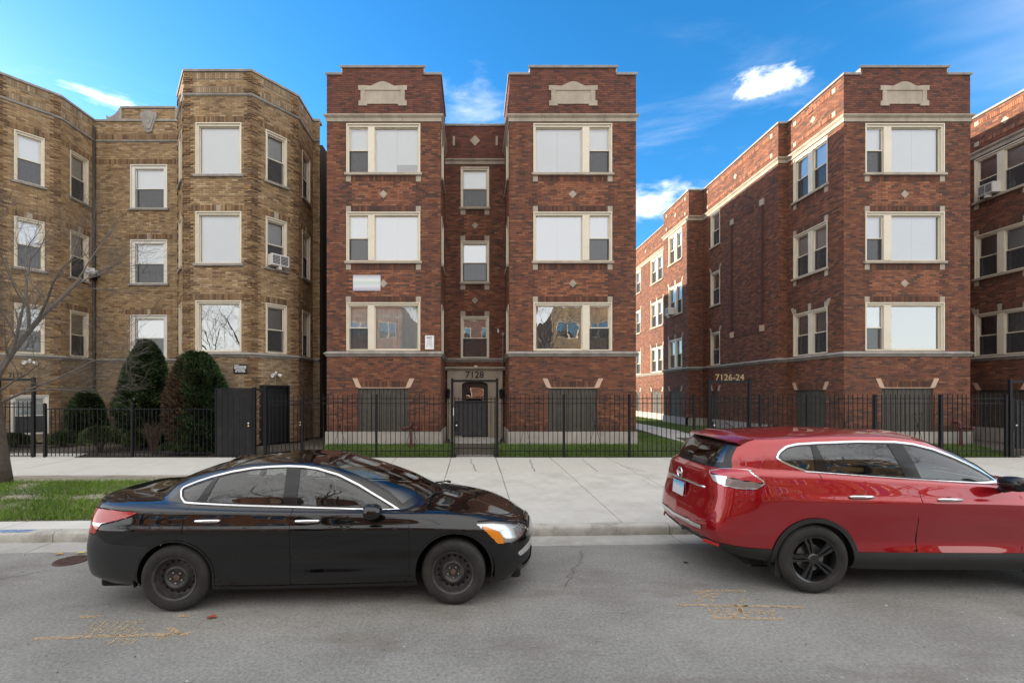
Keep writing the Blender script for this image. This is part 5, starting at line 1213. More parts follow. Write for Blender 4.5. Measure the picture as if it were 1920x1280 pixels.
def interior(par, xs, zf, belt_z, dash_x, ymax, rear_x, hb=.60, rb=.60):
    for y in (-.37, .37): seat(par, xs, y, zf + .26, 20, .50, hb)
    b = MB(); rbox(b, rear_x - .22, rear_x + .30, -ymax + .1, ymax - .1, zf + .18, zf + .38, .06); Mr = Matrix.Translation((rear_x - .2, 0, zf + .3)) @ Matrix.Rotation(R(-24), 4, 'Y'); rbox(b, -.08, .07, -ymax + .14, ymax - .14, 0, rb, .06, Mr)
    for y in (-.34, .34): rbox(b, -.05, .05, y - .12, y + .12, rb, rb + .13, .04, Mr)
    b.build('rear_bench', M_int2, par, autos=45)
    b = MB(); rbox(b, dash_x - .12, dash_x + .42, -ymax + .06, ymax - .06, belt_z - .34, belt_z - .02, .07); b.build('dashboard', M_int, par, autos=45)
    b = MB(); n = 24; c0 = Vector((dash_x - .22, .37, belt_z - .06)); ax = Matrix.Rotation(R(-25), 4, 'Y')
    b.tube([tuple(c0 + ax @ Vector((0, .185 * math.cos(2 * math.pi * i / n), .185 * math.sin(2 * math.pi * i / n)))) for i in range(n + 1)], .014, 6, False)
    b.tube([tuple(c0 + ax @ Vector((0, -.18, 0))), tuple(c0 + ax @ Vector((0.03, 0, 0))), tuple(c0 + ax @ Vector((0, .18, 0)))], .02, 6); b.tube([tuple(c0 + ax @ Vector((.03, 0, 0))), tuple(c0 + ax @ Vector((.25, 0, -.05)))], .03, 6); b.build('steering_wheel', M_trim, par, smooth=True)
    b = MB(); b.box(rear_x - .5, dash_x + .35, -ymax, ymax, zf - .08, zf); b.box(rear_x - .52, rear_x - .30, -ymax + .1, ymax - .1, zf, belt_z - .12); b.build('cabin_floor', M_int, par)
    b = MB()
    for sg in (-1, 1): b.box(rear_x - .4, dash_x + .3, sg * (ymax - .02) - .012, sg * (ymax - .02) + .012, zf, belt_z - .07)
    b.build('door_lining', M_int, par)
def pieces(s):
    """connected pieces of a shell, small crumbs joined to the largest"""
    k = np.round(s.V, 4); _, inv = np.unique(k, axis=0, return_inverse=True); inv = inv.ravel(); T = inv[s.T]; n = inv.max() + 1
    lab = np.arange(n)
    while True:
        m = lab[T].min(1); new = lab.copy(); np.minimum.at(new, T.ravel(), np.repeat(m, 3)); new = new[new]
        if (new == lab).all(): break
        lab = new
    tl = lab[T[:, 0]]; ar = np.linalg.norm(np.cross(s.V[s.T[:, 1]] - s.V[s.T[:, 0]], s.V[s.T[:, 2]] - s.V[s.T[:, 0]]), axis=1) / 2
    ids = np.unique(tl); areas = {i: ar[tl == i].sum() for i in ids}; big = max(areas, key=areas.get)
    out = []
    for i in ids:
        if areas[i] < .0016 and i != big: continue
        out.append(Shell(s.V, s.N, s.A, s.T[tl == i]).clean())
    return out
class Pair:
    def __init__(s, h): s.h = h
    def push(s, d): return Pair(s.h.push(d))
    def build(s, name, m, par):
        if not len(s.h.T): return
        for q in pieces(s.h):
            if q.V[:, 1].min() > .015: q.build(name, m, par); q.mirror().build(name, m, par)
            else: q.join(q.mirror()).build(name, m, par)
def both(s): return Pair(s)
def mirror_part(par, x, y, z, m, turn=0.0):
    for sg in (-1, 1):
        b = MB(); bm = bmesh.new(); bmesh.ops.create_icosphere(bm, subdivisions=3, radius=1)
        for v in bm.verts:
            v.co.x = math.copysign(abs(v.co.x) ** .75, v.co.x) * (.125 if v.co.x > 0 else .07); v.co.y = math.copysign(abs(v.co.y) ** .8, v.co.y) * .125; v.co.z = math.copysign(abs(v.co.z) ** .8, v.co.z) * .078
        bm.verts.index_update(); b.add([tuple(v.co) for v in bm.verts], [tuple(v.index for v in f.verts) for f in bm.faces]); bm.free()
        o = b.build('wing_mirror', m, par, smooth=True); o.location = (x, sg * y, z); o.rotation_euler = (0, 0, sg * R(-8))
        b = MB(); b.tube([(.02, -sg * .02, -.05), (.03, -sg * .10, -.085), (.04, -sg * .17, -.09)], [.032, .028, .03], 8); b.build('mirror_stalk', M_trim, o, smooth=True)
        b = MB(); rbox(b, -.058, -.050, -.085, .085, -.045, .045, .003); b.build('mirror_glass', M_gloss, o)
def handle_part(par, x, y, z, m, ln=.19, ang=0.0):
    for sg in (-1, 1):
        b = MB(); b.tube([(-ln / 2, 0, 0), (-ln / 2 + .02, sg * .028, .002), (0, sg * .036, .004), (ln / 2 - .02, sg * .028, .002), (ln / 2, 0, 0)], [.014, .018, .019, .018, .014], 8)
        o = b.build('door_handle', m, par, smooth=True); o.location = (x, sg * y, z); o.rotation_euler = (0, ang, 0)
        b = MB(); bm = bmesh.new(); bmesh.ops.create_uvsphere(bm, u_segments=14, v_segments=8, radius=1)
        for v in bm.verts: v.co = (v.co.x * .055, v.co.y * .004, v.co.z * .03)
        bm.verts.index_update(); b.add([tuple(v.co) for v in bm.verts], [tuple(v.index for v in f.verts) for f in bm.faces]); bm.free(); b.build('handle_recess', M_gap, o).location = (0, 0, -.004)

# ---------------------------------------------------------------- black sedan
def sedan(loc, yaw):
    C = thing('sedan_car', 'black four door sedan with bare steel wheels parked at the kerb', 'car', loc, yaw)
    PB = paint('black_car_paint', (.002, .002, .0022))
    q = lambda *p: list(p)
    R3 = [(0.02, 0, .62), (.05, .42, .62), (.15, .74, .62), (.50, .872, .62), (1.10, .905, .62), (1.75, .912, .62), (2.35, .915, .62), (2.95, .912, .62), (3.42, .905, .62), (3.88, .897, .62), (4.42, .81, .60), (4.72, .52, .56), (4.85, 0, .54)]
    def ins(row, dz, d):
        """a copy of a row set in by d (towards the middle) at heights dz"""
        out = []
        for i, (x, y, z) in enumerate(row):
            dd = d[i] if hasattr(d, '__len__') else d; cx = 2.4
            nx, ny = ((x - cx) / 2.45) ** 7, (y / .91) ** 3; l = math.hypot(nx, ny) or 1
            out.append((x - dd * nx / l, max(0, y - dd * ny / l), dz[i] if hasattr(dz, '__len__') else dz))
        return out
    R0 = ins(R3, [.27, .27, .265, .25, .22, .20, .20, .20, .20, .20, .19, .20, .205], [.13, .13, .12, .09, .06, .06, .06, .06, .06, .06, .07, .10, .11])
    R1 = ins(R3, [.36, .36, .35, .33, .32, .31, .31, .31, .31, .31, .29, .28, .28], [.03, .03, .03, .03, .020, .014, .010, .010, .014, .022, .02, .015, .01])
    R2 = ins(R3, [.49, .49, .49, .48, .47, .46, .46, .46, .46, .46, .44, .42, .40], [.005, .005, .005, .006, .010, .020, .026, .026, .020, .008, .0, -.005, -.005])
    R4 = ins(R3, [.78, .78, .78, .80, .805, .80, .795, .79, .785, .765, .715, .675, .66], [.03, .03, .022, -.004, -.012, -.010, -.008, -.008, -.008, -.004, .02, .035, .03])
    R5 = [(.06, 0, .93), (.085, .42, .93), (.19, .70, .93), (.53, .855, .875), (1.10, .897, .865), (1.75, .902, .855), (2.35, .903, .85), (2.95, .90, .845), (3.42, .892, .84), (3.88, .875, .82), (4.40, .755, .785), (4.65, .48, .735), (4.77, 0, .715)]
    R6 = [(.09, 0, 1.085), (.115, .40, 1.08), (.24, .645, 1.05), (.56, .805, 1.015), (1.10, .85, .995), (1.75, .862, .972), (2.35, .864, .955), (2.95, .86, .94), (3.40, .85, .93), (3.86, .805, .905), (4.32, .67, .85), (4.56, .43, .80), (4.66, 0, .785)]
    R7 = [(.34, 0, 1.118), (.35, .38, 1.112), (.46, .585, 1.085), (.76, .745, 1.045), (1.15, .80, 1.02), (1.75, .825, .99), (2.35, .828, .972), (2.95, .825, .955), (3.39, .79, .948), (3.70, .68, .958), (3.96, .50, .945), (4.12, .28, .935), (4.17, 0, .932)]
    R8 = [(.62, 0, 1.10), (.64, .36, 1.10), (.74, .56, 1.085), (.92, .70, 1.062), (1.2, .772, 1.04), (1.75, .80, 1.008), (2.35, .805, .988), (2.95, .797, .968), (3.36, .745, .955), (3.52, .62, .985), (3.64, .45, 1.005), (3.72, .25, 1.015), (3.75, 0, 1.02)]
    R11 = [(1.30, 0, 1.40), (1.315, .30, 1.392), (1.35, .455, 1.368), (1.42, .525, 1.366), (1.56, .555, 1.388), (1.82, .575, 1.412), (2.08, .58, 1.416), (2.33, .573, 1.405), (2.53, .545, 1.385), (2.58, .455, 1.392), (2.64, .33, 1.405), (2.68, .17, 1.413), (2.70, 0, 1.416)]
    def mid(t, bulge):
        o = []
        for i, (a, c) in enumerate(zip(R8, R11)):
            x, y, z = [a[k] + (c[k] - a[k]) * t for k in range(3)]; k = 4 * t * (1 - t)
            side = 1 if 3 <= i <= 8 else 0
            o.append((x + (0.0 if side else (.02 if i > 8 else -.02)) * k, y + (.022 * k if side else .01 * k * (y > .01)), z + (.006 if side else .026) * k))
        return o
    sx = [1.42, 1.44, 1.50, 1.58, 1.70, 1.88, 2.08, 2.26, 2.38, 2.42, 2.47, 2.52, 2.55]
    R12 = [((a[0] + x) / 2, a[1] * .62, a[2] + .038) for a, x in zip(R11, sx)]; R13 = [(x, 0, 1.462 - .06 * ((x - 2.0) / .6) ** 2) for x in sx]
    S = car_shell([R0, R1, R2, R3, R4, R5, R6, R7, R8, mid(.33, 1), mid(.67, 1), R11, R12, R13])
    row = lambda s: s.A[:, 1]; xz = lambda poly, s, r=0.0: sdf(poly, s.V[:, 0], s.V[:, 2], r)
    # wheel arches
    for xw, rr, zc in ((1.10, .368, .335), (3.876, .392, .345)):
        f = lambda s: np.maximum(np.hypot(s.V[:, 0] - xw, s.V[:, 2] - zc) - rr, .45 - s.V[:, 1])
        lip, S = S.split(f(S) - .020); arch_, lip = lip.split(f(lip)); both(lip.push(.005)).build('arch_lip', PB, C)
    lower, upper = S.split(row(S) - 8.0)
    # --- greenhouse
    DLO = [(1.02, 1.165), (1.035, 1.195), (1.17, 1.25), (1.334, 1.303), (1.53, 1.352), (1.737, 1.386), (1.95, 1.401), (2.12, 1.404), (2.27, 1.397), (2.42, 1.376), (2.64, 1.312), (2.87, 1.207), (3.097, 1.083), (3.24, 1.0), (3.325, .947), (3.10, .957), (2.6, .985), (2.19, 1.003), (1.7, 1.022), (1.21, 1.045), (1.12, 1.05), (1.06, 1.095)]
    fd = xz(DLO, upper); fd = np.maximum(fd, .30 - upper.V[:, 1]); fd = np.where(upper.A[:, 1] > 11.6, .2, fd)
    dlo, roofpart = upper.split(fd); f = xz(DLO, dlo)
    inner, chrome = dlo.split(f + .015); both(chrome.push(.006)).build('window_trim', M_chrome, C)
    f = xz(DLO, inner); glz, surround = inner.split(f + .028)
    x, z = glz.V[:, 0], glz.V[:, 2]
    bp = np.abs(x - (2.195 - .06 * (z - 1.0))) - .072                        # B pillar
    dv = np.maximum(-(x - (1.235 + .50 * (z - 1.05))) , x - (1.335 + .28 * (z - 1.05)))   # rear door corner
    pil, g2 = glz.split(np.minimum(bp, dv)); both(surround.join(pil).push(.001)).build('window_pillar', M_gloss, C)
    a_, b_ = g2.split(g2.V[:, 0] - 2.19)
    c_, d_ = a_.split(a_.V[:, 0] - (1.285 + .39 * (a_.V[:, 2] - 1.05)))
    for g_, nm in ((b_, 'front_window'), (d_, 'rear_window'), (c_, 'quarter_window')):
        g_.push(-.004).build(nm, M_cglass, C); g_.mirror().push(-.004).build(nm, M_cglass, C)
    # windscreen and rear screen from the ends of the shell (in arc along the side, rows 8-11)
    def band(s, lo, hi, r0, r1, rad=.0):
        return np.maximum.reduce([lo(s) - 0, r0 - s.A[:, 1], s.A[:, 1] - r1])
    U = roofpart
    fw = np.maximum.reduce([(8.5 * 0 + 8.25 - U.A[:, 1]) * .11, (U.A[:, 1] - 10.93) * .11, U.V[:, 1] - (.735 - .50 * (U.V[:, 2] - .955)), 2.45 - U.V[:, 0]])
    ws, U = U.split(fw); seal, ws = ws.split(-(np.maximum.reduce([(8.25 - ws.A[:, 1]) * .11, (ws.A[:, 1] - 10.93) * .11, ws.V[:, 1] - (.735 - .50 * (ws.V[:, 2] - .955))]) + .018))
    both(seal).build('windscreen_seal', M_gloss, C); both(ws).build('windscreen', M_cglass, C)
    fr = np.maximum.reduce([(8.25 - U.A[:, 1]) * .11, (U.A[:, 1] - 10.8) * .11, U.V[:, 1] - (.555 - .36 * (U.V[:, 2] - 1.09)), U.V[:, 0] - 1.45])
    rs, U = U.split(fr); both(rs).build('rear_screen', M_cglass_d, C)
    both(U).build('roof', PB, C)
    # --- lower body panels
    gaps = []
    def peel(s, f, g=.0042):
        strip, s1 = s.split(np.abs(f) - g); gaps.append(strip)
        return strip, s1
    L_ = lower; gaps = []
    tail = [(.02, .985), (.35, .992), (.70, .972), (.52, .915), (.34, .872), (.285, .775), (.0, .785), (-.1, .98)]
    head = [(4.12, .822), (4.30, .815), (4.50, .775), (4.66, .722), (4.70, .69), (4.66, .635), (4.52, .60), (4.34, .612), (4.31, .655), (4.22, .74)]
    def side_part(s, poly, ymin=.30, r=.012, off=0.0):
        f = np.maximum(sdf(poly, s.V[:, 0], s.V[:, 2], r), ymin - s.V[:, 1]); strip, s1 = s.split(np.abs(f) - .0068); gaps.append(strip)
        f1 = np.maximum(sdf(poly, s1.V[:, 0], s1.V[:, 2], r), ymin - s1.V[:, 1]); return s1.split(f1)
    tl, L_ = side_part(L_, tail, .46); hl, L_ = side_part(L_, head, .34)
    f = sdf([(-.2, .875), (.34, .872), (.5, .90), (.5, .84), (.3, .845), (-.2, .85)], tl.V[:, 0], tl.V[:, 2]); wl, rl = tl.split(f)
    both(rl.push(.006)).build('tail_light', M_red_l, C); both(wl.push(.006)).build('reverse_light', M_wht_l, C)
    am = [(4.17, .79), (4.23, .775), (4.36, .715), (4.40, .64), (4.40, .60), (4.30, .60), (4.29, .66)]
    al, cl = hl.split(sdf(am, hl.V[:, 0], hl.V[:, 2], .004)); both(al.push(.001)).build('turn_signal', M_amb_l, C)
    both(cl.push(-.02)).build('reflector', M_wht_l, C); both(cl.push(.004)).build('headlight', M_lens, C)
    pr = MB()
    for sg in (-1, 1):
        for (hx, hy, hz, rr) in ((4.50, .665, .70, .05), (4.60, .575, .68, .035)):
            b = MB(); b.lathe([(.0, .02), (rr * .7, .015), (rr, -.01), (rr * 1.1, -.03)], 16, 'x'); o = b.build('projector_lamp', M_gloss, C, smooth=True); o.location = (hx - .03, sg * hy, hz); o.rotation_euler = (0, 0, sg * R(35))
    fd_front = [(2.226, .245), (2.226, 1.05), (3.425, 1.05), (3.425, .32), (3.38, .25), (3.2, .245)]
    fd_rear = [(1.195, 1.08), (1.19, .95), (1.185, .80), (1.21, .72), (1.26, .64), (1.36, .52), (1.44, .43), (1.50, .33), (1.57, .26), (1.65, .245), (2.218, .245), (2.218, 1.08)]
    fdo, L_ = side_part(L_, fd_front, .5, .0); rdo, L_ = side_part(L_, fd_rear, .5, .0)
    for dpart, nm in ((fdo, 'front_door'), (rdo, 'rear_door')): dpart.build(nm, PB, C); dpart.mirror().build(nm, PB, C)
    # hood, boot lid, bumpers
    s = L_; f = np.maximum.reduce([(6.12 - s.A[:, 1]) * .1, 3.47 - s.V[:, 0] + .10 * s.V[:, 1], s.V[:, 1] - .80 + .12 * np.maximum(0, s.V[:, 0] - 3.9)]); st, s = s.split(np.abs(f) - .004); gaps.append(st)
    f = np.maximum.reduce([(6.12 - s.A[:, 1]) * .1, 3.47 - s.V[:, 0] + .10 * s.V[:, 1], s.V[:, 1] - .80 + .12 * np.maximum(0, s.V[:, 0] - 3.9)]); hood, s = s.split(f); both(hood).build('hood', PB, C)
    def boot(s): return np.maximum.reduce([s.V[:, 0] - .70, s.V[:, 1] - (.60 + .25 * np.clip(s.V[:, 0] - .15, 0, .4)), .80 - s.V[:, 2]])
    st, s = s.split(np.abs(boot(s)) - .004); gaps.append(st); bt, s = s.split(boot(s)); both(bt).build('boot_lid', PB, C)
    def rb(s): return np.maximum.reduce([s.V[:, 0] - .86, s.V[:, 2] - np.interp(s.V[:, 0], [.0, .30, .42, .86], [.785, .772, .69, .655])])
    st, s = s.split(np.abs(rb(s)) - .003); gaps.append(st); bm_, s = s.split(rb(s)); both(bm_).build('rear_bumper', mat('satin_black_bumper', (.009, .009, .010), .32, coat=.5), C)
    def fb(s): return np.maximum(4.20 - s.V[:, 0], s.V[:, 2] - np.interp(s.V[:, 0], [4.2, 4.32, 4.52, 4.68, 4.9], [.605, .612, .60, .64, .70]))
    st, s = s.split(np.abs(fb(s)) - .003); gaps.append(st); fbm, s = s.split(fb(s))
    fog = [(4.555, .475), (4.70, .535), (4.76, .55), (4.77, .50), (4.70, .455), (4.59, .43)]
    fo = lambda s: np.maximum(sdf(fog, s.V[:, 0], s.V[:, 2]), .40 - s.V[:, 1]); fl_, fbm = fbm.split(fo(fbm)); both(fl_.push(.004)).build('fog_light', M_wht_l, C)
    fp = [(4.54, .43), (4.78, .455), (4.78, .33), (4.62, .30)]; fo2 = lambda s: np.maximum(sdf(fp, s.V[:, 0], s.V[:, 2]), .40 - s.V[:, 1]); fl2, fbm = fbm.split(fo2(fbm)); both(fl2.push(-.015)).build('fog_pocket', M_trim, C)
    gr = lambda s: np.maximum.reduce([s.V[:, 1] - .40 + .25 * (s.V[:, 2] - .45), 4.5 - s.V[:, 0], .30 - s.V[:, 2], s.V[:, 2] - .47]); g1, fbm = fbm.split(gr(fbm)); both(g1.push(-.03)).build('lower_grille', M_trim, C)
    both(fbm).build('front_bumper', PB, C)
    gu = lambda s: np.maximum.reduce([s.V[:, 1] - .44, 4.5 - s.V[:, 0], .58 - s.V[:, 2], s.V[:, 2] - .735]); g1, s = s.split(gu(s))
    up_, lo_ = g1.split(.70 - g1.V[:, 2]); both(up_.push(.012)).build('grille_trim', M_chrome, C); both(lo_.push(-.008)).build('grille', M_trim, C)
    sl = lambda s: np.maximum.reduce([s.V[:, 2] - .245, 1.45 - s.V[:, 0], s.V[:, 0] - 3.6]); sp, s = s.split(sl(s)); both(sp.push(.004)).build('sill', mat('satin_black_sill', (.010, .010, .011), .4), C)
    both(s).build('body_panel', PB, C)
    G_ = gaps[0]
    for g_ in gaps[1:]: G_ = G_.join(g_)
    G_ = G_.push(-.004); o = G_.join(G_.mirror()).build('panel_gap', M_gap, C); o['kind'] = 'stuff'
    # running gear, glass house contents, fittings
    arch_liner(C, 1.10, .335, .42, .52, .86); arch_liner(C, 3.876, .345, .43, .52, .86)
    b = MB(); rbox(b, .25, 4.6, -.70, .70, .19, .30, .04); b.build('underbody', M_gap, C)
    for sg in (-1, 1): steel_wheel(C, (1.10, sg * .80, .332), 0, side=sg); steel_wheel(C, (3.876, sg * .80, .332), R(-7), side=sg)
    interior(C, 2.35, .33, .93, 2.95, .74, 1.60, .50, .46)
    mirror_part(C, 3.04, .985, 1.00, PB); handle_part(C, 1.42, .878, .902, M_chrome, .25); handle_part(C, 2.40, .882, .888, M_chrome, .25)
    for k in range(2):
        b = MB(); y0 = .50 - k * .62; b.tube([(3.80, y0 + .05, 1.00), (3.66, y0 - .20, 1.035), (3.60, y0 - .50, 1.048)], .009, 6); b.tube([(3.80, y0 + .05, 1.00), (3.84, y0 + .07, .985)], .018, 6); b.build('wiper', M_trim, C, smooth=True)
    b = MB(); b.tube([(2.42, 0, 1.36), (2.40, 0, 1.31)], .012, 6); rbox(b, 2.36, 2.39, -.11, .11, 1.25, 1.32, .01); b.build('rear_view_mirror', M_trim, C)
    b = MB(); rbox(b, .03, .05, -.26, .26, .80, .93, .004); b.build('number_plate', M_wht_l, C)
    return C
SED = sedan((0, 0, 0), 0)
_yaw = math.atan2(.147, 2.776)
_pr = Vector((-2.985, 4.51)); _rot = Matrix.Rotation(_yaw, 2); _w = _rot @ Vector((1.10, -.905))
SED.location = (_pr.x - _w.x, _pr.y - _w.y + .0, 0.0); SED.rotation_euler = (0, 0, _yaw)

# ---------------------------------------------------------------- red SUV
def suv(loc, yaw):
    C = thing('suv_car', 'metallic red SUV with black alloy wheels and chrome window trim parked at the kerb', 'car', loc, yaw)
    PR = paint('red_car_paint', (.35, .007, .013), .55, .34); PR.node_tree.nodes['Principled BSDF'].inputs['Coat IOR'].default_value = 1.75
    R3 = [(0.0, 0, .80), (.035, .45, .80), (.13, .76, .80), (.42, .885, .80), (.99, .92, .80), (1.70, .925, .80), (2.30, .925, .80), (2.78, .922, .80), (3.18, .918, .80), (3.73, .91, .80), (4.36, .80, .76), (4.64, .50, .72), (4.74, 0, .70)]
    def row_(zs, d, dx=None):
        out = []
        for i, (x, y, z) in enumerate(R3):
            dd = d[i] if hasattr(d, '__len__') else d; nx, ny = ((x - 2.37) / 2.37) ** 7, (y / .92) ** 3; l = math.hypot(nx, ny) or 1
            out.append((x - dd * nx / l, max(0, y - dd * ny / l), zs[i] if hasattr(zs, '__len__') else zs))
        return out
    R0 = row_([.40, .40, .39, .35, .30, .27, .27, .27, .27, .27, .27, .27, .27], [.16, .15, .13, .08, .06, .06, .06, .06, .06, .06, .08, .12, .14])
    R1 = row_([.50, .50, .49, .46, .42, .40, .40, .40, .40, .40, .40, .40, .40], [.02, .02, .02, .02, .015, .006, .002, .002, .006, .015, .02, .03, .03])
    R2 = row_([.63, .63, .63, .62, .60, .58, .58, .58, .58, .58, .56, .55, .55], [-.02, -.02, -.015, .0, .006, .022, .027, .027, .02, .006, .0, .0, .0])
    R4 = row_([.98, .98, .98, .99, .995, .99, .985, .98, .97, .95, .90, .86, .85], [.045, .045, .035, .012, -.006, -.012, -.012, -.010, -.008, .0, .02, .04, .04])
    R5 = [(.06, 0, 1.12), (.095, .44, 1.12), (.19, .73, 1.125), (.46, .855, 1.13), (1.0, .905, 1.08), (1.7, .912, 1.065), (2.3, .912, 1.055), (2.78, .908, 1.045), (3.16, .90, 1.035), (3.70, .87, 1.02), (4.28, .74, .945), (4.52, .46, .90), (4.62, 0, .885)]
    R6 = [(.09, 0, 1.255), (.125, .42, 1.255), (.22, .69, 1.265), (.50, .825, 1.275), (1.0, .853, 1.268), (1.7, .862, 1.225), (2.3, .863, 1.192), (2.76, .857, 1.168), (3.12, .843, 1.145), (3.62, .80, 1.10), (4.16, .66, 1.02), (4.38, .42, .975), (4.46, 0, .96)]
    R7 = [(.125, 0, 1.285), (.16, .41, 1.285), (.25, .66, 1.293), (.53, .802, 1.303), (1.0, .83, 1.288), (1.7, .84, 1.243), (2.3, .842, 1.208), (2.75, .835, 1.183), (3.09, .80, 1.166), (3.42, .70, 1.155), (3.74, .52, 1.135), (3.92, .3, 1.122), (3.98, 0, 1.118)]
    R8 = [(.15, 0, 1.305), (.18, .40, 1.305), (.28, .63, 1.313), (.56, .785, 1.322), (1.0, .812, 1.303), (1.7, .82, 1.258), (2.3, .822, 1.22), (2.72, .812, 1.193), (3.06, .768, 1.176), (3.22, .66, 1.192), (3.38, .48, 1.203), (3.48, .26, 1.208), (3.52, 0, 1.21)]
    R11 = [(.42, 0, 1.668), (.435, .38, 1.662), (.49, .565, 1.645), (.66, .65, 1.648), (1.0, .67, 1.668), (1.5, .682, 1.683), (1.92, .682, 1.68), (2.20, .668, 1.655), (2.38, .64, 1.628), (2.45, .54, 1.64), (2.52, .38, 1.655), (2.56, .2, 1.664), (2.58, 0, 1.668)]
    def mid(t):
        o = []
        for i, (a, c) in enumerate(zip(R8, R11)):
            x, y, z = [a[k] + (c[k] - a[k]) * t for k in range(3)]; k = 4 * t * (1 - t); side = 3 <= i <= 8
            o.append((x + (0 if side else (.02 if i > 8 else -.035)) * k, y + (.022 * k if side else .008 * k * (y > .01)), z + (.004 if side else (.024 if i > 8 else .004)) * k))
        return o
    sx = [.55, .57, .62, .75, 1.02, 1.45, 1.80, 2.02, 2.16, 2.22, 2.28, 2.33, 2.36]
    R12 = [((a[0] + x) / 2, a[1] * .62, a[2] + .045) for a, x in zip(R11, sx)]; R13 = [(x, 0, 1.745 - .05 * ((x - 1.4) / .95) ** 2) for x in sx]
    rows = [[((.99 - (.99 - x) * 1.12) if x < .99 else x, y, z) for x, y, z in r_] for r_ in [R0, R1, R2, R3, R4, R5, R6, R7, R8, mid(.33), mid(.67), R11, R12, R13]]
    S = car_shell(rows)
    M_clad = mat('black_cladding', (.018, .018, .019), .55, var=.15, vscale=8)
    for xw in (.99, 3.73):
        f = lambda s: np.maximum(np.hypot(s.V[:, 0] - xw, s.V[:, 2] - .375) - .405, .45 - s.V[:, 1])
        lip, S = S.split(f(S) - .05); hole, lip = lip.split(f(lip)); both(lip.push(.012)).build('arch_cladding', M_clad, C)
    lower, upper = S.split(S.A[:, 1] - 8.0)
    DLO = [(.655, 1.455), (.70, 1.52), (.80, 1.585), (.92, 1.612), (1.154, 1.628), (1.6, 1.645), (2.0, 1.640), (2.20, 1.618), (2.43, 1.560), (2.64, 1.478), (2.82, 1.392), (3.03, 1.275), (3.10, 1.225), (3.085, 1.185), (2.8, 1.182), (2.13, 1.215), (1.6, 1.25), (1.10, 1.288), (.96, 1.305), (.80, 1.365), (.70, 1.415)]
    xz = lambda s, r=0.0: sdf(DLO, s.V[:, 0], s.V[:, 2], r)
    fd = np.maximum(xz(upper), .35 - upper.V[:, 1]); fd = np.where(upper.A[:, 1] > 11.6, .2, fd)
    dlo, U = upper.split(fd); inner, chrome = dlo.split(xz(dlo) + .020); both(chrome.push(.006)).build('window_trim', M_chrome, C)
    glz, sur = inner.split(xz(inner) + .034); x, z = glz.V[:, 0], glz.V[:, 2]
    bp = np.abs(x - (2.13 - .32 * (z - 1.2))) - .085; cp = np.maximum(-(x - 1.065 - .03 * (z - 1.3)), x - (1.205 - .25 * (z - 1.3)))
    pil, g2 = glz.split(np.minimum(bp, cp)); both(sur.join(pil).push(.001)).build('window_pillar', M_gloss, C)
    a_, b_ = g2.split(g2.V[:, 0] - (2.13 - .32 * (g2.V[:, 2] - 1.2))); c_, d_ = a_.split(a_.V[:, 0] - 1.12)
    for g_, nm, gm in ((b_, 'front_window', M_cglass), (d_, 'rear_window', M_cglass), (c_, 'quarter_window', M_cglass_d)): g_.push(-.004).build(nm, gm, C); g_.mirror().push(-.004).build(nm, gm, C)
    fw = lambda s: np.maximum.reduce([(8.2 - s.A[:, 1]) * .13, (s.A[:, 1] - 10.93) * .13, s.V[:, 1] - (.76 - .30 * (s.V[:, 2] - 1.18)), 2.3 - s.V[:, 0]])
    ws, U = U.split(fw(U)); both(ws).build('windscreen', M_cglass, C)
    fr = lambda s: np.maximum.reduce([(8.05 - s.A[:, 1]) * .13, (s.A[:, 1] - 10.75) * .13, s.V[:, 1] - (.66 - .30 * (s.V[:, 2] - 1.31)), s.V[:, 0] - .62])
    rs, U = U.split(fr(U)); edge, rs2 = rs.split(-(fr(rs) + .07)); both(edge.push(.002)).build('rear_screen_border', M_gloss, C); both(rs2.push(.002)).build('rear_screen', M_cglass_d, C)
    gaps = []
    seam = lambda s: np.abs(s.V[:, 1] - (.612 - .02 * (s.V[:, 0] - 1.4) ** 2)) - .006
    st, U = U.split(np.maximum(seam(U), 11.05 - U.A[:, 1])); both(st.push(-.003)).build('roof_seam', M_trim, C)
    both(U).build('roof', PR, C)
    # roof spoiler over the rear screen
    b = MB(); vs = []
    ys = np.linspace(-.60, .60, 25)
    for y in ys:
        k = (abs(y) / .60) ** 2.2; x0, x1 = .50 - .0 * k, .16 + .16 * k; zt = 1.700 - .055 * k
        vs += [(x0, y * 1.04, zt + .008), (x0 - .14, y * 1.03, zt + .002), (x1, y, zt - .035), (x1 + .012, y, zt - .055), (x0 - .10, y, zt - .06), (x0, y, zt - .06)]
    b.add(vs, [(i * 6 + j, i * 6 + (j + 1) % 6, (i + 1) * 6 + (j + 1) % 6, (i + 1) * 6 + j) for i in range(24) for j in range(6)] + [tuple(range(6)), tuple(24 * 6 + j for j in range(6))]); b.build('roof_spoiler', PR, C, autos=40)
    L_ = lower
    def cutp(fn, s, g=.0055):
        st, s = s.split(np.abs(fn(s)) - g); gaps.append(st); return s.split(fn(s))
    # tail lamp wraps the corner: polygon in arc length along the side
    arc0 = float(np.interp(.50, L_.V[np.argsort(L_.V[:, 0]), 0], L_.A[np.argsort(L_.V[:, 0]), 0]))
    az = lambda poly, r=0.0: (lambda s: sdf(poly, s.A[:, 0], s.V[:, 2], r))
    tl_poly = [(.56, 1.270), (.70, 1.305), (.86, 1.325), (1.00, 1.318), (1.12, 1.255), (1.22, 1.195), (1.15, 1.130), (1.00, 1.115), (.80, 1.135), (.66, 1.175)]
    tl, L_ = cutp(az(tl_poly, .004), L_)
    core, ring = tl.split(az(tl_poly)(tl) + .009); both(ring.push(.007)).build('lamp_border', M_wht_l, C)
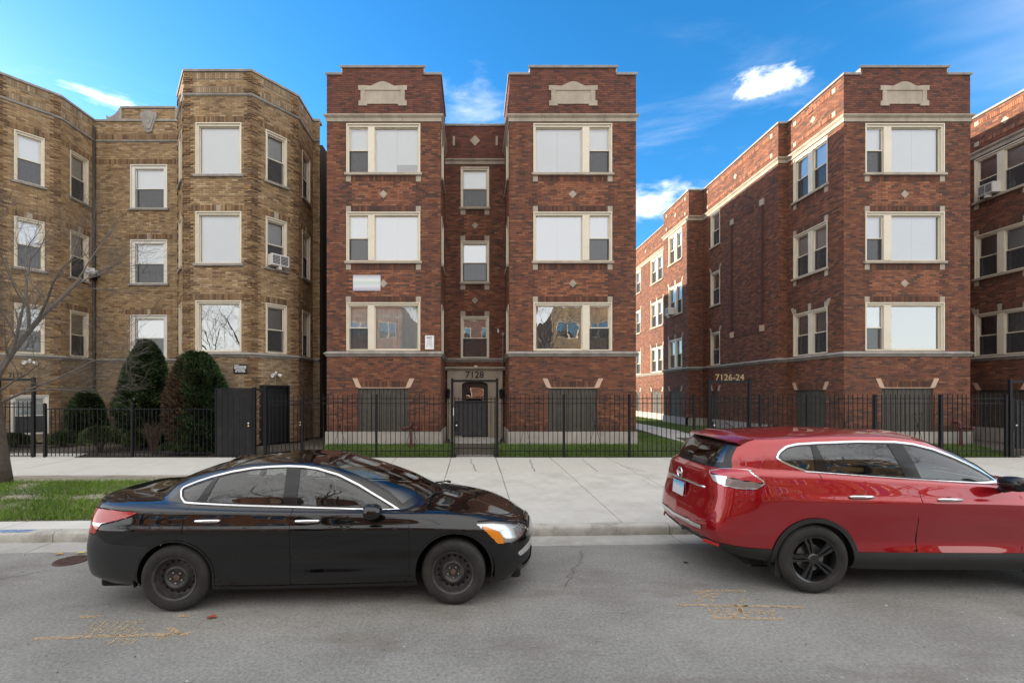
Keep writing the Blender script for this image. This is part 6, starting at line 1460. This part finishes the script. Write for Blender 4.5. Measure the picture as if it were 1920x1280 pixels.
    c_line = lambda s: np.minimum(np.abs(s.V[:, 2] - np.interp(s.A[:, 0], [.6, .85, 1.2], [1.245, 1.225, 1.185])) - .007, np.maximum(np.abs(s.A[:, 0] - .80) - .006, s.V[:, 2] - 1.24))
    strip_, core = core.split(c_line(core)); both(strip_.push(.009)).build('lamp_strip', M_wht_l, C)
    zl = lambda s: s.V[:, 2] - np.interp(s.A[:, 0], [.6, .85, 1.2], [1.245, 1.225, 1.185])
    lo, hi = core.split(zl(core)); both(hi.push(.006)).build('tail_light', lens_mat('pink_red_lens', (.46, .035, .045)), C)
    s1, s2 = lo.split(lo.A[:, 0] - .80); both(s1.push(.006)).build('reverse_light', M_wht_l, C); both(s2.push(.006)).build('turn_signal', M_smk, C)
    fdoor = [(2.08, .47), (2.065, .60), (2.085, .9), (2.12, 1.1), (2.16, 1.30), (3.165, 1.30), (3.19, 1.0), (3.20, .60), (3.17, .47)]
    rdoor = [(1.075, 1.34), (1.10, 1.2), (1.17, 1.06), (1.27, .95), (1.40, .82), (1.45, .70), (1.455, .47), (2.07, .47), (2.055, .60), (2.075, .9), (2.11, 1.1), (2.15, 1.34)]
    sp_ = lambda poly: (lambda s: np.maximum(sdf(poly, s.V[:, 0], s.V[:, 2]), .5 - s.V[:, 1]))
    fdp, L_ = cutp(sp_(fdoor), L_); rdp, L_ = cutp(sp_(rdoor), L_)
    for dp, nm in ((fdp, 'front_door'), (rdp, 'rear_door')): dp.build(nm, PR, C); dp.mirror().build(nm, PR, C)
    fuel = smooth_poly([(.53, 1.045), (.72, 1.05), (.76, 1.0), (.75, .90), (.70, .885), (.57, .885), (.53, .94)], 4); fl, L_ = cutp(lambda s: np.maximum(sdf(fuel, s.V[:, 0], s.V[:, 2]), .5 - s.V[:, 1]), L_, .003); fl.mirror().build('fuel_flap', PR, C); fl.build('fuel_flap', PR, C)
    tg = lambda s: np.maximum.reduce([s.V[:, 0] - .55, s.V[:, 1] - np.interp(s.V[:, 2], [.62, .72, .95, 1.10, 1.35], [.50, .60, .66, .665, .665]), .655 - s.V[:, 2] + .04 * (s.V[:, 1] / .6) ** 2])
    tgp, L_ = cutp(tg, L_); both(tgp).build('tailgate', PR, C)
    lowr = lambda s: np.maximum(s.V[:, 0] - .62, s.V[:, 2] - np.interp(s.V[:, 1], [0, .5, .8, .92], [.52, .52, .50, .47])); rbp, L_ = cutp(lowr, L_, .002); both(rbp.push(.006)).build('bumper_cladding', M_clad, C)
    step = lambda s: np.maximum.reduce([s.V[:, 1] - .58, .606 - s.V[:, 2], s.V[:, 2] - .648, s.V[:, 0] - .5]); stp, L_ = L_.split(step(L_)); both(stp.push(.012)).build('step_plate', M_chrome, C)
    sill = lambda s: np.maximum.reduce([s.V[:, 2] - .462, 1.2 - s.V[:, 0], s.V[:, 0] - 3.5, .4 - s.V[:, 1]]); slp, L_ = cutp(sill, L_, .002); both(slp.push(.01)).build('sill_cladding', M_clad, C)
    hood = lambda s: np.maximum.reduce([(6.1 - s.A[:, 1]) * .1, 3.25 - s.V[:, 0], s.V[:, 1] - .78 + .15 * np.maximum(0, s.V[:, 0] - 3.6)]); hp, L_ = cutp(hood, L_); both(hp).build('hood', PR, C)
    fbf = lambda s: np.maximum(4.12 - s.V[:, 0], s.V[:, 2] - .74); fbp, L_ = cutp(fbf, L_, .003); both(fbp).build('front_bumper', PR, C)
    hlf = az([(L_.A[:, 0].max() - 1.05, .93), (L_.A[:, 0].max() - .45, .86), (L_.A[:, 0].max() - .45, .77), (L_.A[:, 0].max() - .9, .80)]); hlp, L_ = cutp(hlf, L_); both(hlp.push(.004)).build('headlight', M_wht_l, C)
    both(L_).build('body_panel', PR, C)
    G_ = gaps[0]
    for g_ in gaps[1:]: G_ = G_.join(g_)
    G_ = G_.push(-.004); o = G_.join(G_.mirror()).build('panel_gap', M_gap, C); o['kind'] = 'stuff'
    # tailgate fittings
    xr = lambda y: -.065 + .10 * (abs(y) / .66) ** 2.2
    b = MB(); b.tube([(xr(y) + .005, y, 1.075 + .012 * (1 - (y / .52) ** 2)) for y in np.linspace(-.52, .52, 17)], .014, 6); b.build('tailgate_strip', M_chrome, C, smooth=True)
    b = MB(); b.lathe([(.058, 0), (.066, -.008), (.074, 0)], 28, 'x', True); bx = .022; b.box(-.012, .004, -.082, .082, -.014, .014); bd = b.build('badge', M_chrome, C, autos=40); bd.location = (-.075, 0, 1.165)
    b = MB(); rbox(b, -.005, .005, -.155, .155, -.085, .085, .004)
    mp_ = bpy.data.materials.new('plate_print'); t, bb = nodes_of(mp_); Lk = t.links; tcn = t.nodes.new('ShaderNodeTexCoord'); sp = t.nodes.new('ShaderNodeSeparateXYZ'); Lk.new(tcn.outputs['Object'], sp.inputs[0]); cr = t.nodes.new('ShaderNodeValToRGB'); mr = t.nodes.new('ShaderNodeMapRange'); mr.inputs['From Min'].default_value = -.085; mr.inputs['From Max'].default_value = .085
    Lk.new(sp.outputs['Z'], mr.inputs['Value']); Lk.new(mr.outputs[0], cr.inputs[0]); e = cr.color_ramp.elements; e[0].color = (.62, .60, .60, 1); e[1].color = (.10, .36, .62, 1); q = e.new(.55); q.color = (.62, .64, .68, 1); q = e.new(.75); q.color = (.28, .52, .70, 1); Lk.new(cr.outputs[0], bb.inputs['Base Color'])
    pl = b.build('number_plate', mp_, C); pl.location = (-.098, 0, .975); pl.rotation_euler = (0, R(6), 0)
    b = MB(); rbox(b, -.004, .012, -.17, .17, -.10, .10, .01); b.build('plate_recess', PR, C).location = (-.078, 0, .975)
    b = MB(); rbox(b, -.01, .02, -.06, .06, -.02, .02, .006); b.build('tailgate_button', M_trim, C).location = (-.095, 0, .82)
    o = link('lettering', text_mesh('AWD', .045, .004, M_chrome, bold=.001), C); o.location = (xr(-.47) - .005, -.47, .78); o.rotation_euler = (R(90), 0, R(-90 - 12))
    b = MB(); b.tube([(.09, .02, 1.33), (.105, -.10, 1.345), (.20, -.34, 1.36), (.22, -.38, 1.36)], .010, 6); b.build('rear_wiper', M_trim, C, smooth=True)
    for sg in (-1, 1):
        b = MB(); rbox(b, -.01, .012, -.10, .10, -.02, .02, .006); o = b.build('rear_reflector', M_red_l, C); o.location = (-.005, sg * .66, .475); o.rotation_euler = (0, 0, sg * R(-28))
    b = MB(); b.tube([(.62, 0, 1.735), (.50, 0, 1.80)], .008, 6); b.lathe([(.0, .0), (.03, .0), (.03, -.02), (.0, -.02)], 10, 'z'); b.build('roof_antenna', M_trim, C)
    for sg in (-1, 1):
        b = MB(); rbox(b, .60, .66, sg * .80 - .05, sg * .80 + .05, .16, .43, .01); b.build('mud_flap', M_clad, C)
    arch_liner(C, .99, .375, .46, .52, .88); arch_liner(C, 3.73, .375, .46, .52, .88)
    b = MB(); rbox(b, .35, 4.4, -.72, .72, .24, .40, .04); b.tube([(.15, .45, .33), (.6, .45, .33)], .035, 8); b.build('underbody', M_gap, C)
    for sg in (-1, 1): alloy_wheel(C, (.99, sg * .80, .37), side=sg); alloy_wheel(C, (3.73, sg * .80, .37), side=sg)
    interior(C, 2.25, .52, 1.20, 2.80, .76, 1.25)
    mirror_part(C, 2.98, 1.0, 1.22, M_gloss); handle_part(C, 1.47, .91, 1.06, M_chrome, .25); handle_part(C, 2.40, .91, 1.035, M_chrome, .25)
    return C
SUV = suv((2.72, 4.94 + .92, 0.0), R(-1.2))
# ------------------------------------------------------------------ plants, road marks and small street things
def np_mesh(name, V, F, col, m):
    """triangles from arrays with a colour per vertex"""
    me = bpy.data.meshes.new(name); nv, nf = len(V), len(F)
    me.vertices.add(nv); me.vertices.foreach_set('co', np.ascontiguousarray(V, np.float32).ravel())
    me.loops.add(nf * 3); me.loops.foreach_set('vertex_index', np.ascontiguousarray(F, np.int32).ravel())
    me.polygons.add(nf); me.polygons.foreach_set('loop_start', np.arange(0, nf * 3, 3, dtype=np.int32))
    me.update(calc_edges=True); at = me.color_attributes.new('bcol', 'FLOAT_COLOR', 'POINT')
    at.data.foreach_set('color', np.concatenate([col, np.ones((nv, 1))], 1).astype(np.float32).ravel()); me.materials.append(m); return me
def leaf_mat(name, rough=.6, trans=.25):
    m = bpy.data.materials.new(name); m.use_nodes = True; t = m.node_tree; b_ = t.nodes['Principled BSDF']; a = t.nodes.new('ShaderNodeAttribute'); a.attribute_name = 'bcol'
    t.links.new(a.outputs['Color'], b_.inputs['Base Color']); b_.inputs['Roughness'].default_value = rough; b_.inputs['Specular IOR Level'].default_value = .25; MATS[name] = m; return m
M_leaf = leaf_mat('foliage'); M_grass = leaf_mat('grass_blades', .7)
def unit(n): v = nrg.normal(size=(n, 3)); return v / np.linalg.norm(v, axis=1, keepdims=True)
def sprigs(c, d, ln, wd, col, blades=3):
    """small pointed leaf clusters at points c, growing along d"""
    n = len(c); V, F, C_ = [], [], []
    for k in range(blades):
        dd = d + nrg.normal(scale=.45, size=(n, 3)); dd /= np.linalg.norm(dd, axis=1, keepdims=True); s = np.cross(dd, unit(n)); s /= np.maximum(np.linalg.norm(s, axis=1, keepdims=True), 1e-6)
        L_ = (ln * nrg.uniform(.6, 1.3, n))[:, None]; w_ = (wd * nrg.uniform(.7, 1.2, n))[:, None]
        V.append(np.stack([c - s * w_ * .4, c + dd * L_ * .5 + s * w_, c + dd * L_, c + dd * L_ * .45 - s * w_], 1).reshape(-1, 3))
        C_.append(np.repeat(col * nrg.uniform(.7, 1.35, (n, 1)), 4, 0))
    V = np.concatenate(V); C_ = np.concatenate(C_); q = np.arange(0, len(V), 4)[:, None]
    F = np.concatenate([q + np.array([[0, 1, 2]]), q + np.array([[0, 2, 3]])]); return V, F, C_
M_bark = mat('bark', (.085, .068, .054), .95, var=.35, vscale=14, bump=.9, bscale=35)
M_bark2 = mat('twig_bark', (.13, .11, .095), .9, var=.3, vscale=8)
def lobes(u, seed, k=9, amp=.12):
    r_ = np.random.default_rng(seed); a = r_.normal(size=(k, 3)); a /= np.linalg.norm(a, axis=1, keepdims=True)
    return 1 + amp * np.max(np.clip(u @ a.T, 0, 1) ** 6 * r_.uniform(.3, 1, k), axis=1) - amp * .6
def evergreen(name, label, cat, loc, rx, ry, h, n, cone, cols, seed, ln=.085, wd=.012, brown=None, group=None, low=0.0):
    """clipped evergreen: dense sprigs through the outer volume, uneven outline, stems inside"""
    T_ = thing(name, label, cat, loc, 0, group); t = nrg.random(n) ** .8; z = low + (1 - low) * t
    prof = np.where(z < .35, .72 + .28 * np.sin(np.clip(z / .35, 0, 1) * math.pi / 2), np.cos(np.clip((z - .35) / .65, 0, 1) * math.pi / 2) ** cone)
    a = nrg.uniform(0, 2 * math.pi, n); rad = np.clip(1.04 - np.abs(nrg.normal(0, .17, n)) + nrg.normal(0, .03, n), .15, 1.15)
    u = np.stack([np.cos(a), np.sin(a), (z - .5) * 2.2], 1); lb = lobes(u / np.linalg.norm(u, axis=1, keepdims=True), seed, 40, .42)
    hole = np.sin(a * 3 + seed) * np.sin(z * 9 + seed * 2) + .6 * np.sin(a * 7 + z * 23 + seed) + nrg.normal(0, .30, n); keep = hole < .95
    c = np.stack([np.cos(a) * rx * prof * rad * lb, np.sin(a) * ry * prof * rad * lb, z * h * (0.97 + .05 * (lb - 1))], 1)[keep]
    d = np.stack([np.cos(a), np.sin(a), np.full(n, .65)], 1)[keep]
    cl = np.array(cols)[nrg.integers(0, len(cols), keep.sum())]; ck = np.sin(c[:, 0] * 9 + seed) * np.sin(c[:, 1] * 11) + np.sin(c[:, 2] * 7 + c[:, 0] * 5); cl = cl * (1 + .35 * ck)[:, None]
    if brown is not None:
        w_ = brown(c[:, 0] / rx, c[:, 2] / h) + nrg.normal(0, .18, len(c)); b_ = w_ > .5; cl[b_] = np.array([(.085, .052, .030), (.11, .07, .04), (.06, .04, .024)])[nrg.integers(0, 3, b_.sum())]
    V, F, C_ = sprigs(c, d, ln, wd, cl, 3); o = link('foliage', np_mesh('foliage', V, F, C_, M_leaf), T_); o['kind'] = 'stuff'
    b = MB()
    for k in range(7):
        a_ = k * .9; b.tube([(0, 0, -.05), (rx * .25 * math.cos(a_), ry * .25 * math.sin(a_), h * .4), (rx * .4 * math.cos(a_), ry * .4 * math.sin(a_), h * .72)], [.035, .025, .008], 6)
    b.build('trunk', M_bark, T_, smooth=True); return T_
GR = [(.030, .056, .021), (.042, .074, .026), (.021, .039, .015), (.058, .092, .034)]
evergreen('yew_shrub', 'tall pointed dark green yew beside the tan building entrance', 'shrub', (-11.38, 15.75, .38), .74, .70, 3.66, 13000, .60, GR, 3, .17, .022)
evergreen('yew_shrub', 'broad rounded yew with brown dead needles before the tan bay', 'shrub', (-8.95, 14.62, .30), .86, .52, 3.22, 14000, .42, GR, 8, .17, .022, brown=lambda x, z: .95 - .75 * (x + .55) - .55 * np.abs(z - .45))
evergreen('yew_shrub', 'small dark conical yew in the corner by the downspout', 'shrub', (-14.35, 16.9, .38), .58, .5, 1.95, 5000, .6, GR, 5, .14, .02)
BX = [(.050, .075, .022), (.065, .095, .028), (.035, .055, .018), (.085, .115, .036)]
for i, (x, y, rx, ry, h, lab) in enumerate([(-12.05, 14.62, .62, .42, .86, 'clipped boxwood bush with bare lower stems behind the low iron fence'), (-10.98, 14.85, .45, .36, .74, 'clipped boxwood bush at the foot of the pointed yew'), (-13.9, 15.35, .42, .34, .62, 'low boxwood bush between the path and the dark corner yew'), (-15.3, 15.1, .55, .36, .60, 'low boxwood bush under the basement window of the tan bay'), (-9.15, 14.25, .65, .20, .42, 'low boxwood edging under the brown patched yew')]):
    evergreen('boxwood_shrub', lab, 'shrub', (x, y, .28), rx, ry, h, 3200, .40, BX, 20 + i, .05, .014, group=None, low=.30)
def bare_shrub(label, loc, h, n):
    T_ = thing('bare_shrub', label, 'shrub', loc); b = MB()
    for k in range(n):
        a_ = rng.uniform(0, 6.28); sp = rng.uniform(.1, .42); p0 = Vector((rng.uniform(-.07, .07), rng.uniform(-.05, .05), 0)); p1 = p0 + Vector((math.cos(a_) * sp * .4, math.sin(a_) * sp * .3, h * .45)); p2 = p1 + Vector((math.cos(a_) * sp * .8, math.sin(a_) * sp * .5, h * rng.uniform(.3, .55)))
        b.tube([p0, p1, p2], [.009, .006, .002], 4, False)
        for j in range(3): q = p1.lerp(p2, rng.uniform(.1, .9)); b.tube([q, q + Vector((rng.uniform(-.12, .12), rng.uniform(-.1, .1), rng.uniform(.08, .25)))], [.003, .001], 3, False)
    o = b.build('stems', mat('red_brown_stem', (.12, .065, .045), .9, var=.3, vscale=10), T_, fix=False); o['kind'] = 'stuff'
bare_shrub('leafless red brown twiggy bush between the two large yews', (-10.15, 14.45, .26), 1.05, 60)

# bare street trees
def bare_tree(seed, limbs, trunk, depth=5, name='street_tree', label='', loc=(0, 0, 0), tw=1.0):
    rg = random.Random(seed); T_ = thing(name, label, 'tree', loc); tb = MB(); tb.tube(trunk, [.165, .135, .12, .115, .11][:len(trunk)], 14); 
    r0 = tb.v[:14]; tb.build('trunk', M_bark, T_, smooth=True); cb = MB()
    def grow(p, d, ln, r, lev):
        n = 5; pts = [p]; rad = [r]; dd = d.normalized()
        for i in range(n):
            dd = (dd + Vector((rg.gauss(0, .13), rg.gauss(0, .13), rg.gauss(.03, .10)))).normalized(); p = p + dd * ln / n; pts.append(p); rad.append(max(.0022, r * (1 - .62 * (i + 1) / n)))
        cb.tube(pts, rad, 7 if r > .03 else (5 if r > .008 else 3), False)
        if lev <= 0: return
        k = rg.randint(4, 5) if lev > 1 else rg.randint(4, 6)
        for i in range(k):
            t = rg.uniform(.25, .98); j = min(n - 1, int(t * n)); q = pts[j].lerp(pts[j + 1], t * n - j); ax = Vector((rg.gauss(0, 1), rg.gauss(0, 1), rg.gauss(.15, .7))).normalized()
            nd = (dd * rg.uniform(.7, 1.1) + ax * rg.uniform(.55, .95)).normalized(); grow(q, nd, ln * rg.uniform(.50, .74), max(.0028, rad[j] * rg.uniform(.48, .68)), lev - 1)
    for (p, d, ln, r) in limbs: grow(Vector(p), Vector(d), ln, r, depth - 1)
    cb.build('branches', M_bark2, T_, smooth=True, fix=False); return T_
t0 = [(0, 0, -.1), (-.06, 0, .5), (-.14, 0, 1.2), (-.24, .02, 1.9), (-.30, .02, 2.3)]
bare_tree(12, [((-.24, .02, 1.75), (.85, .25, .42), 2.0, .036), ((-.28, .02, 2.1), (.62, -.15, .80), 2.2, .045), ((-.29, .02, 2.25), (.22, .15, 1), 3.0, .075), ((-.30, .02, 2.2), (-.6, .2, .9), 2.8, .07), ((-.27, .02, 1.95), (.75, -.35, .30), 1.8, .026), ((-.29, .02, 2.15), (.1, -.8, .8), 2.2, .04)], t0, 5, label='leafless young street tree with grey twigs in the grass strip', loc=(-10.38, 10.05, .17))
tb0 = [(0, 0, -.1), (.04, 0, .9), (0, .05, 1.9), (.05, .03, 2.9)]
rt = bare_tree(31, [((.04, .03, 2.5), (.8, .1, .8), 3.2, .08), ((.04, .03, 2.7), (-.7, .3, .9), 3.4, .085), ((.05, .03, 2.85), (.1, -.3, 1), 3.8, .10), ((.05, .03, 2.85), (-.2, .6, .9), 3.2, .08), ((.05, .03, 2.6), (.5, -.7, .7), 3.0, .07)], tb0, 5, label='leafless tree across the street seen mirrored in the window glass', loc=(5.5, -5.6, .1))
rt.scale = (1.2, 1.2, 1.2)
for x, y, rz_, s_ in ((-3.6, -5.2, 1.9, 1.25), (13.0, -5.8, 4.0, 1.15), (-11.5, -5.4, .7, 1.2)):
    c = copy_tree(rt); c.location = (x, y, .1); c.rotation_euler = (0, 0, rz_); c.scale = (s_, s_, s_)
for o in [o for o in bpy.data.objects if o.name.startswith('street_tree') and o.location.y < 0]: tag(o, group='leafless trees mirrored from across the street')

# grass
def grass(name, label, region, n, zf, hmin, hmax, cols, patch=None):
    x0, x1, y0, y1 = region; p = np.stack([nrg.uniform(x0, x1, n), nrg.uniform(y0, y1, n)], 1)
    if patch is not None: p = p[patch(p)]
    n = len(p); z = np.array([zf(y) for y in p[:, 1]]); c = np.concatenate([p, z[:, None]], 1); h = nrg.uniform(hmin, hmax, n)[:, None]
    a = nrg.uniform(0, math.pi, n); s = np.stack([np.cos(a), np.sin(a), np.zeros(n)], 1) * nrg.uniform(.004, .008, n)[:, None]; ln = np.concatenate([nrg.normal(0, .55, (n, 2)), np.ones((n, 1))], 1)
    V = np.stack([c - s, c + s, c + ln * h], 1).reshape(-1, 3); F = np.arange(len(V)).reshape(-1, 3)
    big = .5 + .5 * np.sin(p[:, 0] * 1.7 + np.sin(p[:, 1] * 2.3)) * np.sin(p[:, 1] * 2.1 + 1.3 * p[:, 0]); k = np.clip(big[:, None] + nrg.normal(0, .3, (n, 1)), 0, 1)
    cl = np.array(cols[0]) * (1 - k) + np.array(cols[1]) * k; dry = nrg.random(n) < .07; cl[dry] = (.22, .19, .09)
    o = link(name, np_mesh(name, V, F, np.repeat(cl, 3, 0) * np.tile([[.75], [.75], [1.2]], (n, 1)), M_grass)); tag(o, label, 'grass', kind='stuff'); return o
GC_ = [(.075, .15, .022), (.15, .24, .040)]
M_lawn = mat('lawn_soil', (.055, .075, .026), .95, var=.3, vscale=7)
def lawn(x0, x1, y0, y1, zf=lz): 
    ys = [y0, min(max(FRONT_Y, y0), y1), y1] if y1 > FRONT_Y > y0 else [y0, y1]; b = MB()
    for ya, yb in zip(ys[:-1], ys[1:]): b.add([(x0, ya, zf(ya) + .004), (x1, ya, zf(ya) + .004), (x1, yb, zf(yb) + .004), (x0, yb, zf(yb) + .004)], [(0, 1, 2, 3)])
    o = b.build('lawn', M_lawn, fix=False); o['kind'] = 'structure'
for (x0, x1, y0, y1, n, lab) in ((-4.95, -.60, FENCE_Y, FRONT_Y, 14000, 'short grass before the left wing of the 7128 building'), (.63, 5.42, FENCE_Y, FRONT_Y, 15000, 'short grass before the right wing of the 7128 building'),
        (5.43, 7.25, FENCE_Y, 36, 34000, 'side lawn running back beside the 7128 building'), (9.35, 12.0, FENCE_Y, 34, 26000, 'grass between the court path and the court building'), (12.0, 16.75, FENCE_Y, FRONT_Y, 13000, 'short grass before the court building front')):
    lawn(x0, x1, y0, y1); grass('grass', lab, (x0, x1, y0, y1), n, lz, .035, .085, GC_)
pk_z = lambda y: gz(y) + .004
b = MB(); xs = np.linspace(-17, -4.02, 28)
for i in range(27):
    for j in range(8):
        def q(x, t): y0 = kerb_y(x) + .63; y1 = mid_y(x) - .14; y = y0 + (y1 - y0) * t; return (x, y, gz(y) - .02 + .035 * math.sin(t * math.pi) + .012 * math.sin(x * 3.1 + t * 9))
        b.add([q(xs[i], j / 8), q(xs[i + 1], j / 8), q(xs[i + 1], (j + 1) / 8), q(xs[i], (j + 1) / 8)], [(0, 1, 2, 3)])
M_sand = mat('bare_sandy_soil', (.30, .265, .215), .95, var=.35, vscale=4, bump=.7, bscale=30, dirt=.6, dscale=2.2, dirtcol=(.12, .10, .075))
o = b.build('parkway', M_sand, smooth=True, fix=False); o['kind'] = 'structure'
def parkway_patch(p):
    x, y = p[:, 0], p[:, 1]; t = (y - (kerb_y(0) + .63 + (x - 0) * .04)) / 3.6
    f = np.sin(x * 1.9 + 1.0) * np.sin(y * 2.7 + .6 * x) * .5 + np.sin(x * 4.3 + y * 3.1) * .25 + nrg.normal(0, .12, len(x)); bare = (np.abs(t - .43) < .05) & (f > -.02) | (t > .86) | (f > .60); return (t > .0) & ~bare & (t < .93)
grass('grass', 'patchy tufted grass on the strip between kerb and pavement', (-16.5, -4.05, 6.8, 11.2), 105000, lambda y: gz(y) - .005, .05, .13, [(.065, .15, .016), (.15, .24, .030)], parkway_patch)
# leaf litter and mulch of the garden
b = MB(); b.add([(-18, FENCE_Y, .225), (-6.4, FENCE_Y, .225), (-6.4, 18.2, .37), (-18, 18.2, .37)], [(0, 1, 2, 3)]); o = b.build('garden_bed', mat('dark_mulch', (.045, .036, .03), .95, var=.6, vscale=16, bump=1.0, bscale=30), fix=False); o['kind'] = 'structure'

# utility paint on the road, drain grate, litter
def ground_px(px, py, z=.004): Y = (CAM_H - z) * FPX / (py - VPY); return ((px - VPX) * Y / FPX, Y, z)
def worn(name, col):
    m = bpy.data.materials.new(name); m.use_nodes = True; t = m.node_tree; L = t.links; b_ = t.nodes['Principled BSDF']; b_.inputs['Base Color'].default_value = (*col, 1); b_.inputs['Roughness'].default_value = .85
    g = t.nodes.new('ShaderNodeNewGeometry'); n = t.nodes.new('ShaderNodeTexNoise'); n.inputs['Scale'].default_value = 38; n.inputs['Detail'].default_value = 6; L.new(g.outputs['Position'], n.inputs['Vector']); mr = t.nodes.new('ShaderNodeMapRange'); mr.inputs['From Min'].default_value = .36; mr.inputs['From Max'].default_value = .58; L.new(n.outputs['Fac'], mr.inputs['Value']); mr.inputs['To Max'].default_value = .85; L.new(mr.outputs[0], b_.inputs['Alpha']); MATS[name] = m; return m
M_mark = worn('faded_orange_paint', (.50, .36, .21))
def stroke(par, pts, w_=.035, m=None):
    Q = [Vector(ground_px(*p)) for p in pts]; n = len(Q); b = MB(); L_, R_ = [], []
    for i in range(n):
        d = Q[min(i + 1, n - 1)] - Q[max(i - 1, 0)]; nn = Vector((-d.y, d.x, 0)).normalized() * w_ * .5; L_.append(tuple(Q[i] + nn)); R_.append(tuple(Q[i] - nn))
    b.add(L_ + R_, [(i, i + 1, n + i + 1, n + i) for i in range(n - 1)]); b.build('paint_stroke', m or M_mark, par, fix=False)
road_marks = []
PM = thing('road_marking', 'faded orange utility arrow and scrawl on asphalt behind the black sedan wheel', 'road marking')
for s_ in ([(62, 1197), (150, 1193), (250, 1190), (356, 1187)], [(316, 1176), (336, 1186), (340, 1187)], [(291, 1197), (322, 1189)], [(150, 1155), (186, 1155)], [(333, 1153), (358, 1153)]): stroke(PM, s_, .05)
for x0, y0, n in ((168, 1176, 7), (155, 1190, 8), (204, 1208, 4)):
    for i in range(n): xx = x0 + i * 13 + rng.uniform(-2, 2); stroke(PM, [(xx, y0 + rng.uniform(-1, 2)), (xx + 8, y0 - 6), (xx + 18, y0 - 12 - rng.uniform(0, 3)), (xx + 22, y0 - 9)], .02)
PM2 = thing('road_marking', 'faded orange utility lines and letters on asphalt beside the red SUV wheel', 'road marking')
for s_ in ([(1296, 1107.5), (1350, 1106.5), (1401, 1107)], [(1265, 1133), (1350, 1134), (1440, 1135.5), (1508, 1138)], [(1336, 1157), (1400, 1158), (1471, 1159.5)], [(1375, 1131), (1400, 1155)], [(1400, 1133), (1372, 1157)]): stroke(PM2, s_, .045)
for s_ in ([(1304, 1112), (1322, 1110), (1326, 1115), (1305, 1125), (1322, 1127)], [(1328, 1112), (1338, 1128)], [(1330, 1113), (1348, 1112)], [(1333, 1119), (1346, 1118)], [(1385, 1122), (1396, 1124), (1388, 1128)], [(1408, 1127), (1412, 1128)], [(1328, 1140), (1340, 1155)], [(1344, 1139), (1354, 1154)], [(1334, 1147), (1350, 1146)], [(1356, 1140), (1370, 1154)], [(1356, 1140), (1368, 1141), (1366, 1147)], [(1412, 1141), (1404, 1147), (1410, 1152)], [(1420, 1143), (1417, 1149), (1426, 1149), (1424, 1143)], [(1430, 1151), (1430, 1142), (1440, 1150), (1442, 1142)], [(1454, 1143), (1447, 1146), (1454, 1150), (1446, 1154)]): stroke(PM2, s_, .030)
DG = thing('drain_grate', 'round rusty storm drain grate in the road behind the black sedan', 'drain', ground_px(134, 1051, .0)); DG.scale = (.66, .66, 1)
M_rust = mat('rusty_iron', (.085, .05, .04), .8, var=.4, vscale=20, bump=.5, bscale=60)
b = MB(); b.lathe([(.29, .001), (.285, .014), (.245, .014), (.245, .002)], 36, 'z'); b.build('rim', M_rust, DG, autos=40); b = MB(); b.lathe([(.245, .003), (.0, .003)], 36, 'z'); b.build('pit', M_gap, DG)
for k in range(-4, 5):
    x = k * .052; hl_ = math.sqrt(.243 ** 2 - x * x) - .004; b = MB(); b.box(x - .014, x + .014, -hl_, hl_, .0035, .013); b.build('bar', M_rust, DG)
for y in (-.08, .08): b = MB(); b.box(-.22, .22, y - .014, y + .014, .0036, .0115); b.build('cross_bar', M_rust, DG)
bm_ = thing('paint_mark', 'blue utility paint patch on the kerb top beside the grass strip', 'paint mark'); b = MB()
b.add([K(-8.4, .01, .1535), K(-7.55, .03, .1545), K(-7.5, .15, .1585), K(-8.35, .14, .1585)], [(0, 1, 2, 3)]); b.build('paint_stroke', worn('blue_paint', (.10, .26, .55)), bm_, fix=False)
for lab, px, py, cl in (('yellow leaf scrap in the gutter by the drain grate', 151, 1036, (.55, .5, .06)), ('orange leaf scrap in the gutter left of the drain grate', 111, 1038, (.55, .30, .07)), ('small red scrap lying on the road before the black sedan', 397, 1156, (.35, .07, .05))):
    L3 = thing('litter', lab, 'litter', ground_px(px, py, .012)); b = MB(); b.add([(-.05, -.015, 0), (.0, -.03, .012), (.06, .0, .004), (.01, .03, .016), (-.04, .02, .003)], [(0, 1, 2, 3, 4)]); b.build('leaf', mat('scrap_%d' % px, cl, .7), L3, fix=False)
n = 900; V, F, C_ = [], [], []
for k in range(n):
    x, y = rng.uniform(-8, 9), rng.uniform(2.3, 6.6); s_ = rng.uniform(.003, .009) * (1 if rng.random() < .93 else 2); a = rng.uniform(0, 6.28); cl = rng.choice([(.5, .48, .44), (.06, .055, .05), (.3, .28, .25), (.04, .035, .03)])
    bs = len(V); V += [(x + s_ * math.cos(a + j * 2.1), y + s_ * math.sin(a + j * 2.1), .003) for j in range(3)] + [(x, y, .003 + s_ * .9)]; C_ += [cl] * 4; F += [(bs, bs + 1, bs + 3), (bs + 1, bs + 2, bs + 3), (bs + 2, bs, bs + 3)]
o = link('road_grit', np_mesh('road_grit', np.array(V), np.array(F), np.array(C_), M_leaf)); tag(o, 'loose grit and dark crumbs scattered over the asphalt', 'grit', kind='stuff')
